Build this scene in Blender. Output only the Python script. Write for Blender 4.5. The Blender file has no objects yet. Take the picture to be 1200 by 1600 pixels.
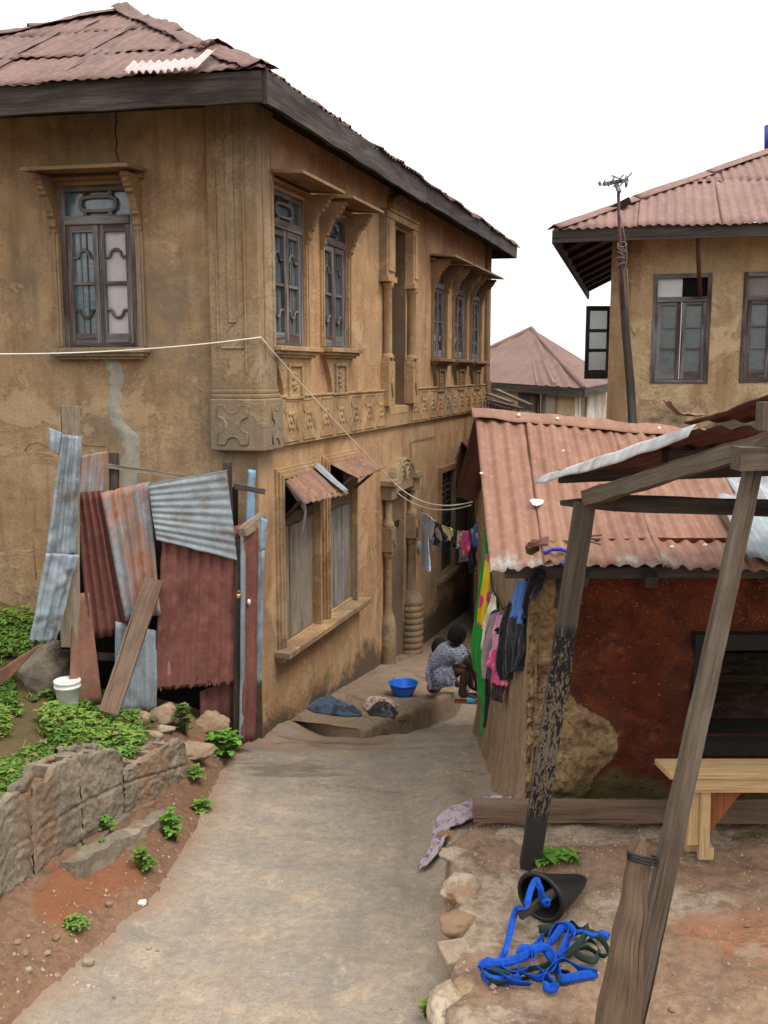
import bpy, bmesh, math, random
from mathutils import Vector as V, Matrix, noise
random.seed(7)
R = math.radians
sc = bpy.context.scene
col = sc.collection
U = random.uniform

# ------------------------------------------------------------------ camera (eye at the origin)
FPX = 1500.0
PIT = math.atan(219 / FPX)
cP, sP = math.cos(PIT), math.sin(PIT)
cam = bpy.data.cameras.new('camera'); camo = bpy.data.objects.new('camera', cam); col.objects.link(camo)
cam.sensor_fit = 'VERTICAL'; cam.sensor_height = 36.0; cam.lens = FPX / 1600 * 36
cam.clip_start = 0.05; cam.clip_end = 3000
camo.location = (0, 0, 0); camo.rotation_euler = (math.pi / 2 - PIT, 0, 0)
sc.camera = camo

def ray(u, v): return V((u - 600, FPX * cP - (v - 800) * sP, -FPX * sP - (v - 800) * cP))
def atY(u, v, Y): r = ray(u, v); return r * (Y / r.y)
def atZ(u, v, Z): r = ray(u, v); return r * (Z / r.z)
def lerp(a, b, t): return a + (b - a) * t
def sstep(t): t = min(1, max(0, t)); return t * t * (3 - 2 * t)
def interp(tab, x):
    if x <= tab[0][0]: return tab[0][1]
    for (a, va), (b, vb) in zip(tab, tab[1:]):
        if x <= b: return va + (vb - va) * (x - a) / (b - a)
    return tab[-1][1]
def nz(p, s=1.0, o=0.0): return noise.noise(V((p[0] * s + o, p[1] * s + o * .7, p[2] * s - o)))
def fbm(p, s=1.0, o=0.0, oct=4):
    a, t = 1.0, 0.0
    for i in range(oct):
        t += a * nz(p, s, o + i * 7.3); s *= 2.1; a *= .5
    return t

class Fac:
    """a vertical plane: s runs along it, n out of it, z up (world heights)"""
    def __init__(s, O, d, side):
        s.O = V((O[0], O[1], 0)); s.d = V((d[0], d[1], 0)).normalized(); s.n = V((s.d.y, -s.d.x, 0)) * side
    def P(s, a, z, n=0.0): return s.O + s.d * a + s.n * n + V((0, 0, z))
    def px(s, u, v, n=0.0):
        r = ray(u, v); O = s.O + s.n * n; q = r * (O.dot(s.n) / r.dot(s.n))
        return (q - s.O).dot(s.d), q.z

# ------------------------------------------------------------------ mesh builder
class MB:
    def __init__(s):
        s.bm = bmesh.new(); s.uvl = s.bm.loops.layers.uv.new('UVMap')
    def face(s, pts, uvs=None, mi=0):
        vs = [s.bm.verts.new(p) for p in pts]
        try: f = s.bm.faces.new(vs)
        except ValueError: return None
        f.material_index = mi
        if uvs is not None:
            for l, t in zip(f.loops, uvs): l[s.uvl].uv = t
        return f
    def hexa(s, c, uo=None, mi=0):
        # c: 8 corners, 0-3 start cap (ring), 4-7 end cap; u along the length
        vs = [s.bm.verts.new(p) for p in c]
        L = (V(c[4]) - V(c[0])).length; o = U(0, 50) if uo is None else uo
        per = [0]
        for i in range(4): per.append(per[-1] + (V(c[(i + 1) % 4]) - V(c[i])).length)
        for i in range(4):
            j = (i + 1) % 4
            f = s.bm.faces.new((vs[i], vs[j], vs[4 + j], vs[4 + i])); f.material_index = mi
            for l, t in zip(f.loops, ((o, per[i] + o), (o, per[i + 1] + o), (o + L, per[i + 1] + o), (o + L, per[i] + o))): l[s.uvl].uv = t
        for q, r in (((3, 2, 1, 0), 0), ((4, 5, 6, 7), L)):
            f = s.bm.faces.new([vs[k] for k in q]); f.material_index = mi
            for l, k in zip(f.loops, q): l[s.uvl].uv = (o + r + (0.02 if k in (1, 2, 5, 6) else 0), o + per[k % 4])
    def beam(s, p0, p1, w, h, up=(0, 0, 1), w1=None, h1=None, seg=1, jit=0.0, mi=0):
        p0, p1 = V(p0), V(p1); ax = (p1 - p0).normalized(); upv = V(up)
        side = ax.cross(upv)
        if side.length < 1e-4: side = ax.cross(V((0, 1, 0)))
        side.normalize(); upv = side.cross(ax).normalized()
        w1 = w if w1 is None else w1; h1 = h if h1 is None else h1
        if seg == 1:
            cs = []
            for p, ww, hh in ((p0, w, h), (p1, w1, h1)):
                cs += [p - side * ww / 2 - upv * hh / 2, p + side * ww / 2 - upv * hh / 2, p + side * ww / 2 + upv * hh / 2, p - side * ww / 2 + upv * hh / 2]
            s.hexa(cs, mi=mi); return
        rings = []; o = U(0, 50); L = (p1 - p0).length
        for i in range(seg + 1):
            t = i / seg; ww = lerp(w, w1, t); hh = lerp(h, h1, t); p = p0.lerp(p1, t)
            rr = []
            for a, b in ((-1, -1), (0, -1.0), (1, -1), (1, 0), (1, 1), (0, 1), (-1, 1), (-1, 0)):
                q = p + side * (a * ww / 2) + upv * (b * hh / 2)
                d = jit * nz(q, 9, o) ; e = jit * nz(q, 9, o + 20)
                rr.append(s.bm.verts.new(q + side * d + upv * e))
            rings.append(rr)
        per = [0]; offs = (w / 2, w / 2, h / 2, h / 2, w / 2, w / 2, h / 2, h / 2)
        for k in offs: per.append(per[-1] + k)
        for i in range(seg):
            for k in range(8):
                j = (k + 1) % 8
                f = s.bm.faces.new((rings[i][k], rings[i][j], rings[i + 1][j], rings[i + 1][k])); f.material_index = mi
                u0, u1 = o + L * i / seg, o + L * (i + 1) / seg
                for l, t in zip(f.loops, ((u0, o + per[k]), (u0, o + per[k + 1]), (u1, o + per[k + 1]), (u1, o + per[k]))): l[s.uvl].uv = t
        for rr, u0 in ((rings[0][::-1], o), (rings[-1], o + L)):
            f = s.bm.faces.new(rr); f.material_index = mi
            for l in f.loops: l[s.uvl].uv = (u0 + U(0, .01), o + U(0, .05))
    def box(s, fr, s0, s1, z0, z1, n0, n1, horiz=None, mi=0):
        # box on a facade; u runs along the longer of (s, z)
        hz = (s1 - s0) >= (z1 - z0) if horiz is None else horiz
        P = fr.P
        if hz: c = [P(s0, z0, n0), P(s0, z0, n1), P(s0, z1, n1), P(s0, z1, n0), P(s1, z0, n0), P(s1, z0, n1), P(s1, z1, n1), P(s1, z1, n0)]
        else: c = [P(s0, z0, n0), P(s1, z0, n0), P(s1, z0, n1), P(s0, z0, n1), P(s0, z1, n0), P(s1, z1, n0), P(s1, z1, n1), P(s0, z1, n1)]
        s.hexa(c, mi=mi)
    def prism(s, poly, fn, n0, n1, mi=0):
        # poly: 2-D outline; fn(a, b, n) -> world
        a = [s.bm.verts.new(fn(x, y, n0)) for x, y in poly]; b = [s.bm.verts.new(fn(x, y, n1)) for x, y in poly]
        k = len(poly); o = U(0, 30)
        for i in range(k):
            j = (i + 1) % k
            f = s.bm.faces.new((a[i], a[j], b[j], b[i])); f.material_index = mi
            for l, t in zip(f.loops, ((poly[i][1] + o, 0), (poly[j][1] + o, 0), (poly[j][1] + o, n1 - n0), (poly[i][1] + o, n1 - n0))): l[s.uvl].uv = t
        for vs in (a[::-1], b):
            f = s.bm.faces.new(vs); f.material_index = mi
            pp = poly[::-1] if vs is not b else poly
            for l, t in zip(f.loops, pp): l[s.uvl].uv = (t[1] + o, t[0] + o)
    def tube(s, path, r, n=6, closed=False, mi=0, r1=None):
        path = [V(p) for p in path]; rings = []; K = len(path); ln = 0
        prev = None; lens = []
        for i, p in enumerate(path):
            a = path[i - 1] if (i > 0 or closed) else p; b = path[(i + 1) % K] if (i < K - 1 or closed) else p
            t = (b - a).normalized()
            if prev is None:
                q = t.orthogonal().normalized()
            else:
                q = (prev - t * prev.dot(t))
                q = q.normalized() if q.length > 1e-6 else t.orthogonal().normalized()
            prev = q; w = t.cross(q)
            rr = r if r1 is None else lerp(r, r1, i / max(1, K - 1))
            if callable(r): rr = r(i / max(1, K - 1))
            rings.append([s.bm.verts.new(p + (q * math.cos(2 * math.pi * k / n) + w * math.sin(2 * math.pi * k / n)) * rr) for k in range(n)])
            if i: ln += (p - path[i - 1]).length
            lens.append(ln)
        o = U(0, 20)
        for i in range(K if closed else K - 1):
            A, B = rings[i], rings[(i + 1) % K]
            for k in range(n):
                j = (k + 1) % n
                f = s.bm.faces.new((A[k], A[j], B[j], B[k])); f.smooth = True; f.material_index = mi
                u0, u1 = o + lens[i], o + (lens[i + 1] if i + 1 < K else lens[i] + .05)
                for l, t in zip(f.loops, ((u0, k * .03), (u0, k * .03 + .03), (u1, k * .03 + .03), (u1, k * .03))): l[s.uvl].uv = t
        if not closed:
            for rr in (rings[0][::-1], rings[-1]):
                f = s.bm.faces.new(rr); f.material_index = mi
    def lathe(s, base, prof, n=20, ax=(0, 0, 1), sx=1.0, mi=0, smooth=True, xdir=None):
        ax = V(ax).normalized(); q = V(xdir).normalized() if xdir is not None else ax.orthogonal().normalized(); w = ax.cross(q); base = V(base)
        rings = []
        for r, h in prof:
            rings.append([s.bm.verts.new(base + ax * h + (q * math.cos(2 * math.pi * k / n) * sx + w * math.sin(2 * math.pi * k / n)) * max(r, 1e-4)) for k in range(n)])
        for i in range(len(rings) - 1):
            for k in range(n):
                j = (k + 1) % n
                f = s.bm.faces.new((rings[i][k], rings[i][j], rings[i + 1][j], rings[i + 1][k])); f.smooth = smooth; f.material_index = mi
                for l, t in zip(f.loops, ((prof[i][1], k / n), (prof[i][1], (k + 1) / n), (prof[i + 1][1], (k + 1) / n), (prof[i + 1][1], k / n))): l[s.uvl].uv = t
        for rr in (rings[0][::-1], rings[-1]):
            f = s.bm.faces.new(rr); f.material_index = mi
    def grid(s, fn, nu, nv, uvfn=None, keep=None, smooth=True, mi=0, closed_u=False):
        vs = [[s.bm.verts.new(fn(i / nu, j / nv)) for j in range(nv + 1)] for i in range(nu + (0 if closed_u else 1))]
        K = len(vs)
        for i in range(nu):
            for j in range(nv):
                if keep and not keep((i + .5) / nu, (j + .5) / nv): continue
                i2 = (i + 1) % K
                f = s.bm.faces.new((vs[i][j], vs[i2][j], vs[i2][j + 1], vs[i][j + 1])); f.smooth = smooth; f.material_index = mi
                for l, (a, b) in zip(f.loops, ((i, j), (i + 1, j), (i + 1, j + 1), (i, j + 1))):
                    l[s.uvl].uv = uvfn(a / nu, b / nv) if uvfn else (a / nu, b / nv)
        return vs
    def build(s, name, mat, parent=None, smooth=None, bevel=0.0, solid=0.0, sub=0, recalc=False):
        bm = s.bm
        loose = [v for v in bm.verts if not v.link_faces]
        if loose: bmesh.ops.delete(bm, geom=loose, context='VERTS')
        if recalc: bmesh.ops.recalc_face_normals(bm, faces=bm.faces)
        if smooth is not None:
            for f in bm.faces: f.smooth = smooth
        me = bpy.data.meshes.new(name)
        if parent is not None:
            off = V((0, 0, 0)); q = parent
            while q is not None: off += q.location; q = q.parent
        else:
            if len(bm.verts):
                lo = V((min(v.co.x for v in bm.verts), min(v.co.y for v in bm.verts), min(v.co.z for v in bm.verts)))
                hi = V((max(v.co.x for v in bm.verts), max(v.co.y for v in bm.verts), max(v.co.z for v in bm.verts)))
                off = V(((lo.x + hi.x) / 2, (lo.y + hi.y) / 2, lo.z))
            else: off = V((0, 0, 0))
        bmesh.ops.translate(bm, verts=bm.verts, vec=-off)
        bm.to_mesh(me); bm.free()
        o = bpy.data.objects.new(name, me); col.objects.link(o)
        if parent is not None: o.parent = parent
        else: o.location = off
        for m in (mat if isinstance(mat, (list, tuple)) else [mat]): me.materials.append(m)
        if solid:
            m = o.modifiers.new('thickness', 'SOLIDIFY'); m.thickness = abs(solid); m.offset = 0 if solid > 0 else -1
        if sub:
            m = o.modifiers.new('sub', 'SUBSURF'); m.levels = sub; m.render_levels = sub
        if bevel:
            m = o.modifiers.new('bevel', 'BEVEL'); m.width = bevel; m.segments = 2; m.limit_method = 'ANGLE'; m.angle_limit = R(40); m.harden_normals = False
        return o

def tag(o, label=None, cat=None, group=None, kind=None):
    if label: o['label'] = label
    if cat: o['category'] = cat
    if group: o['group'] = group
    if kind: o['kind'] = kind
    return o
def empty(name, loc, label, cat, group=None):
    o = bpy.data.objects.new(name, None); col.objects.link(o); o.location = V(loc); o.empty_display_size = .1
    return tag(o, label, cat, group)

def wall(mb, fr, s0, s1, z0, z1, holes, n=0.0, depth=.18, sub=0.0, mi=0, top=None):
    """wall face with real openings and their reveals"""
    ss = sorted(set([s0, s1] + [h[0] for h in holes] + [h[1] for h in holes])); zs = sorted(set([z0, z1] + [h[2] for h in holes] + [h[3] for h in holes]))
    for a, b in zip(ss, ss[1:]):
        for c, d in zip(zs, zs[1:]):
            m = ((a + b) / 2, (c + d) / 2)
            if any(h[0] < m[0] < h[1] and h[2] < m[1] < h[3] for h in holes): continue
            mb.face([fr.P(a, c, n), fr.P(b, c, n), fr.P(b, d, n), fr.P(a, d, n)], [(a, c), (b, c), (b, d), (a, d)], mi)
    for h in holes:
        a, b, c, d = h[:4]; dp = h[4] if len(h) > 4 else depth
        for p, q in (((a, c), (b, c)), ((b, c), (b, d)), ((b, d), (a, d)), ((a, d), (a, c))):
            mb.face([fr.P(*p, n), fr.P(*p, n - dp), fr.P(*q, n - dp), fr.P(*q, n)], [p, p, q, q], mi)

def sheet(mb, c, ribs, amp=.009, nv=14, per=8, dent=.01, ragged=(0, 0, 0, 0), holes=(), off=None, sag=0.0, crumple=0.0, lift=None, useed=None, warp=None, mi=0, along_v=True):
    """corrugated sheet. c = corners p00 (u0,v0), p10 (u1,v0), p11, p01; ribs run along v"""
    c = [V(p) for p in c]
    nrm = ((c[1] - c[0]).cross(c[3] - c[0])).normalized()
    Lu = ((c[1] - c[0]).length + (c[2] - c[3]).length) / 2; Lv = ((c[3] - c[0]).length + (c[2] - c[1]).length) / 2
    o = U(0, 90) if useed is None else useed
    nu = max(4, int(ribs * per))
    def fn(u, v):
        # ragged ends: move the border rows / columns
        uu, vv = u, v
        if ragged[0] and v < .5 / nv: vv = v + abs(nz((u * 9, 0, o), 1) * ragged[0] + nz((u * 31, 3, o), 1) * ragged[0] * .5)
        if ragged[1] and v > 1 - .5 / nv: vv = v - abs(nz((u * 9, 5, o), 1) * ragged[1] + nz((u * 31, 8, o), 1) * ragged[1] * .5)
        if ragged[2] and u < .5 / nu: uu = u + abs(nz((v * 7, 11, o), 1)) * ragged[2]
        if ragged[3] and u > 1 - .5 / nu: uu = u - abs(nz((v * 7, 15, o), 1)) * ragged[3]
        p = c[0].lerp(c[1], uu).lerp(c[3].lerp(c[2], uu), vv)
        d = amp * math.sin(2 * math.pi * ribs * u)
        d += dent * fbm((u * Lu, v * Lv, o), 2.2, 0, 3)
        d -= sag * math.sin(math.pi * v)
        if crumple: d += crumple * abs(nz((u * Lu * 1.5, v * Lv, o), 5.5)) + crumple * .5 * abs(nz((u * Lu, v * Lv, o + 9), 13))
        if lift: d += lift(u, v)
        p = p + nrm * d
        if warp: p = p + warp(u, v)
        return p
    def keep(u, v):
        for (hu, hv, hr) in holes:
            dx, dy = (u - hu) * Lu, (v - hv) * Lv
            if math.hypot(dx, dy) < hr * (1 + .7 * nz((u * 40, v * 40, o), 1)): return False
        return True
    mb.grid(fn, nu, nv, lambda u, v: (u * Lu + o, v * Lv + o), keep if holes else None, True, mi)
# ------------------------------------------------------------------ materials
class NT:
    def __init__(s, name):
        s.m = bpy.data.materials.new(name); s.m.use_nodes = True
        s.t = s.m.node_tree; s.N = s.t.nodes; s.L = s.t.links; s.N.clear()
        s.out = s.N.new('ShaderNodeOutputMaterial'); s.b = s.N.new('ShaderNodeBsdfPrincipled')
        s.L.new(s.b.outputs[0], s.out.inputs[0]); s._c = None
    def set(s, sock, v):
        if hasattr(v, 'is_output'): s.L.new(v, sock)
        else: sock.default_value = v
    def coord(s, which='Object'):
        if s._c is None: s._c = s.N.new('ShaderNodeTexCoord')
        return s._c.outputs[which]
    def world(s):
        if not hasattr(s, '_g'): s._g = s.N.new('ShaderNodeNewGeometry')
        return s._g.outputs['Position']
    def map(s, vec, sc=(1, 1, 1), loc=(0, 0, 0), rot=(0, 0, 0)):
        n = s.N.new('ShaderNodeMapping'); s.L.new(vec, n.inputs[0])
        n.inputs['Scale'].default_value = sc; n.inputs['Location'].default_value = loc; n.inputs['Rotation'].default_value = rot
        return n.outputs[0]
    def noise(s, vec, scale, detail=5, rough=.6, dist=0.0, col=False):
        n = s.N.new('ShaderNodeTexNoise'); s.L.new(vec, n.inputs['Vector'])
        n.inputs['Scale'].default_value = scale; n.inputs['Detail'].default_value = detail; n.inputs['Roughness'].default_value = rough; n.inputs['Distortion'].default_value = dist
        return n.outputs['Color' if col else 'Fac']
    def voro(s, vec, scale, feat='F1', out='Distance', rnd=1.0):
        n = s.N.new('ShaderNodeTexVoronoi'); n.feature = feat; s.L.new(vec, n.inputs['Vector']); n.inputs['Scale'].default_value = scale; n.inputs['Randomness'].default_value = rnd
        return n.outputs[out]
    def ramp(s, f, *st, mode='LINEAR'):
        n = s.N.new('ShaderNodeValToRGB'); s.L.new(f, n.inputs[0]); e = n.color_ramp.elements; n.color_ramp.interpolation = mode
        while len(e) < len(st): e.new(.5)
        for k, (p, c) in zip(e, st): 
            k.position = p; k.color = (c, c, c, 1) if isinstance(c, (int, float)) else (*c[:3], 1)
        return n.outputs[0]
    def mix(s, f, a, b, mode='MIX'):
        n = s.N.new('ShaderNodeMix'); n.data_type = 'RGBA'; n.blend_type = mode; n.clamp_factor = True
        for k, v in ((0, f), (6, a), (7, b)):
            if hasattr(v, 'is_output'): s.L.new(v, n.inputs[k])
            elif k == 0: n.inputs[0].default_value = v
            else: n.inputs[k].default_value = (v, v, v, 1) if isinstance(v, (int, float)) else (*v[:3], 1)
        return n.outputs[2]
    def math(s, op, a, b=0.0, c=None):
        n = s.N.new('ShaderNodeMath'); n.operation = op
        s.set(n.inputs[0], a); s.set(n.inputs[1], b)
        if c is not None: s.set(n.inputs[2], c)
        return n.outputs[0]
    def sep(s, vec):
        n = s.N.new('ShaderNodeSeparateXYZ'); s.L.new(vec, n.inputs[0]); return n.outputs
    def comb(s, x, y, z):
        n = s.N.new('ShaderNodeCombineXYZ')
        for i, v in enumerate((x, y, z)): s.set(n.inputs[i], v)
        return n.outputs[0]
    def rng(s, v, a, b, c=0.0, d=1.0):
        n = s.N.new('ShaderNodeMapRange'); s.L.new(v, n.inputs[0])
        for i, k in enumerate((a, b, c, d)): n.inputs[1 + i].default_value = k
        return n.outputs[0]
    def attr(s, name):
        n = s.N.new('ShaderNodeAttribute'); n.attribute_name = name; return n.outputs
    def bump(s, h, st=.3, dist=.01, prev=None):
        n = s.N.new('ShaderNodeBump'); s.L.new(h, n.inputs['Height']); n.inputs['Strength'].default_value = st; n.inputs['Distance'].default_value = dist
        if prev is not None: s.L.new(prev, n.inputs['Normal'])
        return n.outputs[0]
    def done(s, colr, rough=.9, nrm=None, metal=0.0, spec=.3, **kw):
        if not hasattr(colr, 'is_output'): colr = (*colr[:3], 1)
        s.set(s.b.inputs['Base Color'], colr); s.set(s.b.inputs['Roughness'], rough); s.set(s.b.inputs['Metallic'], metal); s.b.inputs['Specular IOR Level'].default_value = spec
        if nrm is not None: s.L.new(nrm, s.b.inputs['Normal'])
        for k, v in kw.items(): s.set(s.b.inputs[k.replace('_', ' ')], v)
        return s.m

def m_plaster(name, base=(.34, .188, .088), dark=(.14, .085, .05), pale=(.44, .285, .155), pits=1.0, streak=.5, damp=None, rough_patch=0.0, grey=(.13, .115, .09)):
    t = NT(name); p = t.world()
    big = t.noise(p, .9, 6, .65, .4); mid = t.noise(p, 4.5, 6, .65); fin = t.noise(p, 38, 5, .7)
    sv = t.map(p, (9, 9, .7)); stv = t.noise(sv, 1.3, 6, .62, .2)
    c = t.mix(t.ramp(big, (.3, 0), (.7, 1)), base, pale)
    c = t.mix(t.ramp(mid, (.35, .75), (.62, 0)), c, tuple(b * .72 for b in base))
    c = t.mix(t.math('MULTIPLY', t.ramp(stv, (.5, 0), (.72, 1)), streak), c, dark)
    c = t.mix(t.math('MULTIPLY', t.math('MULTIPLY', t.ramp(fin, (.4, .7), (.56, 0)), t.ramp(t.noise(p, 2.1, 4, .6), (.4, .15), (.62, 1))), .75), c, dark)
    pit = t.ramp(t.voro(p, 26), (.02, 1), (.16, 0)); pm = t.math('MULTIPLY', pit, t.ramp(mid, (.42, 0), (.6, 1)))
    c = t.mix(t.math('MULTIPLY', pm, .75 * pits), c, (.09, .055, .03))
    # grey-green weathering patches
    gp = t.noise(t.map(p, (1, 1, .8), (3, 7, 1)), 1.0, 9, .72, .5)
    c = t.mix(t.math('MULTIPLY', t.ramp(gp, (.5, 0), (.62, 1)), .6), c, grey)
    # rusty brown runs
    rp = t.noise(t.map(p, (1.6, 1.6, .35), (11, 2, 4)), 1.7, 5, .6)
    c = t.mix(t.math('MULTIPLY', t.ramp(rp, (.53, 0), (.66, 1)), .6), c, (.2, .09, .035))
    wp = t.noise(t.map(p, (1, 1, 1.1), (31, 12, 4)), 1.5, 9, .75, .6)
    c = t.mix(t.math('MULTIPLY', t.ramp(wp, (.54, 0), (.6, 1)), .55), c, pale)
    if damp:
        z = t.sep(p)[2]; y = t.sep(p)[1]
        zz = t.math('ADD', z, t.math('MULTIPLY', y, damp[2]))
        e = t.math('ADD', t.rng(zz, damp[0], damp[1], 1, 0), t.math('MULTIPLY', t.math('SUBTRACT', t.noise(t.map(p, (1.0, 1.0, 1.1)), 1.3, 9, .74, .5), .5), 2.4))
        c = t.mix(t.math('MULTIPLY', t.ramp(e, (.42, 0), (.75, 1)), .85), c, (.058, .05, .038))
    h = t.math('ADD', t.math('MULTIPLY', mid, .6), t.math('MULTIPLY', fin, .35)); h = t.math('ADD', h, t.math('MULTIPLY', t.ramp(wp, (.54, 0), (.58, 1)), .35)); h = t.math('SUBTRACT', h, t.math('MULTIPLY', pm, .5))
    n = t.bump(h, .55, .02 * pits + .008)
    return t.done(c, .95, n, spec=.15)

def m_wood(name, a=(.12, .075, .045), b=(.05, .035, .025), grey=(.2, .18, .16), gamt=.5, crack=.8, green=0.0, gs=1.0):
    t = NT(name); uv = t.coord('UV')
    g = t.noise(t.map(uv, (1.6, 38 * gs, 1)), 1.0, 6, .62, .7); g2 = t.noise(t.map(uv, (.7, 7, 1), (4, 2, 0)), 1.0, 4, .6, 1.2)
    fine = t.noise(t.map(uv, (5, 160, 1)), 1.0, 3, .6)
    c = t.mix(t.ramp(g, (.3, 0), (.7, 1)), b, a)
    c = t.mix(t.math('MULTIPLY', t.ramp(g2, (.4, 0), (.65, 1)), gamt), c, grey)
    c = t.mix(t.math('MULTIPLY', t.ramp(fine, (.48, 0), (.7, 1)), .6), c, tuple(k * .35 for k in b))
    cr = t.noise(t.map(uv, (.9, 55, 1), (9, 1, 0)), 1.0, 2, .5, .3); crm = t.ramp(cr, (.66, 0), (.7, 1))
    c = t.mix(t.math('MULTIPLY', crm, crack), c, (.012, .01, .008))
    p = t.world(); st = t.noise(p, 3.1, 6, .7)
    c = t.mix(t.math('MULTIPLY', t.ramp(st, (.5, 0), (.7, 1)), .45), c, tuple(k * .55 for k in b))
    if green: c = t.mix(t.math('MULTIPLY', t.ramp(t.noise(p, 6, 5, .7), (.52, 0), (.66, 1)), green), c, (.05, .06, .02))
    h = t.math('SUBTRACT', t.math('ADD', g, t.math('MULTIPLY', fine, .4)), crm)
    return t.done(c, .85, t.bump(h, .6, .006), spec=.25)

def m_rust(name, rust=(.26, .115, .075), dark=(.11, .045, .03), pale=(.36, .2, .15), galv=0.0, gcol=(.33, .36, .38), orange=(.36, .13, .03), streak=.5, metal=.0, scale=1.0, gstreak=True):
    t = NT(name); uv = t.coord('UV')
    n1 = t.noise(t.map(uv, (2.6 * scale, .8 * scale, 1)), 1.6, 7, .66, .3); n2 = t.noise(uv, 14 * scale, 6, .7); st = t.noise(t.map(uv, (22, 1.1, 1), (3, 1, 0)), 1.0, 5, .6)
    n3 = t.noise(uv, 60, 4, .7)
    c = t.mix(t.ramp(n1, (.32, 0), (.68, 1)), dark, rust)
    c = t.mix(t.math('MULTIPLY', t.ramp(n2, (.46, 0), (.68, 1)), .6), c, pale)
    c = t.mix(t.math('MULTIPLY', t.ramp(st, (.48, 0), (.7, 1)), streak), c, dark)
    c = t.mix(t.math('MULTIPLY', t.ramp(n3, (.5, 0), (.7, 1)), .35), c, tuple(k * .6 for k in dark))
    mt = 0.0
    if galv:
        gm = t.noise(t.map(uv, (1.9, .7, 1) if gstreak else (1.2, 1.2, 1), (8, 3, 0)), 1.5, 8, .7, .4)
        g = t.ramp(gm, (1 - galv - .1, 0), (1 - galv + .1, 1))
        gc = t.mix(t.ramp(n2, (.35, 0), (.65, 1)), tuple(k * .72 for k in gcol), gcol)
        gc = t.mix(t.math('MULTIPLY', t.ramp(st, (.46, 0), (.64, 1)), .6), gc, tuple(k * .4 for k in gcol))
        gc = t.mix(t.math('MULTIPLY', t.ramp(t.noise(t.map(uv, (3.5, 2.2, 1), (1, 8, 0)), 1.4, 7, .72), (.5, 0), (.63, 1)), .6), gc, (.12, .085, .06))
        edge = t.ramp(gm, (1 - galv - .16, 0), (1 - galv - .05, 1), (1 - galv + .1, 0))
        c = t.mix(g, t.mix(t.math('MULTIPLY', edge, .7), c, orange), gc); mt = t.math('MULTIPLY', g, .25)
    h = t.math('ADD', n2, t.math('MULTIPLY', n3, .3))
    return t.done(c, .72, t.bump(h, .3, .004), metal=mt, spec=.3)

def m_simple(name, c, var=.25, rough=.8, scale=20, bump=.2, spec=.3, metal=0.0, **kw):
    t = NT(name); p = t.coord('Object')
    f = t.noise(p, scale, 5, .65); g = t.noise(p, scale * .18, 4, .6)
    k = t.mix(t.ramp(f, (.3, 0), (.7, 1)), tuple(x * (1 - var) for x in c), tuple(min(1, x * (1 + var * .6)) for x in c))
    k = t.mix(t.math('MULTIPLY', t.ramp(g, (.4, 0), (.7, 1)), var), k, tuple(x * .55 for x in c))
    return t.done(k, rough, t.bump(f, bump, .004) if bump else None, spec=spec, metal=metal, **kw)

def m_cloth(name, c, c2=None, scale=9, thr=.5, kind='noise', rough=.95, weave=True, c3=None):
    t = NT(name); p = t.coord('Object'); uv = t.coord('UV')
    base = t.mix(t.ramp(t.noise(p, 5, 4, .6), (.3, 0), (.7, 1)), tuple(x * .72 for x in c), c)
    if c2:
        if kind == 'stripe':
            w = t.N.new('ShaderNodeTexWave'); w.bands_direction = 'X'; t.L.new(uv, w.inputs[0]); w.inputs['Scale'].default_value = scale; w.inputs['Distortion'].default_value = .4; f = w.outputs['Fac']
        elif kind == 'spots': f = t.math('SUBTRACT', 1.0, t.voro(p, scale))
        elif kind == 'scroll':
            f = t.N.new('ShaderNodeTexWave'); f.wave_type = 'RINGS'; t.L.new(t.map(p, (1, 1, 1)), f.inputs[0]); f.inputs['Scale'].default_value = scale; f.inputs['Distortion'].default_value = 14; f.inputs['Detail'].default_value = 2; f.inputs['Detail Scale'].default_value = 1.4; f = f.outputs['Fac']
        else: f = t.noise(p, scale, 3, .5, .6)
        base = t.mix(t.ramp(f, (thr - .03, 0), (thr + .03, 1)), base, c2)
        if c3: base = t.mix(t.ramp(t.noise(p, scale * .7, 3, .5), (.56, 0), (.6, 1)), base, c3)
    h = t.noise(p, 260, 2, .5) if weave else t.noise(p, 40, 3, .6)
    wr = t.noise(p, 14, 4, .6, .8)
    n = t.bump(wr, .5, .02); n = t.bump(h, .2, .001, n)
    return t.done(base, rough, n, spec=.1, Sheen_Weight=.15)

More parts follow.
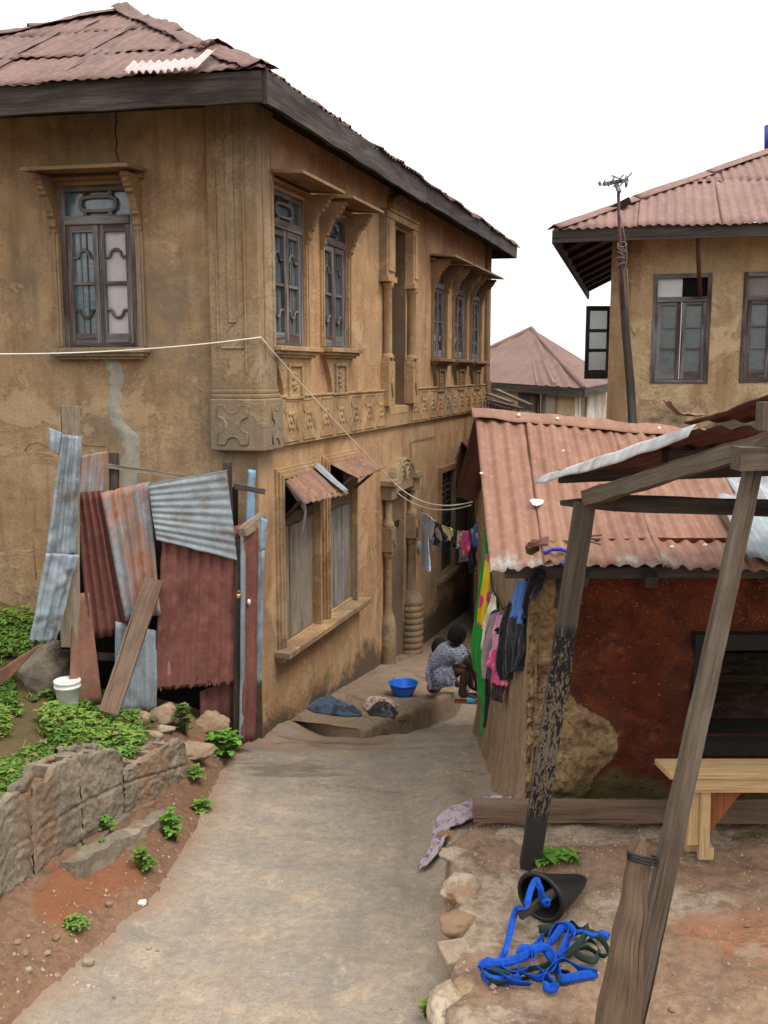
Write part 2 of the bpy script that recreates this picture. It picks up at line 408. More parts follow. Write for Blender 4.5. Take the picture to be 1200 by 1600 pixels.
def m_ground(name, kind):
    t = NT(name); p = t.world()
    big = t.noise(p, .8, 6, .62, .3); mid = t.noise(p, 3.2, 8, .68, .4); fin = t.noise(p, 22, 6, .7); gr = t.noise(p, 130, 3, .7)
    xs = t.noise(t.map(p, (1.5, 2.8, 1), (2, 5, 0), (0, 0, .35)), 1.6, 7, .7, .6)
    if kind == 'lane':
        c = t.mix(t.ramp(big, (.32, 0), (.66, 1)), (.25, .19, .128), (.28, .235, .175))
        c = t.mix(t.math('MULTIPLY', t.ramp(xs, (.45, 0), (.62, 1)), .7), c, (.2, .175, .145))
        c = t.mix(t.math('MULTIPLY', t.ramp(mid, (.54, 0), (.62, 1)), .65), c, (.36, .275, .185))
        bl = t.noise(t.map(p, (1, 1.6, 1), (7, 1, 0)), 1.5, 6, .7)
        c = t.mix(t.math('MULTIPLY', t.ramp(bl, (.52, 0), (.7, 1)), .6), c, (.13, .125, .115))
        sp = t.ramp(t.noise(p, 13, 8, .78, .5), (.57, 0), (.63, 1)); c = t.mix(t.math('MULTIPLY', sp, .55), c, (.4, .33, .24))
        c = t.mix(t.math('MULTIPLY', t.ramp(fin, (.42, .6), (.56, 0)), .55), c, (.12, .085, .06))
        c = t.mix(t.math('MULTIPLY', t.ramp(gr, (.36, 1), (.47, 0)), .4), c, (.1, .075, .055)); c = t.mix(t.math('MULTIPLY', t.ramp(gr, (.58, 0), (.7, 1)), .4), c, (.42, .36, .28))
        rn = t.noise(t.map(p, (3.2, .7, 1), (4, 9, 0), (0, 0, -.12)), 1.5, 7, .7, .5); c = t.mix(t.math('MULTIPLY', t.ramp(rn, (.52, 0), (.66, 1)), .5), c, (.16, .13, .105))
        e = t.attr('mask')[0]                         # earth washed in along the edges
        es = t.math('ADD', t.sep(e)[0], t.math('MULTIPLY', t.math('SUBTRACT', mid, .5), 1.6))
        c = t.mix(t.math('MULTIPLY', t.ramp(es, (.35, 0), (.85, 1)), .8), c, (.21, .135, .086))
        # a damp patch near the house corner
        wd = t.math('ADD', t.sep(e)[1], t.math('MULTIPLY', t.math('SUBTRACT', t.noise(t.map(p, (1.3, 4.5, 1)), 2.6, 8, .75), .5), 3.2))
        wm = t.ramp(wd, (.45, 0), (.7, 1)); c = t.mix(t.math('MULTIPLY', wm, .5), c, (.085, .06, .045))
        cv = t.map(p, (.6, 1.1, 1), (1, 4, 0), (0, 0, .3))
        wob = t.N.new('ShaderNodeVectorMath'); wob.operation = 'ADD'; t.L.new(cv, wob.inputs[0]); t.L.new(t.mix(.28, (0, 0, 0), t.noise(p, 3.5, 6, .65, col=True)), wob.inputs[1])
        ck = t.ramp(t.voro(wob.outputs[0], 1.25, 'DISTANCE_TO_EDGE'), (.0, 1), (.011, 0)); ck = t.math('MULTIPLY', ck, t.ramp(t.noise(p, 1.1, 2, .5), (.5, 0), (.56, 1))); ck = t.math('MULTIPLY', ck, t.rng(t.sep(p)[1], 5.2, 6.6))
        c = t.mix(t.math('MULTIPLY', ck, .8), c, (.05, .035, .028))
        h = t.math('ADD', t.math('MULTIPLY', mid, .7), t.math('ADD', t.math('MULTIPLY', fin, .3), t.math('MULTIPLY', gr, .12)))
        ro = t.math('SUBTRACT', t.ramp(big, (.3, .62), (.7, .9)), t.math('MULTIPLY', wm, .3))
        return t.done(c, ro, t.bump(h, .55, .03), spec=.35)
    if kind == 'terrace':
        c = t.mix(t.ramp(big, (.32, 0), (.66, 1)), (.18, .105, .062), (.25, .165, .105))
        pv = t.noise(t.map(p, (1, 1.4, 1), (3, 9, 0)), 1.5, 7, .62, .5)
        c = t.mix(t.math('MULTIPLY', t.ramp(pv, (.52, 0), (.56, 1)), .68), c, (.33, .265, .19))
        c = t.mix(t.math('MULTIPLY', t.ramp(t.noise(p, 6, 8, .75, .4), (.42, 1), (.5, 0)), .5), c, (.11, .068, .043))
        c = t.mix(t.math('MULTIPLY', t.ramp(fin, (.4, .8), (.55, 0)), .55), c, (.085, .05, .033))
        sx = t.sep(p); e = t.attr('mask')[0]
        rd = t.math('ADD', t.sep(e)[0], t.math('ADD', t.math('MULTIPLY', t.math('SUBTRACT', mid, .5), 2.4), t.math('MULTIPLY', t.math('SUBTRACT', fin, .5), 1.2)))
        c = t.mix(t.math('MULTIPLY', t.ramp(rd, (.45, 0), (.8, 1)), .75), c, (.25, .105, .048))
        mo = t.math('ADD', t.sep(e)[1], t.math('MULTIPLY', t.math('SUBTRACT', t.noise(p, 7, 6, .7), .5), 1.8))
        c = t.mix(t.math('MULTIPLY', t.ramp(mo, (.5, 0), (.72, 1)), .8), c, (.045, .045, .014))
        sp = t.voro(p, 45, out='Color'); spd = t.ramp(t.voro(p, 45), (.25, 1), (.32, 0)); spm = t.math('MULTIPLY', spd, t.ramp(t.sep(sp)[0], (.78, 0), (.82, 1)))
        c = t.mix(t.math('MULTIPLY', spm, .3), c, (.32, .26, .19))
        st = t.ramp(pv, (.53, 0), (.57, 1))
        h = t.math('ADD', t.math('MULTIPLY', mid, .6), t.math('ADD', t.math('MULTIPLY', fin, .4), t.math('MULTIPLY', st, .35))); h = t.math('ADD', h, t.math('MULTIPLY', spm, .2))
        return t.done(c, .92, t.bump(h, .7, .035), spec=.2)
    if kind == 'earth':
        c = t.mix(t.ramp(big, (.32, 0), (.66, 1)), (.15, .078, .045), (.215, .125, .075))
        c = t.mix(t.math('MULTIPLY', t.ramp(fin, (.42, .7), (.55, 0)), .6), c, (.075, .042, .028))
        e = t.attr('mask')[0]
        rd = t.math('ADD', t.sep(e)[0], t.math('ADD', t.math('MULTIPLY', t.math('SUBTRACT', mid, .5), 2.6), t.math('MULTIPLY', t.math('SUBTRACT', fin, .5), 1.2)))
        c = t.mix(t.math('MULTIPLY', t.ramp(rd, (.5, 0), (.85, 1)), .8), c, (.2, .072, .034))
        c = t.mix(t.math('MULTIPLY', t.ramp(gr, (.56, 0), (.7, 1)), .35), c, (.33, .24, .16))
        gn = t.math('ADD', t.sep(e)[1], t.math('MULTIPLY', t.math('SUBTRACT', mid, .5), 1.2))
        c = t.mix(t.math('MULTIPLY', t.ramp(gn, (.4, 0), (.7, 1)), .6), c, (.055, .06, .02))
        h = t.math('ADD', t.math('MULTIPLY', mid, .5), t.math('ADD', t.math('MULTIPLY', fin, .5), t.math('MULTIPLY', gr, .15)))
        return t.done(c, .95, t.bump(h, .85, .045), spec=.15)
    if kind == 'step':
        c = t.mix(t.ramp(big, (.32, 0), (.66, 1)), (.2, .135, .085), (.27, .2, .135))
        c = t.mix(t.math('MULTIPLY', t.ramp(mid, (.5, 0), (.62, 1)), .6), c, (.15, .115, .085))
        c = t.mix(t.math('MULTIPLY', t.ramp(fin, (.4, .8), (.55, 0)), .45), c, (.1, .07, .05))
        wob = t.N.new('ShaderNodeVectorMath'); wob.operation = 'ADD'; t.L.new(p, wob.inputs[0]); t.L.new(t.noise(p, 3, 4, .6, col=True), wob.inputs[1])
        ck = t.ramp(t.voro(wob.outputs[0], 1.1, 'DISTANCE_TO_EDGE'), (.0, 1), (.014, 0)); ck = t.math('MULTIPLY', ck, t.ramp(t.noise(p, 1.3, 2, .5), (.46, 0), (.54, 1)))
        c = t.mix(t.math('MULTIPLY', ck, .85), c, (.04, .03, .024))
        return t.done(c, .88, t.bump(t.math('SUBTRACT', t.math('ADD', mid, t.math('MULTIPLY', fin, .4)), ck), .6, .025), spec=.25)

def m_mud(name, kind):
    t = NT(name); p = t.world()
    big = t.noise(p, 1.1, 6, .62, .3); mid = t.noise(p, 5, 7, .68, .4); fin = t.noise(p, 30, 6, .7)
    if kind == 'red':
        c = t.mix(t.ramp(big, (.34, 0), (.66, 1)), (.085, .02, .01), (.14, .038, .017))
        c = t.mix(t.math('MULTIPLY', t.ramp(mid, (.38, 1), (.55, 0)), .65), c, (.045, .013, .008))
        vd = t.voro(t.map(p, (1, 1, 1.3)), 30); vc = t.sep(t.voro(p, 24, out='Color')); pm = t.math('MULTIPLY', t.ramp(vd, (.24, 1), (.36, 0)), t.ramp(vc[0], (.7, 0), (.76, 1)))
        pm = t.math('MULTIPLY', pm, t.ramp(mid, (.4, 0), (.55, 1)))
        c = t.mix(t.math('MULTIPLY', pm, .55), c, (.2, .075, .03))
        dr = t.noise(t.map(p, (2.4, 2.4, .5), (5, 5, 0)), 1.6, 7, .7, .4); c = t.mix(t.math('MULTIPLY', t.ramp(dr, (.5, 0), (.62, 1)), .6), c, (.05, .022, .015))
        c = t.mix(t.math('MULTIPLY', t.ramp(t.noise(p, 8, 8, .75, .5), (.58, 0), (.66, 1)), .55), c, (.2, .062, .024))
        z = t.sep(p)[2]; e = t.math('ADD', t.rng(z, -2.32, -2.0, 1, 0), t.math('MULTIPLY', t.math('SUBTRACT', mid, .5), 1.8))
        c = t.mix(t.math('MULTIPLY', t.ramp(e, (.5, 0), (.7, 1)), .85), c, (.055, .06, .022))
        h = t.math('ADD', t.math('ADD', mid, t.math('MULTIPLY', fin, .3)), t.math('MULTIPLY', pm, .6))
        return t.done(c, .95, t.bump(h, .8, .04), spec=.12)
    if kind == 'ochre':
        c = t.mix(t.ramp(big, (.34, 0), (.66, 1)), (.2, .125, .06), (.29, .19, .1))
        c = t.mix(t.math('MULTIPLY', t.ramp(mid, (.36, 1), (.5, 0)), .8), c, (.1, .055, .025))
        c = t.mix(t.math('MULTIPLY', t.ramp(fin, (.4, .8), (.55, 0)), .5), c, (.12, .07, .035))
        wob = t.N.new('ShaderNodeVectorMath'); wob.operation = 'ADD'; t.L.new(p, wob.inputs[0]); t.L.new(t.noise(p, 5, 4, .6, col=True), wob.inputs[1])
        ck = t.math('MULTIPLY', t.ramp(t.voro(wob.outputs[0], 4.2, 'DISTANCE_TO_EDGE'), (.0, 1), (.03, 0)), t.ramp(t.noise(p, 3, 2, .5), (.46, 0), (.54, 1)))
        c = t.mix(t.math('MULTIPLY', ck, .85), c, (.04, .022, .012))
        h = t.math('SUBTRACT', t.math('ADD', mid, t.math('MULTIPLY', fin, .4)), ck)
        return t.done(c, .95, t.bump(h, .9, .05), spec=.12)
    if kind == 'streaked':
        sv = t.noise(t.map(p, (4, 4, .9)), 1.6, 8, .72, .5); sv2 = t.noise(t.map(p, (14, 14, 1.6)), 1.6, 6, .7, .4)
        c = t.mix(t.ramp(sv, (.34, 0), (.66, 1)), (.16, .105, .06), (.28, .19, .112))
        c = t.mix(t.math('MULTIPLY', t.ramp(sv2, (.4, 1), (.52, 0)), .5), c, (.095, .062, .038))
        c = t.mix(t.math('MULTIPLY', t.ramp(fin, (.42, .7), (.54, 0)), .5), c, (.08, .05, .03))
        c = t.mix(t.math('MULTIPLY', t.ramp(mid, (.55, 0), (.68, 1)), .4), c, (.38, .27, .16))
        return t.done(c, .95, t.bump(t.math('ADD', t.math('MULTIPLY', sv, .6), t.math('ADD', t.math('MULTIPLY', sv2, .4), t.math('MULTIPLY', mid, .5))), .7, .03), spec=.12)

def m_mud_front(name):
    t = NT(name); p = t.world()
    big = t.noise(p, 1.1, 6, .62, .3); mid = t.noise(p, 5, 7, .68, .4); fin = t.noise(p, 30, 6, .7)
    c = t.mix(t.ramp(big, (.34, 0), (.66, 1)), (.08, .016, .007), (.15, .036, .013))
    c = t.mix(t.math('MULTIPLY', t.ramp(mid, (.38, 1), (.55, 0)), .75), c, (.03, .009, .005))
    vp = t.map(p, (1, 1, 1.3)); vd = t.voro(vp, 30); vc = t.sep(t.voro(vp, 30, out='Color'))
    pm = t.math('MULTIPLY', t.math('MULTIPLY', t.ramp(vd, (.2, 1), (.36, 0)), t.ramp(vc[0], (.72, 0), (.8, 1))), t.ramp(mid, (.4, 0), (.55, 1)))
    c = t.mix(t.math('MULTIPLY', pm, .8), c, (.3, .11, .035))
    v2 = t.voro(t.map(p, (1, 1, 1.5)), 62); v2c = t.sep(t.voro(t.map(p, (1, 1, 1.5)), 62, out='Color')); p2 = t.math('MULTIPLY', t.math('MULTIPLY', t.ramp(v2, (.2, 1), (.36, 0)), t.ramp(v2c[1], (.8, 0), (.86, 1))), t.ramp(big, (.4, 0), (.55, 1)))
    c = t.mix(t.math('MULTIPLY', p2, .7), c, (.34, .15, .06))
    dr = t.noise(t.map(p, (2.4, 2.4, .5), (5, 5, 0)), 1.6, 7, .7, .4); c = t.mix(t.math('MULTIPLY', t.ramp(dr, (.5, 0), (.62, 1)), .6), c, (.05, .022, .015))
    c = t.mix(t.math('MULTIPLY', t.ramp(t.noise(p, 8, 8, .75, .5), (.56, 0), (.66, 1)), .6), c, (.2, .062, .024))
    o = t.mix(t.ramp(t.noise(p, 3, 5, .6), (.34, 0), (.66, 1)), (.22, .135, .062), (.38, .26, .14))
    o = t.mix(t.math('MULTIPLY', t.ramp(mid, (.38, 1), (.5, 0)), .85), o, (.065, .036, .017)); o = t.mix(t.math('MULTIPLY', t.ramp(fin, (.42, .9), (.55, 0)), .6), o, (.08, .045, .024))
    wob = t.N.new('ShaderNodeVectorMath'); wob.operation = 'ADD'; t.L.new(p, wob.inputs[0]); t.L.new(t.mix(.4, (0, 0, 0), t.noise(p, 5, 4, .6, col=True)), wob.inputs[1])
    ck = t.math('MULTIPLY', t.ramp(t.voro(wob.outputs[0], 5.5, 'DISTANCE_TO_EDGE'), (.0, 1), (.025, 0)), t.ramp(t.noise(p, 3, 2, .5), (.46, 0), (.54, 1)))
    o = t.mix(t.math('MULTIPLY', ck, .85), o, (.035, .02, .012))
    e = t.math('ADD', t.sep(t.attr('mask')[0])[0], t.math('ADD', t.math('MULTIPLY', t.math('SUBTRACT', mid, .5), .9), t.math('MULTIPLY', t.math('SUBTRACT', fin, .5), .5)))
    k = t.ramp(e, (.44, 0), (.56, 1)); c = t.mix(k, c, o)
    z = t.sep(p)[2]; m = t.math('ADD', t.rng(z, -2.32, -2.0, 1, 0), t.math('MULTIPLY', t.math('SUBTRACT', t.noise(p, 6, 7, .72), .5), 2.2))
    c = t.mix(t.math('MULTIPLY', t.ramp(m, (.5, 0), (.75, 1)), .8), c, (.055, .06, .022))
    h = t.math('ADD', t.math('ADD', mid, t.math('MULTIPLY', fin, .35)), t.math('ADD', t.math('MULTIPLY', pm, .5), t.math('MULTIPLY', k, .5))); h = t.math('SUBTRACT', h, t.math('MULTIPLY', ck, k))
    return t.done(c, .95, t.bump(h, .85, .045), spec=.12)

def m_leaf(name, c=(.075, .15, .02), c2=(.14, .22, .03), c3=(.035, .085, .012)):
    t = NT(name); p = t.coord('Object'); r = t.sep(t.attr('leaf')[0])
    k = t.mix(t.ramp(r[0], (0, 0), (1, 1)), c, c2); k = t.mix(t.ramp(r[1], (.5, 0), (1, .8)), k, c3)
    k = t.mix(t.ramp(r[2], (.84, 0), (1, .8)), k, (.2, .16, .05))
    m = t.done(k, .6, None, spec=.3); 
    t.b.inputs['Transmission Weight'].default_value = 0.0
    return m

def m_glass(name, c=(.02, .028, .03), rough=.08):
    t = NT(name); p = t.world(); n = t.noise(p, 3.5, 3, .6, .8); d = t.noise(p, 11, 6, .7)
    k = t.mix(t.ramp(d, (.5, 0), (.72, .55)), c, (.14, .14, .13))
    return t.done(k, t.ramp(d, (.4, rough), (.75, .5)), t.bump(n, .25, .02), spec=1.0)

M = {}
M['plaster'] = m_plaster('ochre mud plaster', base=(.30, .185, .092), pale=(.41, .285, .165), damp=(-2.35, -1.55, .0), streak=.55, grey=(.12, .105, .085))
M['plaster_lane'] = m_plaster('ochre lane plaster', base=(.42, .24, .118), pale=(.49, .315, .175), pits=.5, streak=.3, damp=(-2.62, -2.05, .058), grey=(.26, .19, .11))
M['trim'] = m_plaster('trim plaster', base=(.38, .23, .105), pale=(.43, .29, .155), pits=.6, streak=.5)
M['trim_grey'] = m_plaster('weathered trim', base=(.27, .185, .1), pale=(.34, .25, .15), pits=1.1, streak=.6, grey=(.15, .13, .1))
M['trim_brown'] = m_plaster('brown trim', base=(.23, .135, .065), pale=(.3, .19, .1), pits=.6, streak=.5)
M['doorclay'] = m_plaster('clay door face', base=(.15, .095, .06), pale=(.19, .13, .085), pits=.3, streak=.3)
M['plaster_pale'] = m_plaster('pale ochre plaster', base=(.5, .345, .18), pale=(.55, .41, .24), pits=.6, streak=.35, damp=(-.75, .02, .0), grey=(.36, .28, .17))
M['plaster_far'] = m_plaster('far plaster', base=(.42, .3, .17), pale=(.48, .37, .24), pits=.2, streak=.3)
M['plaster_white'] = m_plaster('far whitewash', base=(.55, .5, .42), pale=(.62, .58, .5), pits=.2, streak=.2)
M['cement'] = m_simple('cement repair', (.30, .27, .21), .25, .95, 18, .5)
M['wood_dark'] = m_wood('dark weathered wood', (.052, .037, .029), (.017, .013, .011), (.125, .106, .09), .55)
M['wood_frame'] = m_wood('window wood', (.10, .066, .052), (.04, .028, .024), (.23, .22, .215), .95)
M['wood_board'] = m_wood('bleached boards', (.29, .225, .15), (.12, .088, .06), (.33, .3, .26), .6, gs=.45)
M['wood_post'] = m_wood('post wood', (.125, .088, .057), (.052, .037, .026), (.165, .138, .11), .5)
M['wood_grey'] = m_wood('grey boards', (.24, .215, .18), (.10, .085, .07), (.33, .315, .29), .7, gs=.45)
M['wood_char'] = m_wood('charred post', (.035, .028, .024), (.012, .01, .01), (.15, .11, .075), .45)
M['wood_brown'] = m_wood('brown plank', (.17, .10, .06), (.085, .05, .032), (.2, .15, .11), .45)
M['wood_new'] = m_wood('new wood', (.52, .35, .17), (.36, .22, .1), (.45, .33, .19), .4, .25)
M['wood_orange'] = m_wood('orange wood', (.27, .09, .03), (.17, .055, .02), (.24, .1, .04), .3, .3)
M['wood_log'] = m_wood('split log', (.16, .095, .052), (.055, .034, .022), (.2, .15, .1), .35, .9)
M['rust_roof'] = m_rust('rust roof', (.165, .083, .062), (.075, .038, .03), (.225, .145, .12), streak=.65)
M['rust_light'] = m_rust('light rust roof', (.235, .118, .07), (.13, .06, .036), (.3, .19, .13), streak=.55)
M['rust_pink'] = m_rust('pink rust roof', (.21, .115, .09), (.13, .066, .052), (.26, .165, .135), streak=.45)
M['rust_far'] = m_rust('far rust roof', (.165, .09, .07), (.1, .055, .044), (.2, .125, .1), streak=.35)
M['rust_dark'] = m_rust('dark rust sheet', (.145, .048, .036), (.065, .024, .02), (.19, .075, .055), streak=.45)
M['rust_red'] = m_rust('red rust sheet', (.175, .062, .046), (.1, .036, .028), (.22, .095, .072), streak=.35)
M['rust_mix'] = m_rust('part rusted sheet', (.16, .052, .032), (.075, .027, .02), (.24, .1, .06), galv=.56)
M['galv'] = m_rust('old galvanised sheet', (.26, .13, .07), (.14, .07, .045), (.3, .2, .14), galv=.68, gcol=(.27, .31, .34))
M['galv_white'] = m_rust('whitened galvanised sheet', (.25, .16, .09), (.12, .1, .08), (.3, .25, .2), galv=.66, gcol=(.30, .335, .355), gstreak=False)
M['tin_new'] = m_rust('pale tin', (.5, .4, .36), (.4, .3, .26), (.6, .5, .45), galv=.7, gcol=(.48, .47, .46))
M['tin_strip'] = m_rust('brown tin strip', (.2, .092, .056), (.11, .05, .033), (.25, .145, .1), streak=.4)
M['tin_pink'] = m_rust('pale torn tin', (.5, .38, .36), (.36, .25, .23), (.58, .48, .46), streak=.3)
M['blue_tin'] = m_rust('blue painted tin', (.2, .1, .07), (.1, .05, .04), (.3, .2, .15), galv=.75, gcol=(.27, .42, .55))
M['glass'] = m_glass('dusty sky-tinted glass', (.075, .12, .14)); M['glass_teal'] = m_glass('meshed teal glass', (.05, .07, .066), .25)  # dusty panes: base lifted to blue-grey, sky reflection painted into the colour
M['paper'] = m_simple('papered pane', (.42, .40, .39), .15, .6, 10, .15)
M['white_pane'] = m_simple('white panel', (.62, .62, .6), .12, .5, 6, .1)
M['frosted'] = m_simple('patterned glass', (.55, .58, .56), .3, .3, 60, .5)
M['curtain'] = m_cloth('curtain', (.3, .28, .25), (.2, .19, .17), 14, .5, 'stripe')
M['dark'] = m_simple('dark interior', (.005, .004, .0035), .3, .95, 8, .2)  # near-black colour standing in for unlit depth behind openings; also the crack
M['soffit'] = m_wood('near-black soffit wood', (.018, .0145, .012), (.008, .0065, .006), (.024, .02, .017), .4)  # near-black wood for soffit, rafters and the hut window frame
M['lane'] = m_ground('worn cement lane', 'lane'); M['terrace'] = m_ground('trodden terrace', 'terrace'); M['earth'] = m_ground('red brown earth', 'earth'); M['step'] = m_ground('cement step', 'step')
M['mud_front'] = m_mud_front('red mud wall with clinging ochre render'); M['mud_red'] = m_mud('red mud wall', 'red'); M['mud_ochre'] = m_mud('crumbling ochre mud', 'ochre'); M['mud_streak'] = m_mud('rain streaked mud', 'streaked')
M['block'] = m_plaster('sandcrete block', base=(.2, .16, .112), pale=(.3, .25, .18), dark=(.05, .042, .033), pits=1.5, streak=.3, grey=(.065, .058, .047))
M['rock'] = m_plaster('brown rock', base=(.25, .155, .095), pale=(.33, .235, .155), pits=.4, streak=.2)
M['rock_pale'] = m_plaster('pale cement lump', base=(.32, .245, .165), pale=(.42, .34, .25), pits=.6, streak=.3, grey=(.16, .13, .1))
M['leaf'] = m_leaf('weed leaves'); M['leaf_dark'] = m_leaf('dark leaves', (.035, .085, .014), (.06, .13, .02), (.02, .05, .01)); M['leaf_bright'] = m_leaf('bright leaves', (.07, .19, .02), (.11, .26, .03), (.05, .12, .015))
M['stem'] = m_simple('stems', (.09, .1, .03), .3)
M['white_plastic'] = m_simple('white plastic', (.62, .6, .56), .2, .45, 9, .1, .4)
M['blue_plastic'] = m_simple('blue plastic', (.012, .13, .55), .15, .35, 7, .05, .5)
M['rubber'] = m_simple('black rubber', (.008, .008, .008), .3, .55, 12, .15, .4)
M['blue_strap'] = m_simple('blue webbing', (.006, .07, .40), .35, .8, 40, .3, .2)
M['green_strap'] = m_simple('dark green webbing', (.02, .04, .03), .25, .8, 200, .3, .2)
M['cable'] = m_simple('white cable', (.62, .58, .5), .1, .6, 10, 0)
M['wire'] = m_simple('thin wire', (.12, .1, .085), .2, .6, 10, 0)
M['brass'] = m_simple('brass', (.5, .36, .1), .2, .4, 10, .1, .5, .8)
M['skin'] = m_simple('dark skin', (.055, .025, .016), .15, .5, 30, .1, .4)
M['skin_red'] = m_simple('brown skin', (.075, .033, .02), .15, .5, 30, .1, .4)
M['hair'] = m_simple('black hair', (.01, .008, .007), .3, .9, 120, .6, .2)
M['paint_black'] = m_simple('black paint', (.012, .012, .014), .2, .7, 10, 0)
M['tarp'] = m_cloth('blue grey tarpaulin', (.05, .085, .13), (.02, .026, .034), 7, .55, rough=.5)
M['black_bag'] = m_simple('black plastic bag', (.016, .018, .022), .3, .35, 9, .3, .5)
# ------------------------------------------------------------------ the two-storey mud house
C0 = atY(400, 581, 7.3)
fB = Fac((C0.x, C0.y), (490, 1516), 1); fA = Fac((C0.x, C0.y), (-8060, 1516), -1)
def corner(na, nb):
    a = fA.O + fA.n * na; b = fB.O + fB.n * nb; da, db = fA.d, fB.d
    det = da.x * -db.y + db.x * da.y
    t = ((b.x - a.x) * -db.y + db.x * (b.y - a.y)) / det
    return a + da * t
def planz(x, y, n): return V((x, y, n))
def xy(p): return (p.x, p.y)
house = empty('mud_house', (C0.x, C0.y, -2.9), 'large two-storey ochre mud house with carved window hoods, left of the lane', 'house')

mb = MB()
wall(mb, fA, 0, 5.25, -3.9, 1.93, [(.93, 1.55, .187, 1.40)], depth=.2)
mb.build('wall', M['plaster'], house)
mb = MB()
holesB = [(.29, .97, .205, 1.40), (1.38, 2.0, .215, 1.40), (3.24, 3.93, -.37, 1.53, .38), (5.09, 5.69, .17, 1.32), (6.16, 6.82, .17, 1.32), (7.22, 7.8, .16, 1.32),
          (.385, 1.15, -2.24, -.85, .1), (1.40, 2.12, -2.22, -.83, .1), (3.25, 3.89, -3.6, -1.31, .04), (5.5, 6.25, -2.68, -1.32, .12)]
wall(mb, fB, 0, 8.4, -4.2, 1.93, holesB, depth=.18)
mb.build('wall', M['plaster_lane'], house)
mb = MB()      # far end wall and back wall
e0 = fB.P(8.4, 0); e1 = e0 + fA.d * 5.25; e2 = fA.P(5.25, 0)
for a, b in ((e0, e1), (e1, e2)):
    mb.face([V((a.x, a.y, -4.2)), V((b.x, b.y, -4.2)), V((b.x, b.y, 1.93)), V((a.x, a.y, 1.93))])
mb.build('wall', M['plaster'], house)

# corner pilaster, block and their mouldings (plan outline, extruded upwards)
def corner_piece(name, la, lb, na, nb, z0, z1, mat, bevel=.006):
    c = corner(na, nb); mb = MB()
    pl = [xy(fA.P(la, 0, -.02)), xy(fA.P(la, 0, na)), xy(c), xy(fB.P(lb, 0, nb)), xy(fB.P(lb, 0, -.02)), xy(fB.P(.02, 0, -.05))]
    mb.prism(pl, planz, z0, z1); return mb
mb = corner_piece('', .33, .25, .06, .06, -.13, 1.93, None)
for s0, s1, z0, z1 in ((.045, .06, -.02, 1.9), (.26, .275, .18, 1.9), (.07, .245, .17, .185), (.125, .185, .36, 1.9)):
    mb.box(fA, s0, s1, z0, z1, .058, .074)
for s0, s1 in ((.035, .05), (.19, .205)): mb.box(fB, s0, s1, .1, 1.9, .058, .068)
pil = mb.build('pilaster', M['trim_grey'], house, bevel=.006)
mb = corner_piece('', .335, .262, .105, .105, -.59, -.2, None)
for na, z0, z1, l in ((.085, -.2, -.165, .33), (.07, -.165, -.13, .325)):
    c = corner(na, na); mb.prism([xy(fA.P(l, 0, -.02)), xy(fA.P(l, 0, na)), xy(c), xy(fB.P(l - .07, 0, na)), xy(fB.P(l - .07, 0, -.02)), xy(fB.P(.02, 0, -.05))], planz, z0, z1)
blk = mb.build('corner_block', M['trim_grey'], house, bevel=.01)
def notched(w, h, r, k=7):
    p = []
    for (x0, y0, x1, y1, ax, ay) in ((-w, -h, w, -h, 0, 1), (w, -h, w, h, -1, 0), (w, h, -w, h, 0, -1), (-w, h, -w, -h, 1, 0)):
        mx, my = (x0 + x1) / 2, (y0 + y1) / 2; L = math.hypot(x1 - x0, y1 - y0); dx, dy = (x1 - x0) / L, (y1 - y0) / L
        p.append((x0, y0))
        for i in range(k + 1):
            a = math.pi * i / k
            p.append((mx - dx * r * math.cos(a) + ax * r * math.sin(a), my - dy * r * math.cos(a) + ay * r * math.sin(a)))
    return p
for fr, sc_, w in ((fA, .155, .115), (fB, .115, .07)):
    mb = MB()
    pl = notched(w, .145, .06 if fr is fA else .045)
    mb.prism([(sc_ + a, -.395 + b) for a, b in pl], lambda x, y, n, fr=fr: fr.P(x, y, n), .1, .113)
    mb.tube([fr.P(sc_ + a, -.395 + b, .11) for a, b in pl], .007, 5, True); mb.build('relief', M['trim_grey'], blk)

# frieze band with carved panels
def octo(w, h): 
    q = .35
    return [(-w, -h), (w, -h), (w, -h * .5), (w * .72, -h * .38), (w * .72, h * .38), (w, h * .5), (w, h), (-w, h), (-w, h * .5), (-w * .72, h * .38), (-w * .72, -h * .38), (-w, -h * .5)]
mb = MB()
mb.box(fB, .262, 3.19, -.59, -.205, -.02, .04); mb.box(fB, .262, 3.19, -.205, -.185, -.02, .052)
mb.box(fB, 3.98, 8.39, -.59, -.205, -.02, .04); mb.box(fB, 3.98, 8.39, -.205, -.185, -.02, .052)
mb.box(fB, 3.192, 3.978, -.59, -.375, -.02, .036)
for i in range(9):
    mb.beam(fB.P(3.22 + i * .082, -.46, .036), fB.P(3.27 + i * .082, -.40, .036), .03, .012, fB.n)
band = mb.build('frieze_band', M['trim'], house, bevel=.006)
ps = [.57 + .39 * i for i in range(7)] + [4.2 + .39 * i for i in range(11)]
for s in ps:
    mb = MB(); s += U(-.012, .012); w, h = .145 + U(-.008, .008), .165
    pl = octo(w, h)
    mb.tube([fB.P(s + a, -.395 + b, .04) for a, b in pl], .0075, 5, True)
    for sg in (-1, 1):
        mb.tube([fB.P(s + sg * (.035 + .03 * math.sin(t * 5)), -.395 + .10 * (t - .5) * 2 * .8, .04) for t in [i / 9 for i in range(10)]], .007, 5)
        for q in (-.055, .055): mb.lathe(fB.P(s + sg * .035, -.395 + q, .038), [(.022, 0), (.018, .008), (.004, .013)], 8, fB.n)
    mb.lathe(fB.P(s, -.395, .038), [(.028, 0), (.02, .01), (.004, .014)], 8, fB.n); mb.build('relief', M['trim'], band)
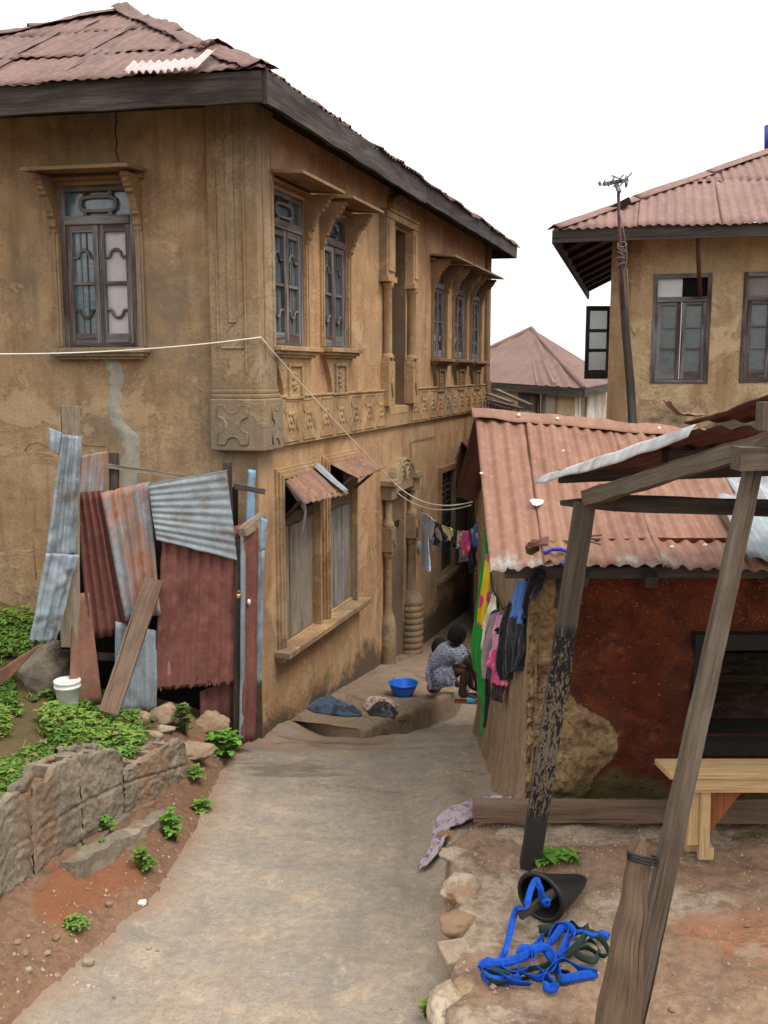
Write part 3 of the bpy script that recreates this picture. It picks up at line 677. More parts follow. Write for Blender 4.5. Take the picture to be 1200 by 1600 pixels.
# far end pilaster
mb = MB()
mb.box(fB, 8.16, 8.405, -.13, 1.9, -.02, .05); mb.box(fB, 8.14, 8.42, -.585, -.13, -.02, .07); mb.box(fB, 8.2, 8.36, .1, 1.8, .05, .06)
mb.build('pilaster', M['trim_brown'], house, bevel=.006)

# ---- windows of the upper floor
def arch_bar(fr, a, b, z, n, up, r=.045):
    m = (a + b) / 2; r = min(r, (b - a) * .3)
    return [fr.P(a, z, n), fr.P(m - r * 1.25, z, n), fr.P(m - r, z + up * r * .25, n)] + [fr.P(m - r * math.cos(math.pi * i / 6), z + up * (r * .3 + r * math.sin(math.pi * i / 6)), n) for i in range(1, 6)] + [fr.P(m + r, z + up * r * .25, n), fr.P(m + r * 1.25, z, n), fr.P(b, z, n)]
def carved_window(fr, s0, s1, z0, z1, wood, trim, hood_w=.11, panes=('glass', 'glass'), corbel=True, slim=False, label=None, frame_stone=True, near_bracket=True):
    mb = MB(); f = .045; zt = z0 + (z1 - z0) * .79
    nb, nf = -.075, -.006
    mb.box(fr, s0, s0 + f, z0, z1, nb, nf); mb.box(fr, s1 - f, s1, z0, z1, nb, nf)
    mb.box(fr, s0 + f, s1 - f, z1 - f, z1, nb, nf + .004); mb.box(fr, s0 + f, s1 - f, z0, z0 + .03, nb, nf + .004)
    mb.box(fr, s0 + f, s1 - f, zt - .035, zt + .03, nb, nf + .012)
    w = mb.build('window', wood, house, bevel=.004)
    if label: w['label'] = label
    a0, a1 = s0 + f, s1 - f; mid = (a0 + a1) / 2; st = .042
    # transom light with its oval fretwork
    mb = MB(); zc = (zt + .03 + z1 - f) / 2; hw, hh = (a1 - a0) * .27, (z1 - f - zt - .03) * .30
    pth = []
    for i in range(20):
        t = 2 * math.pi * i / 20; cx, cz = math.cos(t), math.sin(t)
        pth.append(fr.P(mid + hw * (abs(cx) ** .7) * (1 if cx > 0 else -1), zc + hh * (abs(cz) ** .45) * (1 if cz > 0 else -1), -.03))
    mb.tube(pth, .015, 6, True)
    for sg in (-1, 1):
        mb.beam(fr.P(mid + sg * hw * .72, zt + .03, -.03), fr.P(mid + sg * hw * .72, zc - hh * .8, -.03), .03, .02, fr.n)
        mb.beam(fr.P(mid + sg * hw * .72, zc + hh * .8, -.03), fr.P(mid + sg * hw * .72, z1 - f, -.03), .03, .02, fr.n)
    mb.build('fretwork', wood, w)
    mb = MB(); mb.box(fr, a0, a1, zt + .03, z1 - f, -.06, -.056); mb.build('pane', M['glass'], w)
    # two casements
    H0, H1 = z0 + .03, zt - .035
    for k, (b0, b1) in enumerate(((a0, mid), (mid, a1))):
        mb = MB(); g = .003; b0 += g; b1 -= g; n0, n1 = -.062, -.012
        mb.box(fr, b0, b0 + st, H0, H1, n0, n1); mb.box(fr, b1 - st, b1, H0, H1, n0, n1)
        mb.box(fr, b0 + st, b1 - st, H1 - .055, H1, n0, n1 - .003); mb.box(fr, b0 + st, b1 - st, H0, H0 + .075, n0, n1 - .003)
        zm = (H0 + .075 + H1 - .055) / 2; mb.box(fr, b0 + st, b1 - st, zm - .013, zm + .013, n0 + .01, n1 - .006)
        q = (H1 - .055 - zm) / 2
        pc = panes[k]
        mb.tube(arch_bar(fr, b0 + st, b1 - st, zm + q * 1.02, n1 - .018, 1), .0125, 6)
        mb.tube(arch_bar(fr, b0 + st, b1 - st, zm - q * 1.05, n1 - .018, -1), .0125, 6)
        if pc == 'glass':
            m = (b0 + b1) / 2
            for off in ((-.03, .03) if slim else (-.022, .03)):
                mb.beam(fr.P(m + off, H0 + .075, n1 - .03), fr.P(m + off, H1 - .055, n1 - .03), .009, .012, fr.n)
        mb.build('casement', wood, w, bevel=.003)
        mb = MB(); mb.box(fr, b0 + st, b1 - st, H0 + .075, H1 - .055, -.05, -.046); mb.build('pane', M[pc], w)
    # plaster jambs
    mb = MB()
    if frame_stone:
        for sg, sE in ((-1, s0), (1, s1)):
            x0, x1 = (sE - .065, sE - .004) if sg < 0 else (sE + .004, sE + .065)
            mb.box(fr, x0, x1, z0 + .0, z1 - .32, -.01, .022); mb.box(fr, x0 + .02, x1 - .02, z0, z1 - .32, .02, .034)
    # sill cornice
    for e, za, zb, n in ((.10, z0 - .042, z0 - .004, .13), (.075, z0 - .07, z0 - .042, .10), (.05, z0 - .092, z0 - .07, .075)):
        mb.box(fr, s0 - e, s1 + e, za, zb, -.01, n)
    mb.build('sill', trim, w, bevel=.005)
    # hood on two scroll brackets
    zh = z1 + .075
    mb = MB()
    P = [fr.P(s0 - hood_w, zh + .03, -.01), fr.P(s1 + hood_w, zh + .03, -.01), fr.P(s1 + hood_w, zh, .33), fr.P(s0 - hood_w, zh, .33)]
    dn = V((0, 0, -.026)); mb.hexa([P[0], P[3], P[3] + dn, P[0] + dn, P[1], P[2], P[2] + dn, P[1] + dn])
    mb.box(fr, s0 - hood_w + .02, s1 + hood_w - .02, zh - .05, zh - .026, -.01, .07)
    mb.build('hood', M['trim_brown'], w, bevel=.004)
    prof = [(0, 0), (.275, -.012), (.275, -.045), (.25, -.055), (.245, -.085), (.225, -.098), (.22, -.125), (.195, -.135), (.188, -.165), (.155, -.18), (.135, -.215), (.115, -.25), (.10, -.29), (.085, -.315), (.09, -.335), (.062, -.355), (.055, -.395), (.06, -.42), (.04, -.44), (.036, -.475), (0, -.49)]
    prof = [(a * .88, b * .84) for a, b in prof]
    for sE in ((s0 - .065, s1 + .003) if near_bracket else (s1 + .003,)):
        mb = MB(); mb.prism([(a, zh - .026 + b) for a, b in prof], lambda x, z, n: fr.P(n, z, x), sE, sE + .062)
        mb.build('bracket', M['trim_brown'], w, bevel=.006)
    if corbel:
        mb = MB(); m = (s0 + s1) / 2; W = (s1 - s0) / 2 + .03; zb = z0 - .09
        pts = []
        for i in range(9):
            t = i / 8; pts.append((m - W * (1 - .42 * math.sin(t * math.pi / 2) + .0), zb - .02 - .30 * t))
        pr = pts + [(m + (m - a), b) for a, b in pts[::-1]]
        mb.prism([(m - W, zb)] + pr + [(m + W, zb)], lambda x, z, n: fr.P(x, z, n), -.01, .045)
        a = .145
        for (x0, x1, y0, y1) in ((m - a, m + a, zb - .075, zb - .045), (m - a, m - a + .025, zb - .3, zb - .075), (m + a - .025, m + a, zb - .3, zb - .075)): mb.box(fr, x0, x1, y0, y1, .043, .066)
        mb.box(fr, m - a - .04, m + a + .04, zb - .335, zb - .315, -.01, .055)
        for i in range(14):
            t = 2 * math.pi * i / 7; r = .05 if i < 7 else .022
            mb.lathe(fr.P(m + r * math.cos(t) * .8, zb - .19 + r * math.sin(t) * 1.2, .043), [(.022, 0), (.018, .012), (.004, .02)], 7, fr.n)
        mb.build('corbel', trim, w, bevel=.005)
    return w
carved_window(fA, .93, 1.55, .187, 1.40, M['wood_frame'], M['trim_grey'], panes=('paper', 'glass'), corbel=False, label='window with one papered and one glazed casement, facing the photographer')
for (a, b, z0) in ((.29, .97, .205), (1.38, 2.0, .215)): carved_window(fB, a, b, z0, 1.40, M['wood_frame'], M['trim'], near_bracket=(a > 1))
for (a, b, z0) in ((5.09, 5.69, .17), (6.16, 6.82, .17), (7.22, 7.8, .16)): carved_window(fB, a, b, z0, 1.32, M['wood_frame'], M['trim_brown'], hood_w=.16, slim=True)

# ---- niche door of the upper floor with its columns
mb = MB()
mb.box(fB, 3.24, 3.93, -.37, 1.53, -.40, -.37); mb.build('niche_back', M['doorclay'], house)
mb = MB(); mb.box(fB, 3.922, 3.927, -.37, 1.53, -.37, -.004); mb.box(fB, 3.243, 3.248, -.37, 1.53, -.37, -.004); mb.box(fB, 3.248, 3.922, 1.522, 1.527, -.37, -.004); mb.build('niche_shade_lining', M['doorclay'], house)  # thin darker linings: the shade inside the niche painted onto its reveals
mb = MB(); mb.box(fB, 3.26, 3.62, -.34, 1.5, -.365, -.33); mb.box(fB, 3.28, 3.6, .25, .3, -.33, -.32); dr = mb.build('door', M['wood_dark'], house, bevel=.004)
mb = MB()
for s0, s1 in ((2.97, 3.235), (3.94, 4.09)):
    mb.box(fB, s0, s1, .98, 1.56, -.02, .09); mb.box(fB, s0 + .03, s1 - .03, 1.03, 1.5, .088, .105)
    mb.box(fB, s0 - .02, s1 + .02, .92, .98, -.02, .11)
mb.box(fB, 2.97, 4.09, 1.56, 1.63, -.02, .1); mb.box(fB, 3.0, 4.06, 1.63, 1.655, -.02, .12)
arch = [(3.22, 1.655)] + [(3.53 - .31 * math.cos(math.pi * i / 10), 1.655 + .22 * math.sin(math.pi * i / 10) ** .8) for i in range(1, 10)] + [(3.84, 1.655)]
mb.prism(arch, lambda x, z, n: fB.P(x, z, n), -.02, .075)
for r in (.1, .19, .27): mb.tube([fB.P(3.53 - r * math.cos(math.pi * i / 10), 1.66 + r * .72 * math.sin(math.pi * i / 10), .078) for i in range(11)], .014, 5)
for s in (3.11, 4.02):
    mb.lathe(fB.P(s, .14, .045), [(.075, 0), (.07, .03), (.05, .05), (.048, .72), (.065, .74), (.07, .78)], 14)
    mb.box(fB, s - .105, s + .105, -.36, .11, -.02, .10); mb.box(fB, s - .085, s + .085, .11, .145, -.02, .085)
    mb.prism([(s, -.27), (s + .05, -.12), (s, .03), (s - .05, -.12)], lambda x, z, n: fB.P(x, z, n), .098, .118)
mb.build('niche_surround', M['trim'], house, bevel=.006)

# ---- boarded windows of the ground floor
def boarded(s0, s1, z0, z1, nb, header, lab, bm_='wood_board'):
    mb = MB()
    for e, n in ((.085, .02), (.06, .04), (.03, .052)):
        mb.box(fB, s0 - e, s0 - e + .034, z0 - .02, z1 + e, -.01, n); mb.box(fB, s1 + e - .034, s1 + e, z0 - .02, z1 + e, -.01, n); mb.box(fB, s0 - e + .034, s1 + e - .034, z1 + e - .032, z1 + e, -.01, n)
    w = mb.build('boarded_window', M['trim'], house, bevel=.004); w['label'] = lab
    x = s0 + .012
    for i in range(nb):
        wd = (s1 - s0 - .02) / nb + U(-.02, .02); x1 = min(s1 - .008, x + wd) if i < nb - 1 else s1 - .008
        mb = MB(); top = header + U(-.015, .03)
        mb.beam(fB.P((x + x1) / 2, z0 + U(0, .015), -.035 + U(-.006, .006)), fB.P((x + x1) / 2 + U(-.01, .01), top, -.03 + U(-.006, .006)), x1 - x - .012, .022, fB.n, seg=8, jit=.003)
        mb.build('board', M[bm_], w); x = x1
    mb = MB(); mb.beam(fB.P(s0 + .01, header + .05, -.02), fB.P(s1 - .01, header + .06, -.02), .03, .1, (0, 0, 1), seg=5, jit=.004); mb.build('cross_board', M['wood_brown'], w)
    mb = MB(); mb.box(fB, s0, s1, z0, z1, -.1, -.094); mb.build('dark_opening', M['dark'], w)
    return w
g1 = boarded(.385, 1.15, -2.24, -.85, 3, -1.26, 'boarded window nearest the house corner')
g2 = boarded(1.40, 2.12, -2.22, -.83, 3, -1.27, 'boarded window with paler grey boards beside the doorway', 'wood_grey')
mb = MB()
for e, za, zb, n in ((.06, -2.30, -2.245, .14), (.04, -2.335, -2.30, .10), (.02, -2.36, -2.335, .06)): mb.box(fB, .30 - e, 2.24 + e, za, zb, -.01, n)
mb.build('sill', M['trim'], house, bevel=.008)
def awning(win, q, ribs, seed, lab):
    mb = MB(); sheet(mb, q, ribs, .009, 10, 8, .014, ragged=(0, .06, 0, .02), crumple=.006, useed=seed)
    a = mb.build('awning', M['rust_light'], win, solid=.003); a['label'] = lab
    mb = MB()
    for s in (q[0], q[1]):
        base = s - V((0, 0, .32)); tip = (q[3] if s is q[0] else q[2]).lerp(s, .25) - V((0, 0, .03))
        mb.beam(base, tip, .03, .025)
    mb.beam(q[3].lerp(q[0], .2) - V((0, 0, .03)), q[2].lerp(q[1], .2) - V((0, 0, .03)), .03, .03)
    mb.build('awning_strut', M['wood_dark'], win)
awning(g1, [fB.P(.42, -.86, .03), fB.P(1.22, -.80, .03), fB.P(1.24, -1.06, .30), fB.P(.30, -1.03, .27)], 8, 3, 'rusty tin awning with a pale sheet in it')
mb = MB(); sheet(mb, [fB.P(.98, -.80, .06), fB.P(1.1, -.79, .06), fB.P(1.17, -1.02, .31), fB.P(1.06, -1.02, .31)], 1.5, .008, 8, 8, .01, useed=5); mb.build('awning_patch', M['galv_white'], g1, solid=.003)
mb = MB(); mb.face([fB.P(.42, -.87, .03), fB.P(.29, -1.03, .27), fB.P(.33, -1.12, .26), fB.P(.45, -.92, .04)]); mb.face([fB.P(.29, -1.03, .27), fB.P(.33, -1.12, .26), fB.P(.35, -1.27, .22), fB.P(.32, -1.27, .22)]); mb.build('awning_flap', M['galv_white'], g1, solid=.003)
awning(g2, [fB.P(1.42, -.82, .03), fB.P(2.12, -.80, .03), fB.P(2.22, -.93, .31), fB.P(1.5, -.95, .29)], 8, 9, 'rusty tin awning sloping over the second boarded window')

# ---- street doorway
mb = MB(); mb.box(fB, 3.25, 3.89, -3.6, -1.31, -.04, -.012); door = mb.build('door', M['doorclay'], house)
def letters(txt, size, fr, s, z, n, parent, mat, name='lettering', rot=0.0):
    cu = bpy.data.curves.new('t', 'FONT'); cu.body = txt; cu.size = size; cu.extrude = .0015; cu.offset = .004
    o = bpy.data.objects.new('t', cu); col.objects.link(o); bpy.context.view_layer.update()
    me = bpy.data.meshes.new_from_object(o.evaluated_get(bpy.context.evaluated_depsgraph_get())); bpy.data.objects.remove(o)
    off = V((0, 0, 0)); q = parent
    while q is not None: off += q.location; q = q.parent
    for v in me.vertices:
        x, y = v.co.x, v.co.y + v.co.x * rot
        v.co = fr.P(s + x, z + y, n + v.co.z) - off
    me.materials.clear(); me.materials.append(mat); me.name = name
    t = bpy.data.objects.new(name, me); col.objects.link(t); t.parent = parent; return t
letters('ooons', .155, fB, 3.33, -1.74, -.009, door, M['paint_black']); letters('AC', .15, fB, 3.38, -1.89, -.009, door, M['paint_black'])
mb = MB()
prof = {'near': [(.085, -3.35), (.09, -3.2), (.085, -3.0), (.092, -2.98), (.085, -2.94), (.09, -2.8), (.08, -2.72), (.068, -2.66), (.048, -2.6), (.042, -2.56)],
        'far': [(.14, -3.42), (.15, -3.36)] + [(r, z) for k in range(9) for r, z in ((.13, -3.33 + k * .075), (.145, -3.31 + k * .075), (.145, -3.275 + k * .075))] + [(.12, -2.63), (.085, -2.57), (.06, -2.54)]}
for s, key in ((3.125, 'near'), (4.03, 'far')):
    n = .05; rest = [(.042, -2.0), (.055, -1.99), (.06, -1.95), (.045, -1.93)]
    mb.lathe(fB.P(s, 0, n), prof[key] + rest, 16)
    mb.box(fB, s - .07, s + .07, -1.93, -1.66, -.02, .115); mb.lathe(fB.P(s, 0, n), [(.07, -1.66), (.066, -1.62), (.052, -1.60), (.042, -1.56), (.042, -1.36)], 14)
    mb.prism([(s, -1.9), (s + .05, -1.79), (s, -1.69), (s - .05, -1.79)], lambda x, z, n: fB.P(x, z, n), .113, .13)
    mb.box(fB, s - .1, s + .1, -1.36, -1.21, -.02, .12); mb.box(fB, s - .13, s + .13, -1.21, -1.175, -.02, .16); mb.box(fB, s - .115, s + .115, -1.175, -1.15, -.02, .14)
mb.box(fB, 3.225, 3.93, -1.305, -1.18, -.02, .10)
cen = 3.62
hump = [(3.27, -1.178)] + [(cen - .34 * math.cos(math.pi * i / 12), -1.178 + .235 * abs(math.sin(math.pi * i / 12)) ** .7) for i in range(1, 12)] + [(3.97, -1.178)]
mb.prism(hump, lambda x, z, n: fB.P(x, z, n), -.02, .1)
for c2, rr in ((3.5, (.07, .12)), (3.74, (.07, .12)), (3.45, (.17,)), (3.8, (.17,)), (cen, (.24, .3))):
    for r in rr: mb.tube([fB.P(c2 - r * math.cos(math.pi * i / 10), -1.2 + (r * 1.05) * math.sin(math.pi * i / 10) * (.75 if r > .2 else 1), .1) for i in range(11)], .014, 5)
mb.build('door_surround', M['trim_grey'], house, bevel=.006)
mb = MB(); mb.lathe(fB.P(4.5, -2.12, 0), [(.075, 0), (.075, .02), (.055, .03), (.02, .035)], 14, fB.n); mb.build('meter_plate', M['galv_white'], house)
# wire on the wall
mb = MB(); mb.tube([fB.P(4.15, -1.15, .01), fB.P(4.12, -.82, .01), fB.P(4.3, -.8, .012), fB.P(5.2, -.82, .012)], .004, 5); mb.build('wall_wire', M['wire'], house)
# louvred window at the far end of the ground floor
mb = MB()
for a, b, c, d in ((5.42, 5.5, -2.70, -1.24), (6.25, 6.33, -2.70, -1.24), (5.5, 6.25, -1.32, -1.24)): mb.box(fB, a, b, c, d, -.02, .04)
for e, za, zb, n in ((.04, -2.76, -2.70, .1), (.02, -2.8, -2.76, .07)): mb.box(fB, 5.42 - e, 6.33 + e, za, zb, -.01, n)
lw = mb.build('louvred_window', M['trim_brown'], house, bevel=.004)
for k in range(2):
    a = 5.51 + k * .37; mb = MB(); mb.box(fB, a, a + .04, -2.66, -1.33, -.06, -.02); mb.box(fB, a + .32, a + .36, -2.66, -1.33, -.06, -.02)
    for i in range(16): 
        z = -2.6 + i * .078; mb.beam(fB.P(a + .04, z, -.04), fB.P(a + .32, z, -.04), .06, .008, (fB.n + V((0, 0, .9))))
    mb.build('louvred_shutter', M['wood_dark'], lw)
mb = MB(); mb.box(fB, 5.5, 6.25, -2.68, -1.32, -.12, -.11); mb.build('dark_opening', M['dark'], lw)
# cement repair below the front window, and the crack above it
mb = MB(); pth = [(158, 552, 24), (176, 566, 25), (182, 585, 21), (180, 610, 19), (178, 640, 21), (186, 664, 24), (204, 684, 30), (206, 705, 28), (203, 740, 26), (200, 790, 22)]
L = []
for i in range(41):
    t = i / 40 * (len(pth) - 1); k = min(int(t), len(pth) - 2); f = t - k
    u, v, w = (lerp(pth[k][j], pth[k + 1][j], f) for j in range(3)); w *= .5 * (1 + .5 * nz((i * .37, 0, 3)))
    row = []
    for j in range(7):
        q = (j / 6 - .5) * 2; s_, z_ = fA.px(u + q * w + 5 * nz((i * .5, q, 7)), v)
        row.append(mb.bm.verts.new(fA.P(s_, z_, .001 + .013 * (1 - q * q) + .003 * nz((i, j, 1), .7))))
    L.append(row)
for a, b in zip(L, L[1:]):
    for j in range(6): f = mb.bm.faces.new((a[j], a[j + 1], b[j + 1], b[j])); f.smooth = True
mb.build('cement_repair', M['cement'], house)
mb = MB(); mb.tube([fA.P(*fA.px(u, v), .001) for u, v in ((181, 165), (182, 190), (180, 205), (183, 222), (181, 236), (186, 252))], .005, 4); mb.build('crack', M['dark'], house)
# old render edge low on the front wall
mb = MB(); mb.tube([fA.P(*fA.px(u, v), .0) for u, v in ((38, 705), (45, 694), (60, 690), (75, 697), (100, 700), (130, 694), (165, 697))], .006, 5)
mb.tube([fA.P(*fA.px(u, v), .0) for u, v in ((38, 705), (52, 740), (55, 790), (52, 850), (57, 905))], .005, 5); mb.build('render_edge', M['plaster'], house)

# ---- roof
oA, oB = .6, .35
Ec = corner(oA, oB); zE = 1.97
rA = ray(195, 15)
def plan(w): return Ec + fA.d * w + fB.d * w
lo, hi = .5, 6
for _ in range(50):
    w = (lo + hi) / 2; p = plan(w)
    if p.x / p.y > rA.x / rA.y: lo = w
    else: hi = w
Wd = w; ap = plan(Wd); ap = V((ap.x, ap.y, rA.z / rA.y * ap.y))
Lb = 8.83 + fB.d.dot(fB.O - Ec)
El = Ec + fA.d * 2 * Wd; Ef = Ec + fB.d * Lb; Eb = El + fB.d * Lb; Rf = Ef + fA.d * Wd - fB.d * Wd; Rf.z = ap.z
for p in (Ec, El, Ef, Eb): p.z = zE
def roof_rows(mb, a, b, peakpt, rows, colw, ribs, seed, amp=.011, per=6, clip=(), dent=.02, over=.12, extra=1.0):
    """sheets laid in overlapping rows on the plane a-b-peak"""
    e = (b - a).normalized(); nrm = e.cross(peakpt - a).normalized()
    if nrm.z < 0: nrm = -nrm
    up = nrm.cross(e).normalized()
    if up.z < 0: up = -up
    Lv = (peakpt - a).dot(up); Lu = (b - a).length; rh = Lv / rows; rnd = random.Random(seed)
    tmp = MB()
    for r in range(rows):
        k = -1 + rnd.random() * .6
        while k * colw < Lu:
            j = lambda s: rnd.uniform(-s, s)
            u0, u1 = k * colw, (k + 1) * colw + .05; v0, v1 = r * rh - (over if r else .04) + j(.025), (r + 1) * rh + .02
            lift0 = .003 + max(0, j(.010)); l1 = .001
            sk = j(.03)
            P = lambda u, v, h: a + e * u + up * v + nrm * h
            sheet(tmp, [P(u0 + sk, v0, lift0 + rnd.random() * .012), P(u1 + sk, v0 + j(.015), lift0), P(u1, v1, l1), P(u0, v1, l1 + .005)], ribs, amp, 7, per, dent * (.6 + rnd.random()), ragged=(.005, 0, 0, 0), useed=rnd.random() * 90)
            k += 1
    for co, no in clip:
        bmesh.ops.bisect_plane(tmp.bm, geom=tmp.bm.verts[:] + tmp.bm.edges[:] + tmp.bm.faces[:], plane_co=co, plane_no=no, clear_outer=True)
    return tmp
def vclip(a, b, inside):
    d = (b - a); no = V((d.y, -d.x, 0)).normalized()
    if (inside - a).dot(no) > 0: no = -no
    return (a, no)
cenA = (Ec + El + ap) / 3
mb = roof_rows(None, Ec, El, ap, 3, .66, 8, 11, amp=.0052, clip=[vclip(Ec, ap, cenA), vclip(El, ap, cenA)])
roof = mb.build('roof', M['rust_roof'], house, solid=.003)
mb = roof_rows(None, Ec, Ef, ap, 4, .7, 8, 5, per=5, clip=[vclip(Ec, ap, (Ec + Ef) / 2 + V((0, 0, 1))), vclip(Ef, Rf, (Ec + Ef) / 2)], dent=.03)
mb.build('roof_slope', M['rust_roof'], roof, solid=.003)
mb = MB(); mb.face([El, Eb, Rf, ap]); mb.face([Ef, Rf, Eb]); mb.build('roof_slope', M['rust_roof'], roof)
def ridge_cap(mb, a, b, w, n, seed, bump=.03, up=V((0, 0, 1)), lat=None):
    d = (b - a); L = d.length; d.normalize(); side = d.cross(up).normalized()
    for k in range(n):
        t0, t1 = k / n, (k + 1) / n + .03; o = seed + k * 5
        def fn(u, v):
            t = lerp(t0, t1, v); q = (u - .5) * 2
            p = a.lerp(b, min(1, t)) + side * q * w + up * (.035 - abs(q) * w * .45 + .012 * (1 - v))
            return p + up * bump * fbm((t * 5, q * .4, o), 1.3) + side * .012 * nz((t * 30, q, o))
        mb.grid(fn, 8, 14, lambda u, v: (u * .3 + o, v * .9 + o))
mb = MB(); ridge_cap(mb, Ec + V((0, 0, .0)), ap, .13, 4, 2, .05); mb.build('hip_cap', M['rust_roof'], roof, solid=.003)
mb = MB(); ridge_cap(mb, El, ap, .12, 4, 31, .03); mb.build('hip_cap', M['rust_roof'], roof, solid=.003)
# pale torn sheet on the front slope
eA = (El - Ec).normalized(); nA = eA.cross(ap - Ec).normalized(); nA = nA if nA.z > 0 else -nA
def onroof(u, v, h): r = ray(u, v); return r * ((Ec + nA * h).dot(nA) / r.dot(nA))
mb = MB(); sheet(mb, [onroof(192, 113, .055), onroof(294, 108, .055), onroof(322, 90, .05), onroof(207, 98, .06)], 9, .012, 5, 8, .012, ragged=(.02, 0, 0, 0), useed=4)
sheet(mb, [onroof(292, 108, .058), onroof(310, 104, .055), onroof(338, 76, .05), onroof(320, 82, .055)], 1, .01, 5, 8, .01, useed=6)
mb.build('roof_patch', M['tin_pink'], roof, solid=.003)
mb = MB(); sheet(mb, [onroof(306, 66, .06), onroof(336, 64, .09), onroof(334, 70, .06), onroof(300, 72, .05)], 2, .01, 4, 8, .02, useed=8); mb.build('loose_sheet', M['rust_dark'], roof, solid=.003)
# loose edge along the lane eave
for i in range(3):
    mb = MB(); s = (1.25, 2.9, 4.9)[i]; a = Ec + fB.d * s; sheet(mb, [a + V((0, 0, .02)), a + fB.d * (.8 - i * .2) + V((0, 0, .02)), a + fB.d * (.8 - i * .2) + V((0, 0, .06)) - fB.n * .35, a + V((0, 0, .1)) - fB.n * .35], 8, .014, 4, 6, .03, ragged=(.05, 0, 0, 0), useed=20 + i); mb.build('loose_sheet', M['rust_dark'], roof, solid=.003)
# fascia boards and soffit
mb = MB(); mb.beam(Ec + V((0, 0, -.11)) + fA.n * .0, El + V((0, 0, -.11)), .035, .20, seg=24, jit=.012); mb.build('fascia', M['wood_dark'], house)
mb = MB()
jp = Ec + fB.d * 4.0
mb.beam(Ec + V((0, 0, -.11)) - fA.d * .02, jp + V((0, 0, -.115)), .035, .21, seg=16, jit=.012); mb.beam(jp + fB.d * .015 + V((0, 0, -.105)), Ef + V((0, 0, -.10)), .035, .19, seg=16, jit=.014)
mb.build('fascia', M['wood_dark'], house)
mb = MB(); mb.beam(Ef + V((0, 0, -.10)), Eb + V((0, 0, -.10)), .035, .19); mb.build('fascia', M['wood_dark'], house)
mb = MB(); z = 1.9
pts = [corner(oA - .02, oB - .02), El, Eb, Ef]; mb.prism([xy(p) for p in (Ec + fA.d * .02, El, Eb, Ef)], planz, 1.91, 1.93); mb.build('soffit', M['soffit'], house)
# ------------------------------------------------------------------ ground: one height field split into earth, lane, terrace
def zl(y):  # lane level
    return interp([(-100, -1.5), (0, -2.25), (2.0, -2.5), (3.8, -2.6), (5.9, -2.72), (7.0, -2.87), (7.8, -3.06), (8.4, -3.24), (9, -3.36), (10, -3.46), (12, -3.54), (16, -3.66), (30, -4.2), (300, -9)], y)
def zplat(q):
    s = (V((q[0], q[1], 0)) - fB.O).dot(fB.d); return interp([(.2, -2.90), (1.0, -2.96), (3.1, -3.185), (4.7, -3.42), (7.5, -3.585), (9, -3.66)], s)
def lanept(u, v):
    q = atY(u, v, 5)
    lo, hi = 2.0, 20.0
    for _ in range(40):
        m = (lo + hi) / 2; p = atY(u, v, m)
        if p.z > zl(m): lo = m
        else: hi = m
    return atY(u, v, lo)
LEDGE = [(-1.62, -100), (-1.62, 2.0)] + [(p.x, p.y) for p in (lanept(*q) for q in ((20, 1600), (120, 1510), (250, 1392), (308, 1290), (330, 1240), (346, 1205), (384, 1166)))] + [(-1.0, 7.3), (-1.0, 300)]
def xL(y): return interp([(b, a) for a, b in LEDGE], y) + (.02 * nz((0, y, 0), 3.5) + .012 * nz((0, y, 3), 9) if 2 < y < 7 else 0)
def blockline(y): return interp([(2.0, -2.42), (4.15, -1.76), (5.85, -1.28), (6.4, -1.28), (7.0, -1.10), (7.4, -1.05)], y)
TE = [(p.x, p.y) for p in (atZ(u, v, -2.3) for u, v in ((684, 1600), (690, 1480), (706, 1395), (698, 1330), (694, 1302), (742, 1275)))]
def xR(y):
    if y < TE[0][1]: return TE[0][0] + .015 * nz((0, y, 7), 6)
    if y > TE[-1][1]: return 99
    return interp([(b, a) for a, b in TE], y) + .015 * nz((0, y, 7), 6)
HUTX, HUTY = .78, 4.92
def zgarden(x, y):
    a = -2.31 + .14 * max(0, -1.9 - x) + .12 * max(0, min(3, y - 6)) + .05 * min(1, max(0, -x - 1.5))
    b = interp([(-2.2, a), (-1.85, -2.335), (-1.5, -2.49), (-1.2, -2.67), (-.98, -2.84)], x)
    return lerp(a, b, sstep((y - 5.75) / .5))
def region(x, y):
    if y < TE[-1][1] + .02 and x > xR(y): return 'terrace'
    if y >= TE[-1][1] + .02 and x > HUTX + .08 and y < 8: return 'terrace'
    if x < xL(y): return 'earth'
    if y > 16 or x > 3: return 'earth'
    return 'lane'
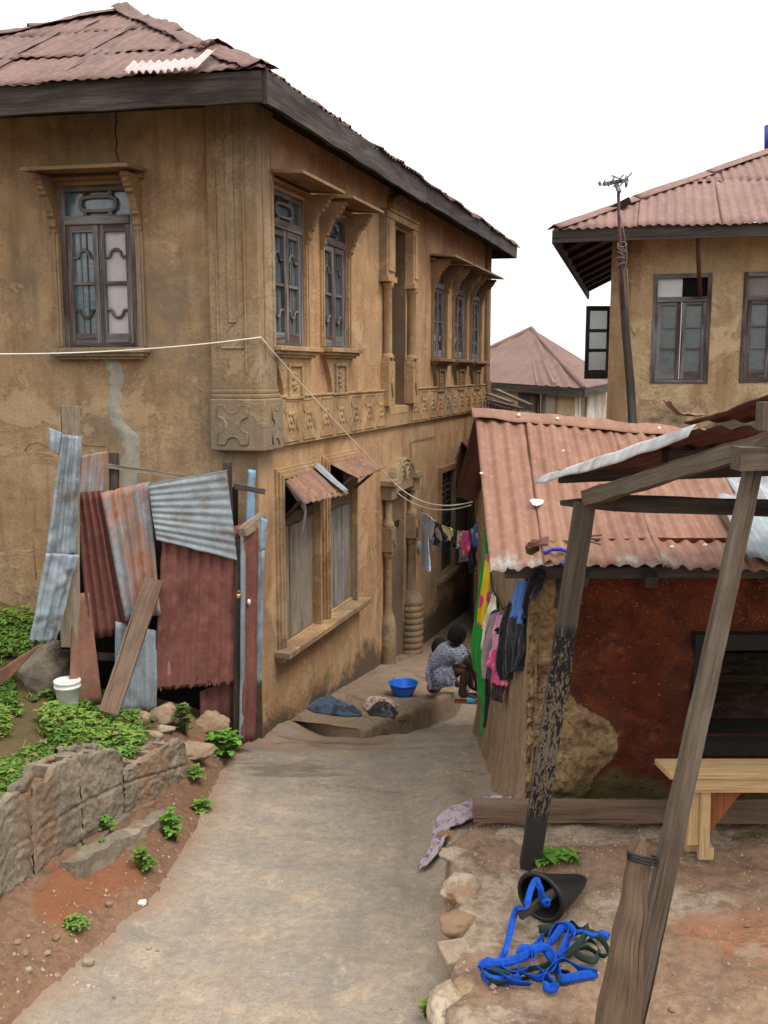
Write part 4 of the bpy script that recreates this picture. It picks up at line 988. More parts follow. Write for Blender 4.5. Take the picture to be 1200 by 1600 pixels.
def hgt(x, y):
    z0 = zl(y); r = region(x, y)
    if r == 'terrace':
        e = x - xR(y) if y < TE[-1][1] else 1
        z = -2.31 + .02 * fbm((x, y, 0), 1.7, 3) + .018 * fbm((x, y, 0), 6, 8) + .022 * (sstep((nz((x, y * 1.4, 0), 2.6, 4) + .05) / .12) - .5) * (1 - sstep((y - 4.3) / .3)) + .006 * nz((x, y, 0), 19)
        z -= .16 * math.exp(-max(0, e) / .05) * (.6 + .8 * nz((x, y, 2), 5))
        z -= .015 * sstep((y - 3.6) / 1.2)
        return z
    if r == 'earth':
        if y > 16: return z0 - .2
        wl = blockline(y); d = xL(y) - x
        if x < wl - .08: 
            z = zgarden(x, y) + .03 * fbm((x, y, 0), 1.6, 5) + .012 * nz((x, y, 0), 9)
            return z
        span = max(.08, xL(y) - wl + .06); t = min(1, max(0, d) / span)
        hb = interp([(2, .20), (4.3, .24), (5.9, .17), (6.5, .2), (7.1, .12)], y)
        z = z0 + hb * (t ** .8) + (.05 * fbm((x, y, 0), 4, 2) + .026 * nz((x, y, 0), 11) + .014 * nz((x, y, 0), 23)) * min(1, t * 3)
        if y > 5.95: z = lerp(z, zgarden(x, y), sstep((d - .02) / .35))
        return z
    z = z0 + .012 * fbm((x, y, 0), 1.1, 1) + .004 * nz((x, y, 0), 7)
    # soft shoulder under the hut wall and up to the terrace
    if y > TE[-1][1] - .35:
        foot = HUTX - .02
        d = max(0, foot - x); k = sstep((y - TE[-1][1] + .35) / .5) * (1 - sstep((y - 5.1) / 1.3) * .85)
        z += k * (.26 * math.exp(-d / .15) + .10 * math.exp(-((d - .33) / .12) ** 2)) * (1 + .25 * nz((x, y, 0), 4))
    elif y > 2.3: z += .05 * math.exp(-max(0, xR(y) - x) / .06)
    d = x - xL(y); z += .02 * math.exp(-max(0, d) / .12) * (.5 + nz((x, y, 4), 6))
    z += .15 * sstep((-.45 - x) / .5) * sstep((y - 7.1) / .6) * sstep((9.2 - y) / .5)
    # ruts where the lane steepens at the house corner
    if 6.8 < y < 9: z += .03 * fbm((x * .5, y * 2, 0), 2.2, 4) * sstep((y - 6.8) / .5) * sstep((9 - y) / .6)
    return z
def axis(lo, hi, step, far_lo, far_hi, g=1.5):
    a = [lo + (hi - lo) * i / round((hi - lo) / step) for i in range(round((hi - lo) / step) + 1)]
    x, d = lo, step
    while x > far_lo: d *= g; x -= d; a.insert(0, x)
    x, d = hi, step
    while x < far_hi: d *= g; x += d; a.append(x)
    return a
XS = axis(-3.6, 2.6, .03, -500, 500); YS = axis(2.4, 9.0, .032, -200, 900, 1.25)
parts = {'earth': MB(), 'lane': MB(), 'terrace': MB()}
cache = {k: {} for k in parts}
lay = {k: b.bm.verts.layers.float_color.new('mask') for k, b in parts.items()}
RED1 = [lanept(u, v) for u, v in ((115, 1420), (180, 1395), (85, 1460))]
def mask(k, x, y):
    if k == 'lane':
        e = max(math.exp(-max(0, x - xL(y)) / .13), .9 * math.exp(-max(0, (HUTX - .06 if y > 5.6 else HUTX - .2 if y > TE[-1][1] else xR(y)) - x) / .08) * (.6 if y > 5.6 else 1), .75 * sstep((y - 6.7) / .5) * sstep((8.6 - y) / .6) * (x < .1))
        dm = math.exp(-(((x + .70) / .4) ** 2 + ((y - 6.5) / .25) ** 2)) + .9 * math.exp(-(((x + .45) / .5) ** 2 + ((y - 7.35) / .2) ** 2))
        return (e, min(1, dm), 0, 1)
    if k == 'terrace':
        r = math.exp(-(((x - 1.75) / .55) ** 2 + ((y - 3.55) / .33) ** 2)) + .6 * math.exp(-(((x - 1.25) / .3) ** 2 + ((y - 3.75) / .12) ** 2)) + .5 * math.exp(-(((x - .75) / .16) ** 2 + ((y - 4.45) / .12) ** 2))
        g = .75 * math.exp(-((y - 4.55) / .16) ** 2) * (.6 + .5 * nz((x * 1.5, y, 0), 2)) + .5 * math.exp(-(((x - .5) / .15) ** 2 + ((y - 4.3) / .1) ** 2))
        return (min(1, r), min(1, max(0, g)), 0, 1)
    r = sum(math.exp(-(((x - p.x) / .13) ** 2 + ((y - p.y) / .17) ** 2)) for p in RED1)
    g = sstep((blockline(y) - .1 - x) / .3) * .9 if y < 8 else .5
    return (min(1, r), g, 0, 1)
def gv(k, x, y):
    if 2.4 < y < 9:
        a, b = xL(y), xR(y)
        if abs(x - a) < .0149: x = a
        elif abs(x - b) < .0149: x = b
    c = cache[k]; key = (x, y)
    if key not in c:
        v = parts[k].bm.verts.new((x, y, hgt2(k, x, y))); v[lay[k]] = mask(k, x, y); c[key] = v
    return c[key]
def hgt2(k, x, y): return hgt(x, y)
def bounds(p): return p
for i in range(len(XS) - 1):
    for j in range(len(YS) - 1):
        x0, x1, y0, y1 = XS[i], XS[i + 1], YS[j], YS[j + 1]
        ym = (y0 + y1) / 2; xm = (x0 + x1) / 2; k = region(xm, ym)
        f = parts[k].bm.faces.new((gv(k, x0, y0), gv(k, x1, y0), gv(k, x1, y1), gv(k, x0, y1))); f.smooth = True
for k, nm in (('earth', 'ground'), ('lane', 'lane'), ('terrace', 'terrace')):
    tag(parts[k].build(nm, M[k]), kind='structure')

# cement step along the house
zt = lambda q: zplat(q)
outer_px = [(404, 1112), (470, 1118), (520, 1131), (566, 1139), (580, 1137), (640, 1110), (712, 1080), (735, 1045), (752, 1010)]
def platpt(u, v):
    lo, hi = 5.0, 20.0
    for _ in range(40):
        m = (lo + hi) / 2; p = atY(u, v, m)
        if p.z > zplat(p): lo = m
        else: hi = m
    return atY(u, v, lo)
OUT = [platpt(*q) for q in outer_px] + [fB.P(6.5, 0, 1.0), fB.P(9.0, 0, 1.2)]
SS = [0]
for a, b in zip(OUT, OUT[1:]): SS.append(SS[-1] + (b - a).length)
def outp(t):
    d = t * SS[-1]
    for k in range(len(OUT) - 1):
        if d <= SS[k + 1]: return OUT[k].lerp(OUT[k + 1], (d - SS[k]) / (SS[k + 1] - SS[k]))
    return OUT[-1]
mb = MB(); NU, NV = 420, 28
def plat(u, v):
    # v 0..0.65 the top from the wall outwards, then rounded edge and riser
    o = outp(u); s_ = (V((o.x, o.y, 0)) - fB.O).dot(fB.d); inn = fB.P(max(-.0, s_), 0, -.06)
    if v <= .68:
        t = v / .68; x, y = lerp(inn.x, o.x, t), lerp(inn.y, o.y, t)
        z = zplat((x, y)) + .008 * fbm((x, y, 0), 2.5, 6) + .006 * nz((x, y, 0), 11)
        if t > .9: z -= .007 * ((t - .9) / .1) ** 2 * (1 + nz((x, y, 3), 8))
        # worn, broken near end
        if u < .0: z -= .05 * sstep((.13 - u) / .1) * sstep((t - .6) / .4) * (.8 + .8 * nz((x, y, 5), 5))
        return V((x, y, z))
    t = (v - .68) / .32; nrm = V((.8, -.6, 0)); x, y = o.x + nrm.x * .02 * t, o.y + nrm.y * .02 * t
    top = zplat((o.x, o.y)) - .012; w = .014 * fbm((x, y, top - t * .3), 5, 3)
    return V((x + nrm.x * w, y + nrm.y * w, lerp(top, zl(y) - .12, t)))
mb.grid(plat, NU, NV); tag(mb.build('step', M['step']), kind='structure')
# ------------------------------------------------------------------ mud hut on the right
fH = Fac((HUTX, HUTY), (1, 0), 1)
hut = empty('mud_hut', (HUTX, HUTY, -2.35), 'low red mud hut with rust-red tin roof and one dark window, right of the lane', 'hut')
w0s, w0z = fH.px(1098, 1012); _, w1z = fH.px(1098, 1150); w1s = 2.75
tab = [fH.px(u, v) for u, v in ((905, 1262), (930, 1225), (955, 1190), (962, 1150), (940, 1120), (905, 1095), (893, 1050), (880, 1010), (900, 960), (912, 915), (915, 890))]
tab = [(z, s) for s, z in tab]
mb = MB(); lay = mb.bm.verts.layers.float_color.new('mask')
def fmask(s, z): return sstep(.5 + (interp(tab, z) + .05 * fbm((0, 0, z), 5, 2, 4) - s) / .16)
def frontn(s, z):
    k = fmask(s, z)
    return .035 * fbm((s, 0, z), 1.6, 4) + .018 * fbm((s, 2, z), 5, 6) - .02 + k * (.03 + .035 * fbm((s, 1, z), 6, 9) + .025 * abs(nz((s, 3, z), 15)))
def fs(u): return -.02 + 4.22 * u ** 1.7
vs_ = mb.grid(lambda u, v: fH.P(fs(u), lerp(-2.7, -.86, v), frontn(fs(u), lerp(-2.7, -.86, v))), 260, 150, None,
        lambda u, v: not (w0s < fs(u) < w1s and w1z < lerp(-2.7, -.86, v) < w0z))
for i_, row in enumerate(vs_):
    for j_, v_ in enumerate(row): k = fmask(fs(i_ / 260), lerp(-2.7, -.86, j_ / 150)); v_[lay] = (k, k, k, 1)
mb.build('wall', M['mud_front'], hut)
mb = MB(); 
for p, q in (((w0s - .02, w1z - .03), (w1s, w1z - .03)), ((w1s, w0z + .03), (w0s - .02, w0z + .03)), ((w0s - .02, w0z + .03), (w0s - .02, w1z - .03))):
    mb.face([fH.P(*p, .0), fH.P(*p, -.35), fH.P(*q, -.35), fH.P(*q, .0)])
wn = mb.build('window', M['soffit'], hut)  # reveals in near-black wood, the shade of the opening held in the colour
mb = MB(); mb.beam(fH.P(w0s - .06, w0z + .045, .0), fH.P(w1s, w0z + .045, .0), .12, .085, seg=8, jit=.006); mb.build('lintel', M['soffit'], wn)
mb = MB(); mb.beam(fH.P(w0s - .02, w1z - .04, .01), fH.P(w1s, w1z - .04, .01), .14, .075, seg=8, jit=.006); mb.build('sill', M['soffit'], wn)
mb = MB(); mb.beam(fH.P(w0s - .02, w1z - .02, -.02), fH.P(w0s - .02, w0z + .02, -.02), .05, .06, (0, 1, 0)); mb.build('frame_post', M['soffit'], wn)
# side wall along the lane, flaring at its foot
zE_, zR_ = atY(766, 896, 4.68).z, atY(742, 646, 6.3).z
def rooftop(y): return zE_ + (zR_ - zE_) * (1 - abs(y - 6.3) / 1.62)
mb = MB()
def side(u, v):
    y = lerp(4.88, 7.75, u); zb = zl(y) - .1 if y > 5.2 else lerp(-2.6, zl(5.2) - .1, (y - 4.88) / .32); zt_ = rooftop(y) - .03; z = lerp(zb, zt_, v)
    x = HUTX + .0 - (.10 + .26 * sstep((6.4 - y) / 1.0)) * math.exp(-(z - zb) / .17) + .022 * fbm((0, y, z * .6), 2.0, 2) + .006 * fbm((0, y * 3, z * .4), 2.3, 7)
    if u < .02: x += .03
    return V((x, y, z))
mb.grid(side, 110, 60); mb.build('wall', M['mud_streak'], hut)
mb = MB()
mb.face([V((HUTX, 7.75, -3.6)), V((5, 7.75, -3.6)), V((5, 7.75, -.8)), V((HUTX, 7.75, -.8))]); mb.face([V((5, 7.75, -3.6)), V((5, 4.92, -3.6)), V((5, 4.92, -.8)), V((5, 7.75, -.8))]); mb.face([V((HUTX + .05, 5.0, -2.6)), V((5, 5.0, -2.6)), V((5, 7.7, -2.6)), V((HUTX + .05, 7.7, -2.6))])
mb.build('inner_wall', M['dark'], hut)  # inside faces near-black: the unlit interior is put into their colour
# roof sheets
eave = [766, 864, 1050, 1235, 1420, 1610, 1800, 2000]; rdg = [742, 829, 962, 1105, 1250, 1395, 1540, 1690]
def rp(x): return atY(x, 645 + (x - 742) * .095, 6.3)
def ep(x): return atY(x, 896 - 10 * sstep((x - 766) / 90) + (10 if x > 1150 else 0) * sstep((x - 1150) / 60), 4.68)
M['rust_hut'] = None
t = NT('hut roof rust'); uv = t.coord('UV'); p = t.world()
n1 = t.noise(t.map(uv, (2.2, .9, 1)), 1.7, 7, .66, .3); n2 = t.noise(uv, 13, 6, .7); st = t.noise(t.map(uv, (18, 1.0, 1)), 1.0, 5, .6); n3 = t.noise(uv, 55, 4, .7)
c = t.mix(t.ramp(n1, (.32, 0), (.68, 1)), (.15, .066, .04), (.235, .115, .07)); c = t.mix(t.math('MULTIPLY', t.ramp(n2, (.5, 0), (.7, 1)), .5), c, (.3, .185, .125))
c = t.mix(t.math('MULTIPLY', t.ramp(st, (.5, 0), (.7, 1)), .45), c, (.125, .052, .035)); c = t.mix(t.math('MULTIPLY', t.ramp(n3, (.52, 0), (.72, 1)), .3), c, (.1, .042, .028))
z = t.sep(p)[2]; x = t.sep(p)[0]; e = t.math('ADD', t.rng(z, zE_ + .0, zE_ + .13, 1, 0), t.math('MULTIPLY', t.math('SUBTRACT', t.noise(t.map(uv, (7, 2, 1)), 1.2, 6, .7), .5), 2.4))
pm = t.math('MULTIPLY', t.ramp(e, (.45, 0), (.75, 1)), t.rng(x, 1.35, 1.6, 1, .12))
c = t.mix(pm, c, t.mix(t.ramp(n2, (.4, 0), (.6, 1)), (.2, .15, .115), (.32, .30, .27)))
M['rust_hut'] = t.done(c, .7, t.bump(t.math('ADD', n2, t.math('MULTIPLY', n3, .3)), .35, .005), spec=.3)
for i in range(len(eave) - 1):
    mb = MB(); a, b = ep(eave[i] - (14 if i else 0)), ep(eave[i + 1]); d_, c_ = rp(rdg[i] - (9 if i else 0)), rp(rdg[i + 1])
    up = V((0, 0, .012 * (i % 2))); wv = (b - a).length
    hl = [(.72, .09, .035), (.80, .1, .02)] if i == 0 else []
    sheet(mb, [a + up, b + up * .3, c_ + up * .3, d_ + up], max(2, round(wv / .08)), .0095, 26, 10, .018, ragged=(.02, 0, 0, 0), holes=hl, useed=i * 11 + 2, crumple=.006, sag=.015)
    o = mb.build('roof_sheet', M['rust_hut'] if i not in (3,) else M['galv_white'], hut, solid=.003)
mb = MB(); sheet(mb, [ep(1170) + V((0, -.0, .05)), ep(1260) + V((0, 0, .05)), ep(1260).lerp(rp(1130), .5) + V((0, 0, .05)), ep(1170).lerp(rp(1060), .4) + V((0, 0, .05))], 2, .012, 8, 8, .01, useed=77); 
mb.build('roof_patch', M['galv_white'], hut, solid=.003)
mb = MB()
def flash(u, v):
    p = rp(lerp(736, 1700, u)); q = (v - .5) * 2; 
    return p + V((0, .13 * q, .035 - abs(q) * .06 + .012 * fbm((u * 22, q, 0), 1, 3))) 
mb.grid(flash, 160, 6, lambda u, v: (u * 5, v * .25)); rc = mb.build('ridge_flashing', M['rust_hut'], hut, solid=.003)
mb = MB()
def bent(u, v):
    y = lerp(6.3, 7.95, v); r0 = rp(lerp(742, 1700, u)); return V((r0.x, y, r0.z - .46 * (y - 6.3) + .015 * math.sin(u * 150) - .02))
mb.grid(bent, 120, 8); mb.build('roof_slope', M['rust_dark'], hut, solid=.003)
for u, v in ((808, 655), (868, 669), (1025, 682)):
    mb = MB(); mb.lathe(rp(742 + (u - 742)) + V((0, -.07, .015)), [(.013, 0), (.011, .005), (.004, .008), (.003, .014)], 10, (0, -.5, .86)); mb.build('roof_nail', M['white_plastic'], hut)
nH = (rp(829) - ep(864)).cross(V((1, 0, 0))).normalized(); nH = nH if nH.z > 0 else -nH
def onhut(u, v, h=.0): r = ray(u, v); O = ep(864) + nH * h; return r * (O.dot(nH) / r.dot(nH))
for u, v, r in ((1050, 855, .022), (1102, 852, .024), (880, 705, .016), (752, 740, .02)):
    mb = MB(); mb.lathe(onhut(u, v, .022), [(r * .55, 0), (r * .45, .005), (.004, .009)], 10, nH); mb.build('roof_nail', M['white_plastic'], hut)
mb = MB(); cpt = onhut(839, 785, .026); ex = V((1, 0, 0)); ey = nH.cross(ex)
ring = [cpt + ex * .034 * math.cos(k * .4) * (1 + .25 * math.sin(k * 2.1)) + ey * .036 * math.sin(k * .4) * (1 + .2 * math.sin(k * 1.3)) for k in range(16)]
bm_ = mb.bm; a = [bm_.verts.new(q) for q in ring]; b = [bm_.verts.new(q + nH * .004) for q in ring]; bm_.faces.new(b)
for k in range(16): bm_.faces.new((a[k], a[(k + 1) % 16], b[(k + 1) % 16], b[k]))
mb.build('paint_blotch', M['white_plastic'], hut)
mb = MB(); sheet(mb, [onhut(822, 853, .02), onhut(856, 851, .03), onhut(858, 838, .05), onhut(826, 846, .05)], 1, .01, 5, 10, .03, ragged=(.02, .02, 0, 0), useed=13); mb.build('torn_flap', M['rust_dark'], hut, solid=.003)
for x in (1.0, 1.35, 2.0, 2.6):
    mb = MB(); mb.beam(V((x, 4.74, zE_ - .06)), V((x, 6.2, rooftop(6.2) - .12 - .17 * (x - .6))), .06, .06); mb.build('rafter', M['wood_dark'], hut)
mb = MB(); mb.beam(V((.62, 4.82, zE_ - .02)), V((4, 4.82, zE_ - .02)), .05, .06); mb.build('wall_plate', M['wood_dark'], hut)
mb = MB(); mb.beam(fH.P(.135, zE_ - .22, .05), fH.P(.15, zE_ - .03, .08), .05, .04); mb.build('wall_peg', M['wood_dark'], hut)
# blue hose over the eave
pth = [onhut(u, v, h) for u, v, h in ((850, 864, .03), (862, 858, .04), (876, 858, .04), (888, 862, .04), (896, 869, .04), (897, 876, .035), (886, 879, .03), (878, 882, .025))]
mb = MB(); mb.tube([lerp(pth[int(i / 4)], pth[min(7, int(i / 4) + 1)], (i % 4) / 4) for i in range(29)], .011, 8); tag(mb.build('hose', m_simple('dark blue hose', (.03, .04, .3), .2, .4, 9, .1)), 'short dark blue hose lying curled over the edge of the hut roof', 'hose')

# plank lying along the foot of the hut
mb = MB(); a = atZ(740, 1287, -2.3); b = atZ(1260, 1290, -2.3); mb.beam(a + V((0, .04, .055)), b + V((0, .04, .055)), .08, .095, seg=14, jit=.006)
tag(mb.build('plank', M['wood_brown']), 'long brown timber lying on the terrace along the foot of the red hut', 'timber')

# ------------------------------------------------------------------ lean-to shelter in front of the hut
sh = empty('shelter', atZ(825, 1350, -2.32), 'open lean-to of leaning timber posts under a tin sheet, in front of the hut', 'shelter')
L0, L1 = atZ(827, 1358, -2.33), atY(914, 786, 4.22)
def splitbeam(mb, p0, p1, t, *a, **k): pass
d = (L1 - L0)
mb = MB(); mb.beam(L0 - d * .03, L1, .092, .05, (0, -1, 0), w1=.088, seg=40, jit=.0025)
t = NT('post with peeling black coat'); uv = t.coord('UV'); p = t.coord('Object'); z = t.sep(p)[2]
base = M['wood_post']
g = t.noise(t.map(uv, (1.6, 38, 1)), 1.0, 6, .62, .7); cw = t.mix(t.ramp(g, (.3, 0), (.7, 1)), (.035, .027, .021), (.095, .072, .052))
fl = t.noise(t.map(uv, (13, 42, 1)), 1.8, 4, .55, 1.4)
zm = t.N.new('ShaderNodeMapRange'); t.L.new(z, zm.inputs[0]); zm.inputs[1].default_value = .1; zm.inputs[2].default_value = 1.25; zm.inputs[3].default_value = .2; zm.inputs[4].default_value = -.12
th = t.math('ADD', fl, t.math('MULTIPLY', t.math('ABSOLUTE', t.math('SUBTRACT', z, .62)), -.25))
cb = t.mix(t.ramp(th, (.44, 0), (.47, 1)), (.009, .008, .0075), (.13, .098, .066))
c = t.mix(t.rng(z, 1.16, 1.2), cb, cw); c = t.mix(t.rng(z, .24, .3), (.022, .018, .016), c)
M['post_peel'] = t.done(c, .8, t.bump(t.math('ADD', g, fl), .5, .006), spec=.25)
mb.build('post', M['post_peel'], sh)['label'] = 'back post with flaking black coating'
R0, R1 = atZ(978, 1640, -2.3), atY(1179, 722, 3.14)
mb = MB(); mb.beam(R0, R1, .075, .045, (0, -1, 0), w1=.05, seg=40, jit=.0025); mb.build('post', M['wood_post'], sh)['label'] = 'front post of bare grey timber'
mb = MB(); mb.beam(atY(918, 778, 4.22), atY(1225, 683, 3.06), .055, .068, seg=24, jit=.008); mb.build('rafter', M['wood_post'], sh)
a = atY(1150, 716, 3.10); mb = MB(); mb.beam(a + V((-.0, 0, 0)), a + V((1.6, .12, -.04)), .075, .072, seg=14, jit=.006); mb.build('beam', M['wood_post'], sh)
a = atY(876, 786, 4.34); mb = MB(); mb.beam(a, a + V((.25, .0, .0)), .035, .02, h1=.075); mb.beam(a + V((.251, 0, 0)), atY(1300, 797, 4.34), .035, .075, seg=10, jit=.004); mb.build('tie_beam', M['wood_dark'], sh)
a = atY(874, 744, 4.42); mb = MB(); mb.beam(a, atY(1300, 730, 4.5), .045, .06, seg=10, jit=.004); mb.build('purlin', M['wood_dark'], sh)
a = atY(1000, 705, 3.85); mb = MB(); mb.beam(a + V((.1, .0, -.02)), a + V((1.9, .45, -.02)), .05, .05, seg=10, jit=.004); mb.build('purlin', M['wood_dark'], sh)
BL, ML, FL = atY(850, 748, 4.5), atY(1092, 668, 3.5), atY(1205, 630, 3.05); ee = V((2.2, .5, 0))
t = NT('dark roof underside'); 
mb = MB(); sheet(mb, [BL, BL + ee, ML + ee, ML], 20, .009, 16, 8, .012, useed=3); s1 = mb.build('roof_sheet', M['rust_dark'], sh, solid=.003)  # dark rust picked so the colour carries the deep shade of the underside
mb = MB()
def lip(u, v):
    p = BL.lerp(ML, u); w_ = .035 + .022 * math.sin(u * 2.6) + .01 * nz((u * 6, 0, 0))
    return p + V((-.012 - .03 * v, -.012 * v, .012 + .006 * nz((u * 8, v, 3)) - w_ * v + .004 * math.sin(v * 3)))
mb.grid(lip, 40, 5, lambda u, v: (u, v * .06)); mb.build('bent_edge', M['tin_new'], s1, solid=.002)
mb = MB(); sheet(mb, [ML + V((-.02, .12, .016)), ML + ee + V((0, .12, .016)), FL + ee + V((0, 0, .03)), FL + V((0, 0, .03))], 20, .009, 12, 8, .014, ragged=(.01, .01, .02, 0), useed=23); mb.build('roof_sheet', M['rust_dark'], sh, solid=.003)
mb = MB(); q0 = ML + V((-.03, .05, .03))
mb.grid(lambda u, v: q0 + V((lerp(.07, -.05, v) - .02 * math.sin(v * 3.0) , .1 * u + .03 * v, .012 + .10 * max(0, v - .45) ** 1.1 + .01 * nz((u * 3, v * 4, 0)))), 8, 14); mb.build('curled_flap', M['rust_light'], sh, solid=.003)
mb = MB(); mb.beam(atY(1197, 672, 3.0), atY(1199, 628, 3.0), .05, .05, (0, -1, 0)); mb.build('post_head', M['wood_post'], sh)
mb = MB()
for u0, v0, u1, v1 in ((925, 838, 940, 836), (925, 846, 938, 851), (925, 842, 936, 842)): mb.tube([atY(u0 - 4, v0, 4.2), atY(u1, v1, 4.15)], .004, 5)
mb.build('nail', M['wire'], sh)
# split log lashed to the front post
lg = empty('split_log', atZ(960, 1650, -2.3), 'thick split log stump standing against the front shelter post', 'log')
mb = MB(); mb.beam(atZ(955, 1668, -2.32), atY(1000, 1335, 2.97), .14, .09, (0, -1, 0), w1=.062, h1=.06, seg=40, jit=.008)
a = atY(1000, 1336, 2.97); mb.beam(a, a + V((.012, 0, .055)), .072, .06, (0, -1, 0), w1=.02, h1=.03, seg=6, jit=.012); mb.build('trunk', M['wood_log'], lg)
mb = MB()
for k in range(3):
    cen_ = lerp(atY(1000, 1335, 2.97), R0.lerp(R1, .34), .5) + V((0, 0, .005 - .022 * k)); 
    mb.tube([atY(1004 + 24 * math.cos(i * .42), 1336 + k * 5 - 3 * math.sin(i * .42) + 5 * math.cos(i * .42), 2.97 + .07 * math.sin(i * .42) - .0) for i in range(15)], .004, 5, True)
mb.build('wire_tie', M['rubber'], lg)

# ------------------------------------------------------------------ bench
zS = -1.86
BLc, FLc = atZ(1023, 1185, zS), atZ(1045, 1206, zS)
bn = empty('bench', V((BLc.x + .2, FLc.y, -2.31)), 'new pale timber bench standing on the terrace under the hut window', 'bench')
mb = MB(); yb, yf = BLc.y, FLc.y - .02
P4 = [V((BLc.x, yb, zS)), V((FLc.x, yf, zS)), V((FLc.x, yf, zS - .03)), V((BLc.x, yb, zS - .03))]
mb.hexa([P4[3], P4[2], P4[1], P4[0]] + [V((3.1, q.y, q.z)) for q in (P4[3], P4[2], P4[1], P4[0])]); mb.build('seat', M['wood_new'], bn, bevel=.003)
ax = atY(1076, 1225, yf + .01).x
mb = MB(); mb.beam(V((ax, yf + .022, zS - .066)), V((3.0, yf + .022, zS - .066)), .022, .068); mb.build('apron', M['wood_new'], bn, bevel=.002)
for lx in (ax + .015, 2.75):
    mb = MB(); mb.beam(V((lx + .085, yf + .05, -2.31)), V((lx + .075, yf + .05, zS - .034)), .05, .03, (0, -1, 0)); mb.beam(V((lx + .03, yf + .055, -2.24)), V((lx + .025, yf + .055, zS - .034)), .055, .024, (0, -1, 0)); mb.build('leg', M['wood_new'], bn, bevel=.002)
    mb = MB(); mb.beam(V((lx + .115, yf + .06, -2.31)), V((lx + .115, yf + .06, -2.25)), .03, .05, (0, -1, 0)); mb.build('foot', M['wood_new'], bn, bevel=.002)
    mb = MB(); mb.beam(V((lx + .06, yb - .05, -2.31)), V((lx + .06, yb - .05, zS - .034)), .07, .03, (0, -1, 0)); mb.build('leg', M['wood_new'], bn, bevel=.002)
    mb = MB(); mb.prism([(lx + .1, zS - .1), (lx + .28, zS - .1), (lx + .1, zS - .36)], lambda x, z, n: V((x, yf + .075 + n, z)), 0, .02); mb.build('brace', M['wood_orange'], bn)

# ------------------------------------------------------------------ two-storey house behind the hut
Rc = atY(950, 581, 10.5); fR = Fac((Rc.x, Rc.y), (.97, -.25), 1); back = V((.25, .97, 0)).normalized(); back = -fR.n
fRs = Fac((Rc.x, Rc.y), (back.x, back.y), -1)
rh = empty('plastered_house', (Rc.x, Rc.y, -4), 'two-storey cream plastered house with pink-rusted roof, behind the low hut', 'house')
mb = MB(); wall(mb, fR, 0, 7, -5, 1.5, [(.44, 1.03, -.12, 1.02), (1.34, 1.93, -.11, 1.02), (2.6, 3.2, -.11, 1.02)], depth=.12); mb.build('wall', M['plaster_pale'], rh)
mb = MB(); wall(mb, fRs, 0, 7.2, -5, 1.5, [(1.0, 1.6, -.3, 1.0)], depth=.15); mb.build('wall', M['plaster_pale'], rh)
mb = MB(); mb.box(fR, 0.0, .2, -5, 1.45, -.01, .02); mb.build('pilaster', M['plaster'], rh)
def plain_window(root, fr, s0, s1, z0, z1, top, wood='wood_frame', pane='glass_teal'):
    mb = MB(); f = .045; zt = z1 - .27
    mb.box(fr, s0, s0 + f, z0, z1, -.07, .015); mb.box(fr, s1 - f, s1, z0, z1, -.07, .015); mb.box(fr, s0 + f, s1 - f, z1 - f, z1, -.07, .012); mb.box(fr, s0 + f, s1 - f, z0, z0 + f, -.07, .012); mb.box(fr, s0 + f, s1 - f, zt - .02, zt + .03, -.07, .02)
    w = mb.build('window', M[wood], root, bevel=.003); m = (s0 + s1) / 2
    mb = MB(); mb.box(fr, s0 + f, m, zt + .03, z1 - f, -.05, -.045); mb.build('pane', M[top[0]], w)
    mb = MB(); mb.box(fr, m, s1 - f, zt + .03, z1 - f, -.05, -.045); mb.build('pane', M[top[1]], w)
    for b0, b1 in ((s0 + f, m - .002), (m + .002, s1 - f)):
        mb = MB(); st = .045; H0, H1 = z0 + f, zt - .02
        mb.box(fr, b0, b0 + st, H0, H1, -.04, .0); mb.box(fr, b1 - st, b1, H0, H1, -.04, .0); mb.box(fr, b0 + st, b1 - st, H0, H0 + .09, -.04, -.003); mb.box(fr, b0 + st, b1 - st, H1 - .04, H1, -.04, -.003)
        for k in (1, 2): z = lerp(H0 + .09, H1 - .04, k / 3); mb.box(fr, b0 + st, b1 - st, z - .011, z + .011, -.035, -.006)
        mb.build('casement', M[wood], w, bevel=.003)
        mb = MB(); mb.box(fr, b0 + st, b1 - st, H0 + .09, H1 - .04, -.03, -.026); mb.build('pane', M[pane], w)
    return w
plain_window(rh, fR, .44, 1.03, -.12, 1.02, ('white_pane', 'dark'))['label'] = 'window with a white panel filling half its top light'
plain_window(rh, fR, 1.34, 1.93, -.11, 1.02, ('curtain', 'curtain'))['label'] = 'window with a curtain behind its top light'
plain_window(rh, fR, 2.6, 3.2, -.11, 1.02, ('dark', 'dark')); plain_window(rh, fRs, 1.0, 1.6, -.3, 1.0, ('dark', 'dark'))
# opened casement on the lane side
cs = fRs.P(1.62, 0, .0); fL = Fac((cs.x, cs.y), (-1, .0), -1); H = 600
mb = MB(); s0, z1 = fL.px(950, 478); s1, z0 = fL.px(913, 592)
s0, s1 = .03, s1
for a, b, c_, d_ in ((s0, s0 + .045, z0, z1), (s1 - .045, s1, z0, z1), (s0 + .045, s1 - .045, z1 - .06, z1), (s0 + .045, s1 - .045, z0, z0 + .11)): mb.box(fL, a, b, c_, d_, -.02, .02)
for k in (1, 2): z = lerp(z0 + .11, z1 - .06, k / 3); mb.box(fL, s0 + .045, s1 - .045, z - .02, z + .02, -.015, .015)
oc = mb.build('open_casement', M['wood_dark'], rh, bevel=.003)
M['frosted'].node_tree.nodes['Principled BSDF'].inputs['Transmission Weight'].default_value = .75
mb = MB(); mb.box(fL, s0 + .045, s1 - .045, z0 + .11, z1 - .06, -.004, .004); mb.build('pane', M['frosted'], oc)
